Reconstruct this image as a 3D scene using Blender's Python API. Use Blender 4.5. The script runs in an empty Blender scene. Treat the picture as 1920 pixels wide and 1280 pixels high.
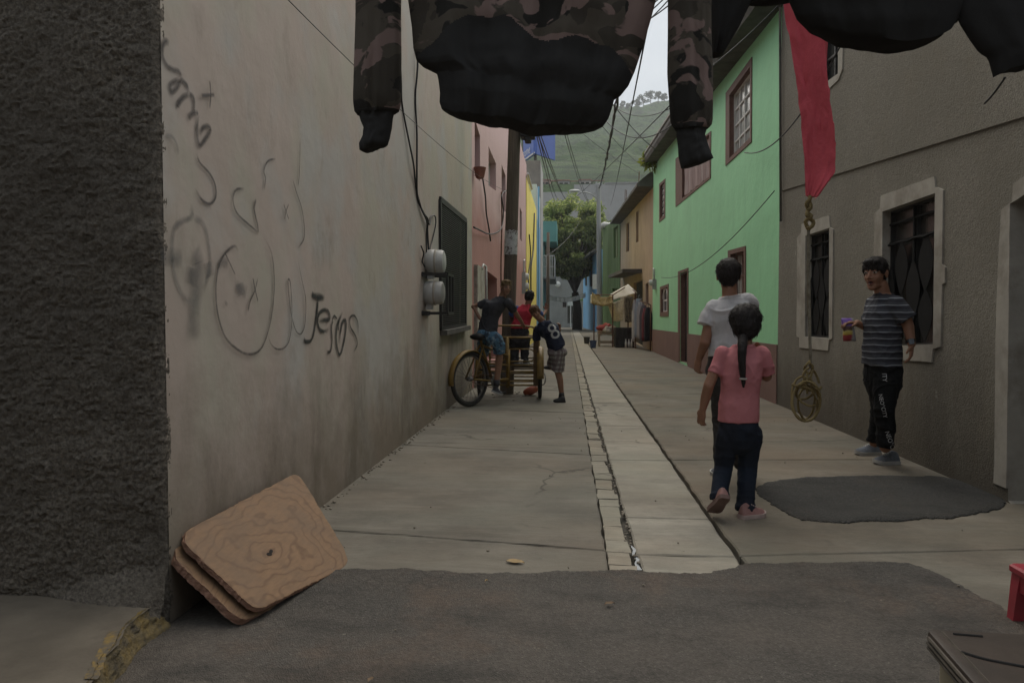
import bpy, bmesh, math, random
from mathutils import Vector, Matrix, noise
from mathutils.geometry import tessellate_polygon
from mathutils.bvhtree import BVHTree
R = math.radians
rnd = random.Random(7)
scene = bpy.context.scene
col = scene.collection
V = Vector

# ------------------------------------------------------------------ camera and pixel -> place
FPX, HC = 1400.0, 1.2
pitch = math.atan(49 / FPX)
yaw = math.atan(105 / FPX * math.cos(pitch))
fwd = V((-math.sin(yaw) * math.cos(pitch), math.cos(yaw) * math.cos(pitch), -math.sin(pitch)))
rgt = V((math.cos(yaw), math.sin(yaw), 0))
upv = rgt.cross(fwd)
CAM = V((0, 0, HC))
def ray(px, py): return fwd + rgt * ((px - 960) / FPX) + upv * ((640 - py) / FPX)
def at(px, py, y):                       # the point at distance y down the alley
    d = ray(px, py); return CAM + d * (y / d.y)
def onx(px, py, x):
    d = ray(px, py); return CAM + d * (x / d.x)
def onz(px, py, z=0.0):
    d = ray(px, py); return CAM + d * ((z - HC) / d.z)
cam_d = bpy.data.cameras.new('camera'); cam = bpy.data.objects.new('camera', cam_d); col.objects.link(cam)
cam.location = CAM
cam.rotation_euler = fwd.to_track_quat('-Z', 'Y').to_euler()
cam_d.sensor_width = 36; cam_d.lens = FPX / 1920 * 36; cam_d.clip_end = 5000; cam_d.clip_start = 0.05
scene.camera = cam

# ------------------------------------------------------------------ materials
def lin(c):
    f = lambda v: (v / 255 / 12.92) if v / 255 <= 0.04045 else ((v / 255 + 0.055) / 1.055) ** 2.4
    return (f(c[0]), f(c[1]), f(c[2]), 1)
def G(v): return (v, v, v)
class NT:
    def __init__(s, name):
        s.m = bpy.data.materials.new(name); s.m.use_nodes = True
        s.t = s.m.node_tree; s.b = s.t.nodes['Principled BSDF']
        s.out = s.t.nodes['Material Output']; s._co = {}
    def n(s, kind, **kw):
        o = s.t.nodes.new(kind)
        for k, v in kw.items():
            if k in o.inputs: o.inputs[k].default_value = v
            else: setattr(o, k, v)
        return o
    def l(s, a, b): s.t.links.new(a, b)
    def co(s, stretch=(1, 1, 1), off=(0, 0, 0), rot=(0, 0, 0)):
        key = (stretch, off, rot)
        if key not in s._co:
            tc = s.n('ShaderNodeTexCoord'); mp = s.n('ShaderNodeMapping')
            mp.inputs['Scale'].default_value = stretch; mp.inputs['Location'].default_value = off; mp.inputs['Rotation'].default_value = rot
            s.l(tc.outputs['Object'], mp.inputs['Vector']); s._co[key] = mp.outputs['Vector']
        return s._co[key]
    def noise(s, scale, detail=6, rough=.55, stretch=(1, 1, 1), off=(0, 0, 0), dist=0):
        o = s.n('ShaderNodeTexNoise', Scale=scale, Detail=detail, Roughness=rough, Distortion=dist)
        s.l(s.co(stretch, off), o.inputs['Vector']); return o.outputs['Fac']
    def ramp(s, fac, stops):
        o = s.n('ShaderNodeValToRGB'); e = o.color_ramp.elements
        while len(e) < len(stops): e.new(.5)
        for i, (p, c) in enumerate(stops):
            e[i].position = p; e[i].color = (*c[:3], 1)
        s.l(fac, o.inputs['Fac']); return o.outputs['Color']
    def mix(s, fac, a, b, mode='MIX'):
        o = s.n('ShaderNodeMix', data_type='RGBA', blend_type=mode)
        for sock, v in ((o.inputs[0], fac), (o.inputs[6], a), (o.inputs[7], b)):
            if hasattr(v, 'is_output'): s.l(v, sock)
            elif isinstance(v, (int, float)): sock.default_value = v
            else: sock.default_value = (*v[:3], 1)
        return o.outputs[2]
    def math(s, op, a, b=0.0, c=0.0, clamp=False):
        o = s.n('ShaderNodeMath', operation=op, use_clamp=clamp)
        for i, v in enumerate((a, b, c)):
            if hasattr(v, 'is_output'): s.l(v, o.inputs[i])
            else: o.inputs[i].default_value = v
        return o.outputs[0]
    def sep(s, stretch=(1, 1, 1)):
        o = s.n('ShaderNodeSeparateXYZ'); s.l(s.co(stretch), o.inputs[0]); return o.outputs
    def bump(s, h, strength=.5, dist=.01, prev=None):
        o = s.n('ShaderNodeBump', Strength=strength, Distance=dist); s.l(h, o.inputs['Height'])
        if prev is not None: s.l(prev, o.inputs['Normal'])
        s.l(o.outputs[0], s.b.inputs['Normal']); return o.outputs[0]
    def color(s, c):
        if hasattr(c, 'is_output'): s.l(c, s.b.inputs['Base Color'])
        else: s.b.inputs['Base Color'].default_value = (*c[:3], 1)
    def set(s, rough=.85, spec=.3, metal=0.0):
        s.b.inputs['Roughness'].default_value = rough; s.b.inputs['Specular IOR Level'].default_value = spec
        s.b.inputs['Metallic'].default_value = metal; return s
def vary(c, f): return tuple(min(1, v * f) for v in c[:3])
def M(name, c, amt=.25, scale=6, rough=.85, spec=.3, metal=0.0, bs=60, bstr=.25, bdist=.004, stretch=(1, 1, 1), dirt=None, dscale=2.5):
    """plain uneven surface: noise-varied colour, optional worn patches, fine bump"""
    k = NT(name); k.set(rough, spec, metal)
    cc = k.ramp(k.noise(scale, 8, .6, stretch), [(.3, vary(c, 1 - amt)), (.7, vary(c, 1 + amt))])
    if dirt is not None:
        f = k.ramp(k.noise(dscale, 8, .7, stretch, (3.1, 1.7, 5.2)), [(.5, G(0)), (.68, G(1))])
        cc = k.mix(k.math('MULTIPLY', f, .8), cc, dirt)
    k.color(cc)
    if bstr: k.bump(k.noise(bs, 5, .6), bstr, bdist)
    return k.m

# ------------------------------------------------------------------ mesh builder
class MB:
    def __init__(s): s.v = []; s.f = []; s.mi = []; s.uv = None
    def add(s, vs, fs, mi=0):
        o = len(s.v); s.v += [V(p) for p in vs]; s.f += [tuple(i + o for i in f) for f in fs]; s.mi += [mi] * len(fs); return s
    def box(s, lo, hi, mi=0):
        a, b, c = lo; d, e, f = hi
        return s.add([(a, b, c), (d, b, c), (d, e, c), (a, e, c), (a, b, f), (d, b, f), (d, e, f), (a, e, f)],
                     [(0, 3, 2, 1), (4, 5, 6, 7), (0, 1, 5, 4), (1, 2, 6, 5), (2, 3, 7, 6), (3, 0, 4, 7)], mi)
    def bbox(s, lo, hi, b=.01, mi=0):        # box with chamfered upright and horizontal edges
        lo, hi = V(lo), V(hi); vs = []; 
        for z, ins in ((lo.z, b), (lo.z + b, 0), (hi.z - b, 0), (hi.z, b)):
            for x, y in ((lo.x + ins + b, lo.y + ins), (hi.x - ins - b, lo.y + ins), (hi.x - ins, lo.y + ins + b), (hi.x - ins, hi.y - ins - b),
                         (hi.x - ins - b, hi.y - ins), (lo.x + ins + b, hi.y - ins), (lo.x + ins, hi.y - ins - b), (lo.x + ins, lo.y + ins + b)):
                vs.append((x, y, z))
        fs = [tuple(reversed(range(8))), tuple(range(24, 32))]
        for r in range(3):
            for i in range(8): fs.append((r * 8 + i, r * 8 + (i + 1) % 8, r * 8 + 8 + (i + 1) % 8, r * 8 + 8 + i))
        return s.add(vs, fs, mi)
    def beam(s, a, b, w, t, nrm, mi=0):      # square bar from a to b: w across in the plane, t along nrm
        a, b, nrm = V(a), V(b), V(nrm).normalized(); d = (b - a).normalized(); q = d.cross(nrm).normalized() * (w / 2); m = nrm * (t / 2)
        return s.add([a - q - m, a + q - m, a + q + m, a - q + m, b - q - m, b + q - m, b + q + m, b - q + m],
                     [(0, 1, 2, 3), (7, 6, 5, 4), (0, 4, 5, 1), (1, 5, 6, 2), (2, 6, 7, 3), (3, 7, 4, 0)], mi)
    def prism(s, pts, vec, mi=0):            # polygon swept along vec
        pts = [V(p) for p in pts]; vec = V(vec); n = len(pts)
        tris = tessellate_polygon([pts])
        fs = [tuple(t) for t in tris] + [tuple(n + i for i in reversed(t)) for t in tris]
        fs += [(i, n + i, n + (i + 1) % n, (i + 1) % n) for i in range(n)]
        return s.add(pts + [p + vec for p in pts], fs, mi)
    def loft(s, rings, cap=True, mi=0, closed=True):
        n = len(rings[0]); vs = [p for r in rings for p in r]; fs = []
        for i in range(len(rings) - 1):
            for j in range(n if closed else n - 1):
                k = (j + 1) % n; fs.append((i * n + j, i * n + k, (i + 1) * n + k, (i + 1) * n + j))
        if cap: fs.append(tuple(reversed(range(n)))); fs.append(tuple(range((len(rings) - 1) * n, len(rings) * n)))
        return s.add(vs, fs, mi)
    def tube(s, pts, r, n=8, cap=True, mi=0, loop=False):
        pts = [V(p) for p in pts]; m = len(pts)
        rs = r if isinstance(r, (list, tuple)) else [r] * m
        rings = []; prev = None
        for i, p in enumerate(pts):
            if loop: d = (pts[(i + 1) % m] - pts[i - 1])
            else: d = (pts[min(i + 1, m - 1)] - pts[max(i - 1, 0)])
            d.normalize()
            if prev is None:
                a = V((0, 0, 1)) if abs(d.z) < .9 else V((1, 0, 0)); u = d.cross(a).normalized()
            else: u = (prev - d * prev.dot(d)).normalized()
            prev = u; w = d.cross(u)
            rings.append([p + (u * math.cos(6.28319 * k / n) + w * math.sin(6.28319 * k / n)) * rs[i] for k in range(n)])
        if loop: rings.append(rings[0]); cap = False
        return s.loft(rings, cap, mi)
    def ellip(s, c, r, ax=None, nu=14, nv=10, mi=0):
        c = V(c); ax = ax or (V((1, 0, 0)), V((0, 1, 0)), V((0, 0, 1))); r = r if isinstance(r, (tuple, list)) else (r, r, r)
        rings = []
        for i in range(nv + 1):
            th = math.pi * i / nv; z = -math.cos(th); q = max(math.sin(th), 1e-4)
            rings.append([c + ax[0] * (r[0] * q * math.cos(6.28319 * k / nu)) + ax[1] * (r[1] * q * math.sin(6.28319 * k / nu)) + ax[2] * (r[2] * z) for k in range(nu)])
        return s.loft(rings, True, mi)
    def lathe(s, c, prof, n=24, axis='Z', mi=0, cap=True, ax=None):
        c = V(c); X, Y, Z = ax or (V((1, 0, 0)), V((0, 1, 0)), V((0, 0, 1)))
        return s.loft([[c + X * (r * math.cos(6.28319 * k / n)) + Y * (r * math.sin(6.28319 * k / n)) + Z * z for k in range(n)] for r, z in prof], cap, mi)
    def mesh(s, name, mats):
        me = bpy.data.meshes.new(name); me.from_pydata([tuple(p) for p in s.v], [], s.f)
        for m in (mats if isinstance(mats, (list, tuple)) else [mats]): me.materials.append(m)
        if any(s.mi): me.polygons.foreach_set('material_index', s.mi)
        me.update(); return me
    def build(s, name, mats, parent=None, smooth=False, fix=True, auto=None):
        me = s.mesh(name, mats)
        if fix:
            bm = bmesh.new(); bm.from_mesh(me); bmesh.ops.recalc_face_normals(bm, faces=bm.faces); bm.to_mesh(me); bm.free()
        if smooth:
            me.polygons.foreach_set('use_smooth', [True] * len(me.polygons))
            if auto: me.set_sharp_from_angle(angle=R(auto))
        return link(name, me, parent)
def wloc(o):
    l = V(o.location)
    while o.parent: o = o.parent; l += o.location
    return l
def link(name, me, parent=None):
    """mesh is in world coordinates; keep it there under its parent"""
    o = bpy.data.objects.new(name, me); col.objects.link(o)
    if parent is not None:
        o.parent = parent; me.transform(Matrix.Translation(-wloc(parent)))
    return o
def tag(o, label=None, cat=None, group=None, kind=None):
    if label: o['label'] = label
    if cat: o['category'] = cat
    if group: o['group'] = group
    if kind: o['kind'] = kind
    return o
def thing(name, label, cat, loc=(0, 0, 0), group=None):
    o = bpy.data.objects.new(name, None); col.objects.link(o); o.location = loc; o.empty_display_size = .2
    return tag(o, label, cat, group)
def single(o, label, cat, group=None, kind=None):
    """a top-level one-mesh thing: put its origin at its base"""
    me = o.data; n = len(me.vertices)
    xs = [v.co for v in me.vertices]; c = V(((min(p.x for p in xs) + max(p.x for p in xs)) / 2, (min(p.y for p in xs) + max(p.y for p in xs)) / 2, min(p.z for p in xs)))
    me.transform(Matrix.Translation(-c)); o.location = c
    return tag(o, label, cat, group, kind)
def copy_tree(o, parent=None):
    c = o.copy(); col.objects.link(c); c.parent = parent
    for ch in [q for q in bpy.data.objects if q.parent == o]: copy_tree(ch, c)
    return c
def lerp(a, b, t): return a + (b - a) * t
def pl(path, t):                             # point on a polyline at 0..1 by length
    P = [V(p) for p in path]; L = [0]
    for i in range(1, len(P)): L.append(L[-1] + (P[i] - P[i - 1]).length)
    d = t * L[-1]
    for i in range(1, len(P)):
        if d <= L[i] or i == len(P) - 1:
            q = L[i] - L[i - 1]; return P[i - 1].lerp(P[i], (d - L[i - 1]) / q if q else 0)
def smoothpath(pts, n=6):                    # Catmull-Rom
    P = [V(p) for p in pts]; P = [P[0] * 2 - P[1]] + P + [P[-1] * 2 - P[-2]]; out = []
    for i in range(1, len(P) - 2):
        a, b, c, d = P[i - 1], P[i], P[i + 1], P[i + 2]
        for k in range(n):
            t = k / n; out.append(.5 * ((2 * b) + (c - a) * t + (2 * a - 5 * b + 4 * c - d) * t * t + (3 * b - a - 3 * c + d) * t ** 3))
    out.append(P[-2]); return out
def span(a, b, sag, n=20):                   # hanging cable between two points
    a, b = V(a), V(b); return [a.lerp(b, i / n) - V((0, 0, sag * 4 * (i / n) * (1 - i / n))) for i in range(n + 1)]

# ------------------------------------------------------------------ planes for facades
class Plane:
    def __init__(s, O, U, N): s.O = V(O); s.U = V(U).normalized(); s.W = V((0, 0, 1)); s.N = V(N).normalized()
    def uv(s, px, py):
        d = ray(px, py); t = (s.O - CAM).dot(s.N) / d.dot(s.N); p = CAM + d * t - s.O
        return (p.dot(s.U), p.z)
    def p(s, uv, off=0.0): return s.O + s.U * uv[0] + s.W * uv[1] + s.N * off
    def px(s, px, py, off=0.0): return s.p(s.uv(px, py), off)
def facade(name, plane, outer, holes, mat, parent, reveal=.12, rmat=None):
    """wall sheet with real openings; each opening has reveals going into the wall"""
    loops = [[V((u, v, 0)) for u, v in outer]] + [[V((u, v, 0)) for u, v in h] for h in holes]
    tris = tessellate_polygon(loops); flat = [p for l in loops for p in l]
    mb = MB(); mb.add([plane.p((p.x, p.y)) for p in flat], [tuple(t) for t in tris])
    for h in holes:
        n = len(h)
        mb.add([plane.p(q) for q in h] + [plane.p(q, -reveal) for q in h], [(i, (i + 1) % n, n + (i + 1) % n, n + i) for i in range(n)], 1 if rmat else 0)
    me = mb.mesh(name, [mat, rmat] if rmat else mat)
    return link(name, me, parent)
def quad(plane, *pxs): return [plane.uv(*p) for p in pxs]
def qpt(q, s, t):                            # bilinear in a quad given TL, TR, BR, BL
    a = (lerp(q[0][0], q[1][0], s), lerp(q[0][1], q[1][1], s)); b = (lerp(q[3][0], q[2][0], s), lerp(q[3][1], q[2][1], s))
    return (lerp(a[0], b[0], t), lerp(a[1], b[1], t))
def window(parent, plane, q, fmat, pmat, nx=2, ny=3, depth=.1, fw=.05, bw=.025, name='window'):
    mb = MB()
    c = [plane.p(p, -depth) for p in q]
    for i in range(4): mb.beam(c[i], c[(i + 1) % 4], fw, .05, plane.N)
    for i in range(1, nx): mb.beam(plane.p(qpt(q, i / nx, 0), -depth), plane.p(qpt(q, i / nx, 1), -depth), bw, .03, plane.N)
    for j in range(1, ny): mb.beam(plane.p(qpt(q, 0, j / ny), -depth), plane.p(qpt(q, 1, j / ny), -depth), bw, .026, plane.N)
    o = mb.build(name, fmat, parent)
    MB().prism([plane.p(p, -depth - .012) for p in q], plane.N * -.008).build('pane', pmat, o)
    return o
def surround(parent, plane, outer, inner, mat, t=.012, name='window_surround'):
    loops = [[V((u, v, 0)) for u, v in outer], [V((u, v, 0)) for u, v in inner]]
    tris = tessellate_polygon(loops); flat = loops[0] + loops[1]; n = len(outer); m = len(inner)
    mb = MB(); mb.add([plane.p((p.x, p.y), t) for p in flat], [tuple(x) for x in tris])
    mb.add([plane.p(p, t) for p in outer] + [plane.p(p, -.01) for p in outer], [(i, (i + 1) % n, n + (i + 1) % n, n + i) for i in range(n)])
    mb.add([plane.p(p, t) for p in inner] + [plane.p(p, -.01) for p in inner], [(i, (i + 1) % m, m + (i + 1) % m, m + i) for i in range(m)])
    return mb.build(name, mat, parent)
def ragged(pts, step=.03, amp=.008, seed=0):
    out = []; n = len(pts)
    for i in range(n):
        a, b = V((*pts[i], 0)), V((*pts[(i + 1) % n], 0)); L = (b - a).length; k = max(1, int(L / step))
        for j in range(k):
            p = a.lerp(b, j / k); q = noise.noise_vector(V((p.x * 9 + seed, p.y * 9, seed))) * amp if j else V((0, 0, 0))
            out.append((p.x + q.x, p.y + q.y))
    return out
# ------------------------------------------------------------------ light, sky, render
w = bpy.data.worlds.new('World'); scene.world = w; w.use_nodes = True
SUN_E, SUN_R = R(52), R(8)
nt = w.node_tree; bg = nt.nodes['Background']
sky = nt.nodes.new('ShaderNodeTexSky'); sky.sky_type = 'NISHITA'; sky.sun_disc = False
sky.sun_elevation = SUN_E; sky.sun_rotation = SUN_R; sky.air_density = 1.5; sky.dust_density = 4.0
tc = nt.nodes.new('ShaderNodeTexCoord'); mp = nt.nodes.new('ShaderNodeMapping'); mp.inputs['Scale'].default_value = (1, 1, 2.2)
nz = nt.nodes.new('ShaderNodeTexNoise'); nz.inputs['Scale'].default_value = 2.2; nz.inputs['Detail'].default_value = 7
rp = nt.nodes.new('ShaderNodeValToRGB'); rp.color_ramp.elements[0].position = .25; rp.color_ramp.elements[1].position = .6
rp.color_ramp.elements[0].color = (.55, .55, .55, 1); rp.color_ramp.elements[1].color = (.97, .97, .97, 1)
mx = nt.nodes.new('ShaderNodeMix'); mx.data_type = 'RGBA'
nt.links.new(tc.outputs['Generated'], mp.inputs['Vector']); nt.links.new(mp.outputs['Vector'], nz.inputs['Vector'])
nt.links.new(nz.outputs['Fac'], rp.inputs['Fac']); nt.links.new(rp.outputs['Color'], mx.inputs[0])
nt.links.new(sky.outputs['Color'], mx.inputs[6]); mx.inputs[7].default_value = (4.3, 4.7, 5.15, 1)     # cloud deck over the blue
nt.links.new(mx.outputs[2], bg.inputs['Color']); bg.inputs['Strength'].default_value = 0.105
sd = bpy.data.lights.new('sun', 'SUN'); sun = bpy.data.objects.new('sun', sd); col.objects.link(sun)
sd.energy = 3.3; sd.angle = R(85); sd.color = (1, .93, .82)
sdir = V((math.sin(SUN_R) * math.cos(SUN_E), math.cos(SUN_R) * math.cos(SUN_E), math.sin(SUN_E)))
sun.rotation_euler = sdir.to_track_quat('Z', 'Y').to_euler()
scene.view_settings.view_transform = 'Standard'; scene.view_settings.look = 'None'
scene.view_settings.exposure = 0.45; scene.view_settings.gamma = 1.0
scene.cycles.use_denoising = True; scene.cycles.max_bounces = 8; scene.cycles.diffuse_bounces = 5
scene.cycles.transparent_max_bounces = 12; scene.cycles.volume_bounces = 0

# ------------------------------------------------------------------ surface materials
def concrete(name, base, seed=0.0, str_=(1, 3.2, 1), stain=.6):
    k = NT(name); k.set(.88, .25)
    a = k.ramp(k.noise(1.7, 9, .68, (1, 1.3, 1), (seed, 0, 0)), [(.3, vary(base, .58)), (.7, vary(base, 1.22))])
    streak = k.ramp(k.noise(1.2, 9, .72, (1, 6, 1), (seed, 2, 0)), [(.52, G(0)), (.72, G(1))])
    a = k.mix(k.math('MULTIPLY', streak, .5), a, vary(base, 1.55))
    mot = k.ramp(k.noise(3.6, 9, .75, (1, 4, 1), (seed + 6, 1, 0)), [(.5, G(0)), (.62, G(1))]); a = k.mix(k.math('MULTIPLY', mot, .4), a, vary(base, .66))
    scf = k.ramp(k.noise(2.6, 9, .8, (1, 7, 1), (seed + 3, 8, 0)), [(.64, G(0)), (.70, G(1))]); a = k.mix(k.math('MULTIPLY', scf, .35), a, (.36, .345, .31))
    grn = k.ramp(k.noise(.8, 6, .6, (1, 1.5, 1), (seed + 14, 2, 0)), [(.45, G(0)), (.62, G(1))]); a = k.mix(k.math('MULTIPLY', grn, .45), a, (base[0] * .86, base[1] * .93, base[2] * .9))
    warm = k.ramp(k.noise(.55, 5, .6, (1, 1.6, 1), (seed + 4, 0, 0)), [(.42, G(0)), (.65, G(1))])
    a = k.mix(k.math('MULTIPLY', warm, .5 * stain), a, (base[0] * 1.05, base[1] * .86, base[2] * .72))
    dark = k.ramp(k.noise(.9, 7, .65, (1, 1, 1), (seed + 9, 3, 0)), [(.5, G(0)), (.66, G(1))])
    a = k.mix(k.math('MULTIPLY', dark, .65 * stain), a, vary(base, .5))
    sp = k.ramp(k.noise(45, 3, .5), [(.66, G(0)), (.72, G(1))])
    a = k.mix(k.math('MULTIPLY', sp, .3), a, vary(base, .42))
    pit = k.ramp(k.noise(11, 6, .75, (1, 2.2, 1), (seed, 5, 0)), [(.6, G(0)), (.66, G(1))]); a = k.mix(k.math('MULTIPLY', pit, .38), a, vary(base, .5))
    lt = k.ramp(k.noise(17, 7, .75, (1, 3.5, 1), (seed + 2, 7, 0)), [(.6, G(0)), (.68, G(1))]); a = k.mix(k.math('MULTIPLY', lt, .35), a, vary(base, 1.6))
    vo = k.n('ShaderNodeTexVoronoi', feature='DISTANCE_TO_EDGE', Scale=.55); va = k.n('ShaderNodeVectorMath', operation='ADD'); ns = k.n('ShaderNodeTexNoise', Scale=2.5, Detail=8); k.l(k.co(), ns.inputs['Vector'])
    vs2 = k.n('ShaderNodeVectorMath', operation='SCALE'); vs2.inputs['Scale'].default_value = .55; k.l(ns.outputs['Color'], vs2.inputs[0]); k.l(k.co((1, 1, 1), (seed, seed, 0)), va.inputs[0]); k.l(vs2.outputs[0], va.inputs[1]); k.l(va.outputs[0], vo.inputs['Vector'])
    ck_ = k.math('MULTIPLY', k.ramp(vo.outputs['Distance'], [(.003, G(1)), (.011, G(0))]), k.ramp(k.noise(.7, 4, .6, (1, 1, 1), (seed + 21, 3, 0)), [(.5, G(0)), (.58, G(1))]))
    a = k.mix(k.math('MULTIPLY', ck_, .7), a, vary(base, .3))
    k.color(a); n1 = k.bump(k.noise(9, 8, .7, (1, 2.5, 1)), .35, .012); k.bump(k.noise(160, 3), .25, .003, n1)
    return k.m
m_conc = concrete('worn_concrete', (.172, .158, .131))
m_conc2 = concrete('pale_channel_concrete', (.29, .268, .222), 5.0, stain=.45)
m_conc3 = concrete('brown_concrete', (.178, .159, .127), 11.0, stain=.95)
m_cob = concrete('cobble_concrete', (.27, .248, .2), 3.0, stain=.8)
def asphalt(name, base, tint, worn, vs=190, bd=.006):
    k = NT(name); k.set(.82, .35)
    v = k.n('ShaderNodeTexVoronoi', Scale=vs); k.l(k.co(), v.inputs['Vector'])
    a = k.ramp(v.outputs['Color'], [(.0, vary(base, .6)), (.8, vary(base, 1.15)), (1, vary(base, 2.2))])
    a = k.mix(k.ramp(k.noise(.8, 7, .65), [(.38, G(0)), (.62, G(worn))]), a, tint)
    a = k.mix(k.ramp(k.noise(1.3, 8, .7, (1, 1, 1), (11, 4, 1)), [(.52, G(0)), (.64, G(.6))]), a, (tint[0] * 1.05, tint[1] * .88, tint[2] * .78))
    a = k.mix(k.ramp(k.noise(2.4, 8, .7, (1, 1.7, 1), (7, 3, 1)), [(.48, G(0)), (.66, G(.7))]), a, vary(base, .5))
    sp = k.ramp(k.noise(38, 2, .5, (1, 1, 1), (2, 8, 1)), [(.74, G(0)), (.77, G(1))])
    a = k.mix(k.math('MULTIPLY', sp, .35), a, (.3, .27, .22))
    vo = k.n('ShaderNodeTexVoronoi', feature='DISTANCE_TO_EDGE', Scale=17); va = k.n('ShaderNodeVectorMath', operation='ADD'); ns = k.n('ShaderNodeTexNoise', Scale=12, Detail=6); k.l(k.co(), ns.inputs['Vector'])
    vs2 = k.n('ShaderNodeVectorMath', operation='SCALE'); vs2.inputs['Scale'].default_value = .06; k.l(ns.outputs['Color'], vs2.inputs[0]); k.l(k.co(), va.inputs[0]); k.l(vs2.outputs[0], va.inputs[1]); k.l(va.outputs[0], vo.inputs['Vector'])
    cr = k.math('MULTIPLY', k.ramp(vo.outputs['Distance'], [(.02, G(1)), (.11, G(0))]), k.ramp(k.noise(1.1, 6, .65, (1, 1.4, 1), (31, 3, 0)), [(.5, G(0)), (.62, G(1))]))
    a = k.mix(k.math('MULTIPLY', cr, .38), a, vary(base, .4))
    cl = k.ramp(k.noise(55, 4, .65), [(.4, G(.72)), (.62, G(1.15))]); a = k.mix(.7, a, cl, 'MULTIPLY')
    k.color(a); n1 = k.bump(k.noise(6, 6, .6), .3, .015); n2 = k.bump(k.math('SUBTRACT', 1.0, cr), .3, .006, n1); n3 = k.bump(k.noise(55, 4, .65), .5, .008, n2); k.bump(v.outputs['Distance'], .9, bd, n3)
    return k.m
m_asph = asphalt('old_asphalt', (.082, .074, .064), (.125, .104, .085), .75)
m_patch = asphalt('fresh_asphalt', (.046, .045, .042), (.062, .058, .05), .5, 120, .012)
m_soil = M('damp_soil', (.05, .044, .034), .4, 20)
m_earth = M('earth', (.12, .11, .085), .3, 1)

def pale_wall():
    k = NT('painted_plaster'); k.set(.8, .25)
    x, y, z = k.sep()
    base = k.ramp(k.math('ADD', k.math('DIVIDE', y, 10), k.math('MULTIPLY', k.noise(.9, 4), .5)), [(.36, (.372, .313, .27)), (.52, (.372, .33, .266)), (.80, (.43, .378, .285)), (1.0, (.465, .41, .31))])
    a = k.mix(k.ramp(k.noise(1.1, 7, .6, (1, 1.0, .5)), [(.45, G(0)), (.7, G(.55))]), base, (.42, .362, .322))
    a = k.mix(k.ramp(k.noise(.8, 7, .62, (1, 1.3, .8), (5, 1, 3)), [(.46, G(0)), (.6, G(.75))]), a, (.345, .335, .27))      # greyish over-painted areas
    a = k.mix(k.ramp(k.noise(1.0, 6, .55, (1, 1.0, 1.0), (15, 7, 3)), [(.5, G(0)), (.6, G(.85))]), a, (.355, .345, .32))
    drip = k.ramp(k.noise(3.0, 9, .72, (1, .7, .5), (2, 0, 1)), [(.47, G(0)), (.7, G(1))])
    a = k.mix(k.math('MULTIPLY', drip, .14), a, (.30, .25, .19))
    low = k.math('SUBTRACT', 1.0, k.math('DIVIDE', z, 1.25), clamp=True)                          # splash dirt along the foot of the wall
    dn = k.noise(1.7, 9, .7, (1, .9, .8), (8, 4, 2))
    dirt = k.ramp(k.math('ADD', k.math('MULTIPLY', low, .5), k.math('MULTIPLY', dn, .75)), [(.5, G(0)), (.82, G(.85))])
    a = k.mix(dirt, a, (.165, .135, .10))
    rn = k.ramp(k.noise(2.6, 8, .7, (1, .9, .36), (3, 9, 1)), [(.5, G(0)), (.62, G(1))]); a = k.mix(k.math('MULTIPLY', k.math('MULTIPLY', rn, .7), k.math('SUBTRACT', 1.0, k.math('DIVIDE', z, 1.3), clamp=True)), a, (.12, .10, .075))
    chip = k.ramp(k.noise(7, 8, .75, (1, 1, .7), (1, 6, 4)), [(.68, G(0)), (.71, G(1))])
    a = k.mix(k.math('MULTIPLY', chip, .3), a, (.5, .45, .39))
    sm2 = k.ramp(k.noise(2.3, 8, .72, (1, 1.2, .8), (25, 3, 9)), [(.56, G(0)), (.7, G(.5))]); a = k.mix(sm2, a, (.22, .19, .155))
    spk = k.ramp(k.noise(22, 5, .6, (1, 1, 1), (4, 4, 4)), [(.7, G(0)), (.74, G(1))])
    a = k.mix(k.math('MULTIPLY', spk, .35), a, (.17, .13, .11))
    k.color(a); n1 = k.bump(k.noise(2.2, 5, .55), .35, .04); k.bump(k.noise(75, 6, .7), .16, .003, n1)
    return k.m
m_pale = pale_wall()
def roughcast(name, c1, c2, sc, bstr, bdist, damp=False, mark=False):
    k = NT(name); k.set(.95, .15)
    n = k.noise(sc, 6, .62)
    a = k.ramp(n, [(.32, c1), (.68, c2)])
    a = k.mix(k.ramp(k.noise(.9, 6, .6), [(.4, G(0)), (.62, G(.65))]), a, vary(c1, 1.15))
    if damp:
        x, y, z = k.sep()
        low = k.math('SUBTRACT', 1.0, k.math('DIVIDE', z, 1.5), clamp=True)
        d = k.ramp(k.math('ADD', k.math('MULTIPLY', low, .6), k.math('MULTIPLY', k.noise(1.6, 8, .7, (1, 1.6, .7)), .6)), [(.5, G(0)), (.85, G(.75))])
        a = k.mix(d, a, (.085, .072, .056))
        a = k.mix(k.ramp(k.noise(1.8, 6, .7, (1, 1, .8), (6, 1, 9)), [(.55, G(0)), (.75, G(.45))]), a, (.20, .175, .13))
    if mark:
        m = k.ramp(k.noise(3.4, 4, .6, (1, 2.6, 1.1), (9, 2, 7)), [(.70, G(0)), (.73, G(.5))])
        a = k.mix(m, a, (.42, .40, .36))
    k.color(a); n1 = k.bump(k.noise(sc * .22, 5, .6), .4, bdist * 2); k.bump(n, bstr, bdist, n1)
    return k.m
m_rough = roughcast('dark_roughcast', (.066, .057, .047), (.225, .195, .158), 75, .8, .012)
m_grey = roughcast('grey_roughcast', (.155, .142, .115), (.29, .268, .225), 85, 1.0, .011, True, True)
m_trim = M('grey_plaster_trim', (.34, .315, .27), .18, 4, .85, bs=40, bstr=.3, dirt=(.2, .175, .14))
m_green = None
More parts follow.
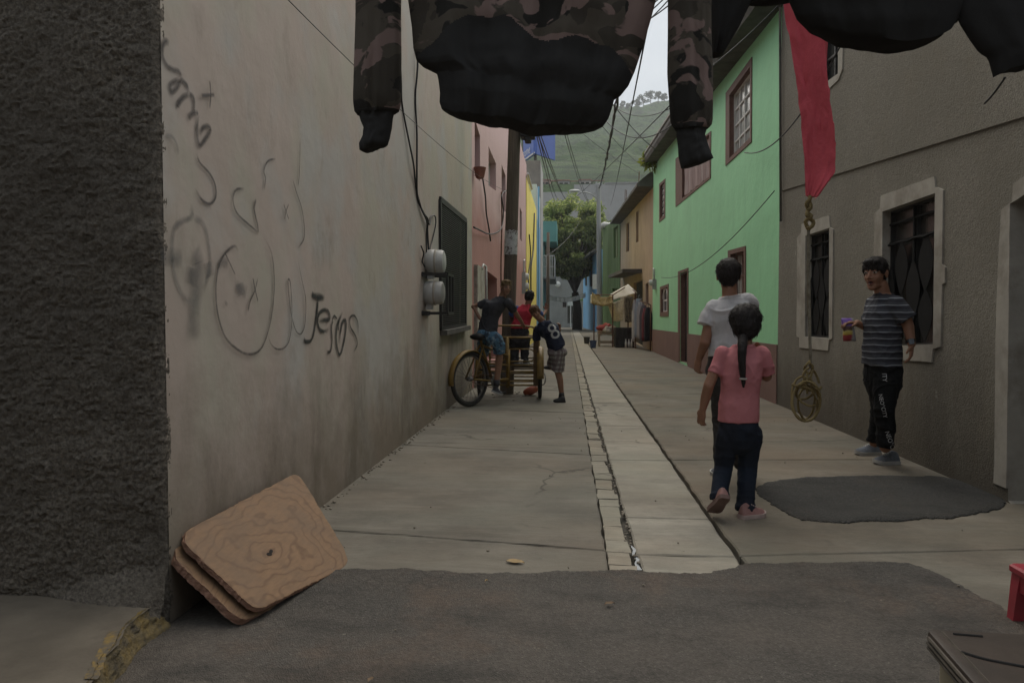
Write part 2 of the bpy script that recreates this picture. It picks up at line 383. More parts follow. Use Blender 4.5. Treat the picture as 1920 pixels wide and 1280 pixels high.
def painted(name, c, dirtc=(.2, .18, .14), amt=.1, drip=.3, upper=None):
    k = NT(name); k.set(.75, .3)
    a = k.ramp(k.noise(.8, 6, .6), [(.3, vary(c, 1 - amt)), (.7, vary(c, 1 + amt))])
    if upper:                                   # an older, bleached coat of paint higher up
        x, y, z = k.sep(); f = k.math('ADD', k.math('MULTIPLY', k.math('SUBTRACT', z, upper[0]), upper[2]), k.math('MULTIPLY', k.noise(1.5, 6, .6), .6))
        a = k.mix(k.ramp(f, [(.1, G(0)), (.7, G(1))]), a, upper[1])
    d = k.ramp(k.noise(2.2, 8, .7, (1.6, 1.6, .25)), [(.52, G(0)), (.75, G(1))])
    a = k.mix(k.math('MULTIPLY', d, drip), a, vary(c, .6))
    s = k.ramp(k.noise(1.3, 8, .7, (1, 1, 1), (4, 2, 7)), [(.58, G(0)), (.7, G(1))])
    a = k.mix(k.math('MULTIPLY', s, drip * .8), a, dirtc)
    k.color(a); n1 = k.bump(k.noise(1.7, 6, .6), .5, .04); k.bump(k.noise(60, 5, .65), .3, .004, n1)
    return k.m
m_mint = painted('mint_paint', (.325, .68, .385), (.36, .52, .33), .06, .24)
m_plinth = painted('brown_plinth_paint', (.19, .115, .095), (.17, .13, .1), .12, .3)
m_brown = M('brown_frame_paint', (.15, .085, .065), .2, 8, .7)
m_pinkup = painted('faded_pink_paint', (.46, .285, .27), (.4, .32, .3), .1, .4)
m_pink = painted('dusty_pink_paint', (.40, .195, .172), (.34, .22, .18), .1, .3, (3.0, (.54, .36, .345), .8))
m_yellow = painted('yellow_paint', (.86, .73, .17), (.5, .4, .14), .08, .3)
m_blue = painted('sky_blue_paint', (.2, .42, .66), (.2, .3, .4), .1, .3)
m_paleblue = painted('pale_blue_paint', (.5, .58, .6), (.4, .42, .4), .1, .3)
m_teal = painted('teal_paint', (.13, .32, .29), (.2, .25, .22), .1, .3)
m_beige = painted('beige_paint', (.40, .30, .205), (.26, .2, .15), .15, .5)
m_dgreen = painted('moss_green_paint', (.105, .17, .055), (.07, .1, .04), .18, .5)
m_greyw = painted('grey_cement', (.27, .265, .25), (.18, .17, .15), .15, .4)
m_greyfar = painted('pale_cement', (.36, .35, .335), (.3, .28, .25), .08, .25)
m_slab = M('dark_weathered_concrete', (.085, .08, .07), .35, 3, .9, dirt=(.14, .125, .1))
m_white = M('white_paint', (.62, .61, .57), .1, 5, .6)
m_glass = NT('dark_glass').set(.12, .5); m_glass.color((.02, .02, .02)); m_glass = m_glass.m
m_glassw = NT('curtained_glass').set(.2, .5); m_glassw.color(m_glassw.ramp(m_glassw.noise(5, 3, .5, (1, 4, .4)), [(.4, (.22, .23, .22)), (.6, (.5, .5, .47))])); m_glassw = m_glassw.m
m_petal = M('black_iron_sheet', (.010, .0095, .009), .3, 12, .9, .15)
m_iron = M('black_iron', (.022, .021, .02), .3, 12, .55, .4)
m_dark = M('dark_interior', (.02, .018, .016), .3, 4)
m_wood = M('grey_pole_wood', (.115, .09, .068), .35, 5, .9, stretch=(8, 8, .5), bs=30, bstr=.5)
m_cable = M('black_cable', (.018, .018, .018), .2, 30, .6)
m_rust = M('rusty_steel', (.12, .06, .035), .5, 20, .8)
m_meter = M('grey_meter_enamel', (.40, .40, .385), .12, 8, .45, .45, dirt=(.22, .2, .17))

# ------------------------------------------------------------------ ground, alley slabs, street
S = 'structure'
mb = MB(); mb.box((-900, -300, -.4), (900, 1500, -.045)); single(mb.build('ground', m_soil), 'dark earth under the paving', 'ground', kind=S)

def slab_loop(x0, y0a, x1, y0b, y1b, y1a, ins, seed):
    """corners (x0,y0a) (x1,y0b) (x1,y1b) (x0,y1a), inset and with an irregular edge"""
    c = [V((x0 + ins, y0a + ins, 0)), V((x1 - ins, y0b + ins, 0)), V((x1 - ins, y1b - ins, 0)), V((x0 + ins, y1a - ins, 0))]
    out = []
    for i in range(4):
        a, b = c[i], c[(i + 1) % 4]; n = max(2, int((b - a).length / .07))
        for j in range(n):
            p = a.lerp(b, j / n); q = noise.noise_vector(V((p.x * 5 + seed, p.y * 5, seed))) * .011 + noise.noise_vector(V((p.x * 22 + seed, p.y * 22, seed))) * .005
            out.append(V((p.x + q.x, p.y + q.y, 0)))
    return out
def slab(mb, q, top, seed, tilt=0.0, mi=0, gap=.006, bev=.009):
    o = slab_loop(*q, gap, seed); n = len(o); i2 = slab_loop(*q, gap + bev, seed)
    tz = lambda p: top + tilt * (p.x - q[0])
    mb.loft([[V((p.x, p.y, -.08)) for p in o], [V((p.x, p.y, tz(p) - .008)) for p in o], [V((p.x, p.y, tz(p))) for p in i2]], False, mi)
    k = len(mb.v) - n; tris = tessellate_polygon([i2]); mb.f += [tuple(k + i for i in t) for t in tris]; mb.mi += [mi] * len(tris)
mb = MB(); sd_ = 1
js = [(2.2, 1.9), (4.13, 3.80), (6.85, 6.42)] + [(6.85 + 2.7 * i, 6.5 + 2.7 * i) for i in range(1, 27)]
for (a, b), (c, d) in zip(js, js[1:]): slab(mb, (-1.75, a, .2, b, d, c), 0.0, sd_ * 3.7, mi=0); sd_ += 1
jc = [2.0, 3.77, 4.46, 6.25, 8.2, 10.3, 12.4] + [14.5 + 2.6 * i for i in range(26)]
for a, b in zip(jc, jc[1:]): slab(mb, (.345, a, .845, a, b, b), -.006, sd_ * 3.7, mi=1); sd_ += 1
jr = [(1.4, 1.9), (3.77, 4.1), (6.25, 6.45)] + [(6.25 + 2.6 * i, 6.4 + 2.6 * i) for i in range(1, 29)]
for (a, b), (c, d) in zip(jr, jr[1:]): slab(mb, (.858, a, 3.2 if a > 3.5 else 9, b, d if a > 3.5 else c + (d - c) * 3.484, c), 0.0, sd_ * 3.7, mi=2); sd_ += 1
y = 2.2
while y < 60:
    L = rnd.uniform(.12, .27) if y < 25 else .5
    slab(mb, (.2, y, .332 + rnd.uniform(-.022, .006), y + rnd.uniform(-.01, .01), y + L, y + L), rnd.uniform(-.008, .001), sd_ * 3.7, rnd.uniform(-.05, .0), 3, .0004, .0022); y += L; sd_ += 1
single(mb.build('pavement', [m_conc, m_conc2, m_conc3, m_cob], fix=False), 'worn concrete alley paving with a central drain channel', 'pavement', kind=S)
mb = MB(); mb.box((-30, 58, -.04), (30, 92, -.02)); mb.box((9.02, -8, -.04), (14, 3.4, -.012)); single(mb.build('road', m_conc), 'far concrete road surface crossing the alley end', 'road', kind=S)

edge = [(560, 1076), (620, 1068), (660, 1065), (700, 1067), (760, 1064), (800, 1070), (830, 1068), (880, 1075), (930, 1073), (1000, 1074), (1060, 1070), (1140, 1068), (1180, 1066), (1220, 1071), (1300, 1075), (1350, 1070),
        (1375, 1063), (1392, 1056), (1440, 1055), (1500, 1052), (1560, 1055), (1620, 1051), (1700, 1054), (1735, 1064), (1790, 1090), (1815, 1105), (1840, 1118), (1870, 1132), (1885, 1143), (1930, 1162)]
ep = [onz(x, y, .010) for x, y in edge]
ep = [V((-1.52, 3.66, .010)), V((-1.33, 3.55, .010))] + ep + [V((2.4, 2.7, .010)), V((9, 2.2, .010))]
fine = []
for a, b in zip(ep, ep[1:]):
    n = max(1, int((b - a).length / .009))
    for j in range(n):
        p = a.lerp(b, j / n); q = noise.noise_vector(p * 14) * .014 + noise.noise_vector(p * 45) * .010 + noise.noise_vector(p * 120) * .006; fine.append(V((p.x + q.x, p.y + q.y, .010)))
fine.append(ep[-1])
def sheet_with_edge(name, line, near, m, top):
    """asphalt laid over the slabs: thin rolled lip along the line"""
    mb = MB(); poly = line + near
    tris = tessellate_polygon([poly]); mb.add(poly, [tuple(t) for t in tris])
    n = len(line); lip = [V((p.x, p.y + .018, -.03)) for p in line]
    mb.add(line + lip, [(i, i + 1, n + i + 1, n + i) for i in range(n - 1)])
    return mb.build(name, m)
single(sheet_with_edge('asphalt', fine, [V((9, -8, .010)), V((-1.5, -8, .010)), V((-1.53, 2.8, .010))], m_asph, .014), 'old dark asphalt of the cross street', 'street', kind=S)
patch = [(1418, 912), (1425, 904), (1440, 899), (1480, 893), (1520, 890), (1590, 888), (1650, 887), (1700, 888), (1760, 888), (1800, 895), (1840, 905), (1868, 920), (1886, 936), (1880, 946), (1850, 953), (1810, 960),
         (1780, 966), (1740, 966), (1690, 970), (1640, 971), (1580, 974), (1540, 971), (1500, 968), (1480, 958), (1455, 945), (1440, 934), (1425, 925)]
pts = [onz(x, y, .022) for x, y in patch]; pts = pts + [pts[0]]; out = []
for a, b in zip(pts, pts[1:]):
    n = max(1, int((b - a).length / .011))
    for j in range(n):
        p = a.lerp(b, j / n); q = noise.noise_vector(p * 11) * .02 + noise.noise_vector(p * 40) * .012 + noise.noise_vector(p * 110) * .007; out.append(V((p.x + q.x, p.y + q.y, .022)))
cen = sum(out, V()) / len(out)
mb = MB(); rings = [[V((cen.x + (p.x - cen.x) * f, cen.y + (p.y - cen.y) * f, z)) for p in out] for f, z in ((1.003, -.004), (1.0, .005), (.992, .009), (.9, .013), (.5, .010))]
mb.loft(rings, True); single(mb.build('asphalt_patch', m_patch, smooth=True, auto=50), 'black oval asphalt repair patch on the concrete', 'road patch', kind=S)

# water standing in the drain groove
mb = MB(); line = [(1183, 1022), (1190, 1030), (1187, 1040), (1196, 1048), (1193, 1056), (1199, 1068)]
a = [onz(x, y, -.012) for x, y in line]; wd = [.004, .009, .005, .010, .008, .012]
mb.add([p + V((-w_, 0, 0)) for p, w_ in zip(a, wd)] + [p + V((w_, 0, 0)) for p, w_ in zip(a, wd)], [(i, i + 1, 7 + i, 6 + i) for i in range(5)])
k = NT('still_water').set(.22, .25); k.color((.10, .11, .12)); k.b.inputs['Base Color'].default_value = (.16, .18, .2, 1)
single(mb.build('water', k.m), 'thin water lying in the drain groove', 'water', kind=S)

# raised sidewalk under the dark wall, broken yellow kerb
mb = MB(); kp = [V((-1.565, 2.73, .1)), onz(246, 1168, .1), onz(228, 1195, .1), onz(195, 1240, .1), onz(165, 1282, .1), V((-1.40, 1.6, .1)), V((-1.42, -6, .1))]
kf = []
for a, b in zip(kp, kp[1:]):
    n = max(1, int((b - a).length / .012))
    for j in range(n):
        p = a.lerp(b, j / n); q = noise.noise_vector(p * 9) * .02 + noise.noise_vector(p * 50) * .006; kf.append(V((p.x + q.x, p.y + q.y, .1)))
kf.append(kp[-1])
poly = kf + [V((-9, -6, .1)), V((-9, 2.9, .17)), V((-2.05, 2.9, .165)), V((-1.75, 2.85, .125)), V((-1.6, 2.8, .1))]
mb.add(poly, [tuple(t) for t in tessellate_polygon([poly])])
k = NT('sidewalk_cement').set(.9, .2)
x, y_, z = k.sep()
c = k.ramp(k.noise(1.8, 8, .6), [(.3, (.085, .071, .055)), (.7, (.19, .162, .125))])
c = k.mix(k.ramp(k.noise(4, 7, .7, (1, 1, 1), (3, 3, 3)), [(.55, G(0)), (.7, G(.6))]), c, (.075, .063, .05))
yl = k.ramp(k.math('ADD', k.math('MULTIPLY', x, 1.0), k.math('MULTIPLY', k.noise(9, 6, .7), .25)), [(0, G(0)), (1, G(1))])
k.color(c); k.bump(k.noise(50, 6, .7), .5, .006); m_sw = k.m
rings = [kf, [p + V((.012, 0, -.02)) for p in kf], [p + V((.03, -.01, -.09)) for p in kf]]
single(mb.build('sidewalk', m_sw), 'raised cement sidewalk below the dark wall', 'sidewalk', kind=S)
k = NT('yellow_rubble').set(.95, .15)
c = k.ramp(k.noise(14, 8, .7), [(.34, (.075, .064, .05)), (.46, (.15, .122, .075)), (.64, (.235, .17, .07))]); k.color(c); k.bump(k.noise(40, 6, .7), .9, .02); m_yel = k.m
mb = MB(); rows = []
for j in range(17):
    t = j / 16; row = []
    for p in kf:
        wdt = lerp(.03, .075, min(1, max(0, (p.y - 2.3) * 2.2))); h = .094 * (1 - t) ** 1.15 + .012
        q = noise.noise_vector(V((p.x * 45 + t * 3, p.y * 45, t * 6))) * .014 * (math.sin(math.pi * min(1, t + .12)))
        row.append(V((p.x - .01 + wdt * t + q.x, p.y + q.y * .5, h + q.z * .7 - (.02 if j == 16 else 0))) + noise.noise_vector(V((p.x * 90, p.y * 90, t * 14))) * .006)
    rows.append(row)
mb.loft(rows, False, closed=False); single(mb.build('kerb', m_yel, smooth=True), 'crumbling kerb edge with worn yellow paint', 'kerb', kind=S)
mb = MB(); st = [(172, 1272), (184, 1240), (203, 1205), (216, 1182)]; a = [onz(x, y, .104) for x, y in st]
pts = smoothpath(a, 6); mb.add([p + V((-.022 + .01 * noise.noise(p * 60), 0, 0)) for p in pts] + [p + V((.02 + .012 * noise.noise(p * 50), 0, 0)) for p in pts], [(i, i + 1, len(pts) + i + 1, len(pts) + i) for i in range(len(pts) - 1)])
k = NT('worn_yellow_line').set(.85, .2); k.color(k.ramp(k.noise(30, 7, .7), [(.46, (.10, .085, .065)), (.62, (.24, .155, .04))])); single(mb.build('kerb_marking', k.m), 'worn yellow paint line on the sidewalk', 'road marking', kind=S)

# ------------------------------------------------------------------ hill and its trees
def hz(x, y):
    if y < 90: return 0
    t = max(0, min(1, (y - 125) / 355)); h = (1.2 + y * (.172 + .112 * t ** .8)) * min(1, (y - 90) / 35) ** .7
    q = max(0, min(1, (y - 160) / 120))
    h += q * (10 * noise.noise(V((x * .012, y * .012, 1))) + 5 * noise.noise(V((x * .035, y * .035, 4))))
    h *= 1 - .0006 * max(0, x - 60) - .00045 * max(0, -x - 20)
    if y > 490: h -= (y - 490) * .25
    return max(h, -1)
def crag(x, y):
    q = max(0, min(1, (y - 170) / 60)); p = V((x, y, 0))
    return q * (2.4 * noise.noise(p * .11) + 1.6 * noise.noise(p * .27) + 1.2 * abs(noise.noise(p * .6)))
NX, NY = 170, 230; x0, x1, y0, y1 = -170, 190, 90, 640
vs = []
for j in range(NY + 1):
    for i in range(NX + 1):
        x = lerp(x0, x1, i / NX); y = lerp(y0, y1, j / NY); vs.append((x, y, hz(x, y) + crag(x, y) - .05))
fs = [(j * (NX + 1) + i, j * (NX + 1) + i + 1, (j + 1) * (NX + 1) + i + 1, (j + 1) * (NX + 1) + i) for j in range(NY) for i in range(NX)]
mb = MB(); mb.add(vs, fs)
k = NT('scrub_hillside').set(.95, .1)
c = k.ramp(k.noise(.02, 10, .65), [(.35, (.025, .05, .016)), (.5, (.046, .092, .026)), (.68, (.08, .125, .04))])
c = k.mix(k.ramp(k.noise(.09, 8, .7, (1, 1, 1), (20, 7, 0)), [(.48, G(0)), (.62, G(.8))]), c, (.014, .034, .013))
c = k.mix(k.ramp(k.noise(.035, 6, .6, (.5, 1, 2.5), (60, 37, 0)), [(.6, G(0)), (.7, G(.7))]), c, (.10, .105, .085))
c = k.mix(k.ramp(k.noise(.22, 7, .75, (1, 1, 1), (5, 9, 2)), [(.5, G(0)), (.6, G(.75))]), c, (.012, .026, .012))
k.color(c); k.bump(k.noise(.5, 8, .7), 1, 2.5); m_hill = k.m
single(mb.build('hill', m_hill, smooth=True), 'hazy green hill rising behind the alley', 'hill', kind=S)
# ------------------------------------------------------------------ trees
def leafmat(name, c1, c2, c3):
    k = NT(name); k.set(.6, .3)
    oi = k.n('ShaderNodeNewGeometry'); r = k.ramp(oi.outputs['Random Per Island'], [(0, c1), (.55, c2), (1, c3)])
    k.color(r); k.b.inputs['Transmission Weight'].default_value = 0
    tr = k.n('ShaderNodeBsdfTranslucent'); k.l(r, tr.inputs['Color']); mx_ = k.n('ShaderNodeMixShader'); mx_.inputs[0].default_value = .55
    k.l(k.b.outputs[0], mx_.inputs[1]); k.l(tr.outputs[0], mx_.inputs[2]); k.l(mx_.outputs[0], k.out.inputs['Surface']); return k.m
m_leaf = leafmat('tree_leaves', (.10, .14, .042), (.21, .27, .08), (.46, .48, .16))
m_leafd = leafmat('pine_needles', (.022, .035, .02), (.035, .055, .028), (.06, .085, .04))
m_bark = M('bark', (.06, .045, .035), .4, 6, .95, stretch=(4, 4, .7), bs=12, bstr=.8, bdist=.03)
def leaves(mb, c, r, n, size, seed, droop=.0, long=2.2):
    q = random.Random(seed); c = V(c)
    for _ in range(n):
        d = V((q.gauss(0, 1), q.gauss(0, 1), q.gauss(0, 1))).normalized()
        p = c + V((d.x * r[0], d.y * r[1], d.z * r[2])) * (q.random() ** .35)
        ax = (d * .7 + V((q.uniform(-1, 1), q.uniform(-1, 1), q.uniform(-1, .6) - droop))).normalized()
        s = size * q.uniform(.6, 1.4); sd2 = ax.cross(V((q.uniform(-1, 1), q.uniform(-1, 1), q.uniform(-1, 1)))).normalized()
        w_ = sd2 * s * .5 / long * 1.6
        mb.add([p, p + ax * s * .5 + w_, p + ax * s, p + ax * s * .5 - w_], [(0, 1, 2, 3)])
# big tree at the alley end
YT = 62
base = at(1082, 602, YT); base.z = 0
t = thing('street_tree', 'bushy dark green tree with forked trunk at the end of the alley', 'tree', base)
fork = at(1078, 548, YT); mbt = MB()
mbt.tube([base, at(1083, 580, YT), fork], [.42, .34, .28], 12)
clumps = [(1052, 402, 34, 26), (1075, 420, 30, 22), (1040, 440, 30, 30), (1100, 425, 34, 24), (1118, 400, 22, 16), (1062, 460, 36, 26), (1100, 465, 30, 24), (1032, 470, 22, 20), (1122, 430, 20, 16), (1048, 490, 26, 14),
          (1085, 492, 26, 12), (1110, 492, 22, 12), (1060, 388, 20, 14), (1040, 395, 16, 14), (1128, 452, 16, 14), (1070, 510, 16, 8), (1108, 395, 16, 14), (1046, 505, 18, 10), (1030, 452, 16, 18), (1098, 508, 18, 8), (1072, 478, 30, 16), (1090, 445, 26, 20)]
for i, (x, y, rx, ry) in enumerate(clumps):
    c = at(x, y, YT + rnd.uniform(-2, 2)); mid = fork.lerp(c, .5) + V((rnd.uniform(-.3, .3), rnd.uniform(-.5, .5), .5))
    mbt.tube(smoothpath([fork, mid, c], 4), [.13 - .012 * k_ for k_ in range(9)], 7)
mbt.build('trunk', m_bark, t, True)
mbl = MB()
for i, (x, y, rx, ry) in enumerate(clumps):
    c = at(x, y, YT + rnd.uniform(-1.5, 1.5)); sx = rx * YT / FPX; sz = ry * YT / FPX
    for j in range(11):
        o = V((rnd.gauss(0, .45) * sx, rnd.gauss(0, .6) * sx, rnd.gauss(0, .45) * sz)); leaves(mbl, c + o, (sx * .4, sx * .5, sz * .36), 170, .30, i * 31 + j, .6, 4.0)
for j in range(46):
    a = rnd.uniform(0, 6.283); rr = rnd.uniform(.85, 1.12); c = at(1076 + 60 * rr * math.cos(a), 446 - 72 * rr * math.sin(a) * (1 if math.sin(a) > 0 else .8), YT + rnd.uniform(-2, 2)); leaves(mbl, c, (.45, .5, .35), 70, .32, 900 + j, .3, 4.5)
mbl.build('crown', m_leaf, t)
# ridge trees
for i, (x, y, h, wd) in enumerate([(1166, 196, 10, 9), (1178, 194, 13, 9), (1192, 190, 17, 15), (1206, 187, 20, 18), (1220, 190, 20, 17), (1234, 194, 16, 14), (1246, 198, 13, 12)]):
    yy = 478 + rnd.uniform(-8, 8); g = V((at(x, y, yy).x, yy, 0)); g.z = hz(g.x, yy) + crag(g.x, yy) - 1
    lab = ['small pine at the left end of the hilltop row beside the hanging sweatshirt', 'low pine on the ridge just right of the smallest one', 'tall pine on the ridge, left of the two tallest crowns', 'tallest open pine crown on the hill ridge',
           'broad pine on the ridge right beside the tallest one', 'thin pine on the ridge near the sweatshirt sleeve', 'pine on the ridge half hidden by the right sleeve'][i]
    t = thing('ridge_pine', lab, 'tree', g, 'pines along the hill ridge'); H = h * yy / FPX * 1.35; W = wd * yy / FPX * .5
    mbt = MB(); mbt.tube([g, g + V((.1, 0, H * .8))], [.3, .12], 6)
    mbl = MB()
    for j in range(11):
        a = rnd.uniform(0, 6.28); rr = rnd.uniform(.25, 1) * W; e = g + V((math.cos(a) * rr, math.sin(a) * rr, H * rnd.uniform(.5, 1)))
        mbt.tube([g + V((.05, 0, H * rnd.uniform(.35, .6))), e], [.12, .05], 5)
        leaves(mbl, e, (W * .28, W * .28, H * .08), 55, .75, i * 50 + j)
    mbt.build('trunk', m_bark, t); mbl.build('crown', m_leafd, t)

# ------------------------------------------------------------------ houses, left side
XL = -1.54
PL = Plane((XL, 0, 0), (0, 1, 0), (1, 0, 0))
ch = thing('corner_house', 'pale painted corner house with graffiti and a dark rough end wall', 'house', (-4, 7, 0))
winq = quad(PL, (823, 374), (872, 414), (871, 611), (825, 619))
yE = PL.uv(885, 500)[0]
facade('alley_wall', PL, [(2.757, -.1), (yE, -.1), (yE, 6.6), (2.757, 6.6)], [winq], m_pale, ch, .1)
mb = MB(); mb.box((-9, 2.95, 0), (-8.8, yE - .2, 6.5)); mb.box((-8.8, yE - .2, 0), (XL - .05, yE - .004, 6.5)); mb.box((-8.9, 2.95, 6.4), (XL - .06, yE - .3, 6.5)); mb.build('rear_wall', m_greyw, ch)
# rough cast end wall: real relief
YS = 2.735; x0r, rad = -1.572, .03; su = [-2.75 + .0065 * i for i in range(int((2.75 + x0r) / .0065) + 1)]; wrap = [x0r + rad * 1.571 * i / 12 for i in range(1, 13)] + [x0r + rad * 1.571 + .005 * i for i in range(1, 4)]
su = su + wrap; sz = [-.02 + .0068 * j for j in range(int(2.75 / .0068))]; vs = []
for z in sz:
    for s_ in su:
        if s_ <= x0r: p = V((s_, YS, z)); n = V((0, -1, 0))
        else:
            a = min((s_ - x0r) / rad, 1.571); p = V((x0r + rad * math.sin(a), YS + rad * (1 - math.cos(a)), z)); n = V((math.sin(a), -math.cos(a), 0))
            if s_ > x0r + rad * 1.571: p.y += s_ - x0r - rad * 1.571
        q = V((s_, 0, z)); d = .008 * noise.noise(q * 24 + V((0, 3, 0))) + .010 * noise.noise(q * 52 + V((5, 0, 0))) * (.6 + noise.noise(q * 9)) + .007 * noise.noise(q * 115) + .012 * noise.noise(q * 7)
        d += .006 * max(0, noise.noise(V((q.x * 38, 1, q.z * 70)))) ; vs.append(p + n * (min(max(d, -.018), .022) if s_ < x0r else min(max(d, -.001), .016) * max(.45, 1 - (s_ - x0r) / .05 * .5)))
W_ = len(su); mb = MB(); mb.add(vs, [(j * W_ + i, j * W_ + i + 1, (j + 1) * W_ + i + 1, (j + 1) * W_ + i) for j in range(len(sz) - 1) for i in range(W_ - 1)])
top = sz[-1]; mb.box((-9, YS, top - .03), (XL, 2.8, 6.6)); mb.box((-9, YS, 0), (-2.74, 2.8, top - .02)); mb.build('street_wall', m_rough, ch, smooth=True, auto=60)
# lumpy mortar foot where the rough wall meets the sidewalk
rows = []
for j in range(15):
    t = j / 14; row = []
    for i in range(90):
        x = lerp(-2.1, -1.535, i / 89); s_ = max(0, min(1, (x + 2.1) / .42)); wd_ = .10 * s_ * s_ * (3 - 2 * s_) + .004; zb_ = lerp(.12, .06, s_) if x < -1.57 else lerp(.06, -.02, (x + 1.57) / .035)
        q = noise.noise_vector(V((x * 40, t * 5, 3))) * .008; row.append(V((x + q.x, YS - wd_ * t + q.y + .01, lerp(.16 + .13 * s_, zb_, t ** .7) + q.z)))
    rows.append(row)
mb = MB(); mb.loft(rows, False, closed=False); mb.build('wall_foot', m_rough, ch, True)
# mesh-covered window
fr = MB(); c = [PL.p(q, -.01) for q in winq]
for i in range(4): fr.beam(c[i], c[(i + 1) % 4], .07, .08, PL.N)
wn = fr.build('window', m_iron, ch)
ms = MB(); 
for i in range(1, 26): ms.beam(PL.p(qpt(winq, i / 26, 0), .012), PL.p(qpt(winq, i / 26, 1), .012), .012, .006, PL.N)
for j in range(1, 60): ms.beam(PL.p(qpt(winq, 0, j / 60), .016), PL.p(qpt(winq, 1, j / 60), .016), .012, .006, PL.N)
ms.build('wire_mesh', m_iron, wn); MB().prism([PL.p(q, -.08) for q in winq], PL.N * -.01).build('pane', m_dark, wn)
MB().beam(PL.px(825, 624, .02), PL.px(872, 614, .02), .06, .14, PL.N).build('window_sill', m_slab, ch)

# graffiti strokes: sprayed paint lying on the plaster
def spray(name, alpha, c):
    k = NT(name); k.set(.7, .2); k.color(c)
    uv = k.n('ShaderNodeUVMap'); sx = k.n('ShaderNodeSeparateXYZ'); k.l(uv.outputs[0], sx.inputs[0])
    e = k.math('MULTIPLY', k.math('ABSOLUTE', k.math('SUBTRACT', sx.outputs[0], .5)), 2.0)
    f = k.math('SUBTRACT', 1.0, e, clamp=True); f = k.math('MULTIPLY', k.math('POWER', f, .7), k.ramp(k.noise(14, 6, .7), [(.25, G(.45)), (.6, G(1))]))
    v_ = sx.outputs[1]; en = k.math('MULTIPLY', k.math('MINIMUM', v_, k.math('SUBTRACT', 1.0, v_)), 9.0, clamp=True); al = k.math('MULTIPLY', k.math('MULTIPLY', f, alpha), en, clamp=True)
    tp = k.n('ShaderNodeBsdfTransparent'); m_ = k.n('ShaderNodeMixShader'); k.l(al, m_.inputs[0]); k.l(tp.outputs[0], m_.inputs[1]); k.l(k.b.outputs[0], m_.inputs[2]); k.l(m_.outputs[0], k.out.inputs['Surface']); return k.m
m_sp1 = spray('black_spray', 1.25, (.03, .032, .03)); m_sp2 = spray('faded_spray', .95, (.05, .045, .045)); m_sp3 = spray('ghost_spray', .42, (.09, .095, .1))
def strokes(name, mat, lines, off=.004):
    me_v, me_f, uvs, vv = [], [], [], []
    for pts, wd in lines:
        P = smoothpath([V((x, y, 0)) for x, y in pts], 6); n = len(P); W = [PL.px(p.x, p.y, off) for p in P]
        o = len(me_v)
        for i, p in enumerate(W):
            d = (W[min(i + 1, n - 1)] - W[max(i - 1, 0)]).normalized(); q = d.cross(PL.N).normalized() * (wd * .5 * (1 + .25 * noise.noise(p * 9)))
            me_v += [p - q, p + q]; uvs += [0, 1]; vv += [i / (n - 1)] * 2
        for i in range(n - 1): me_f.append((o + 2 * i, o + 2 * i + 1, o + 2 * i + 3, o + 2 * i + 2))
        off += .0004
    me = bpy.data.meshes.new(name); me.from_pydata([tuple(p) for p in me_v], [], me_f); me.materials.append(mat)
    ul = me.uv_layers.new(name='UVMap')
    for lp in me.loops: ul.data[lp.index].uv = (uvs[lp.vertex_index], vv[lp.vertex_index])
    return link(name, me, ch)
strokes('graffiti_lettering', m_sp1, [
    ([(583, 551), (590, 556), (608, 558)], .055), ([(596, 556), (592, 590), (588, 620), (582, 638), (572, 640), (568, 634)], .032), ([(594, 566), (593, 590)], .035),
    ([(595, 601), (606, 600), (617, 597), (614, 584), (606, 581), (597, 588), (594, 603), (598, 617), (606, 621), (618, 616)], .034),
    ([(622, 600), (625, 592), (631, 598)], .02), ([(623, 598), (620, 615), (621, 640), (618, 658), (611, 660)], .03),
    ([(641, 584), (636, 596), (630, 612), (629, 640), (634, 664), (640, 655), (646, 625), (647, 603), (641, 603), (637, 622), (634, 645)], .034), ([(634, 600), (632, 620)], .03),
    ([(662, 660), (668, 645), (665, 630), (655, 612), (655, 595), (663, 592), (669, 605), (670, 630)], .022)])
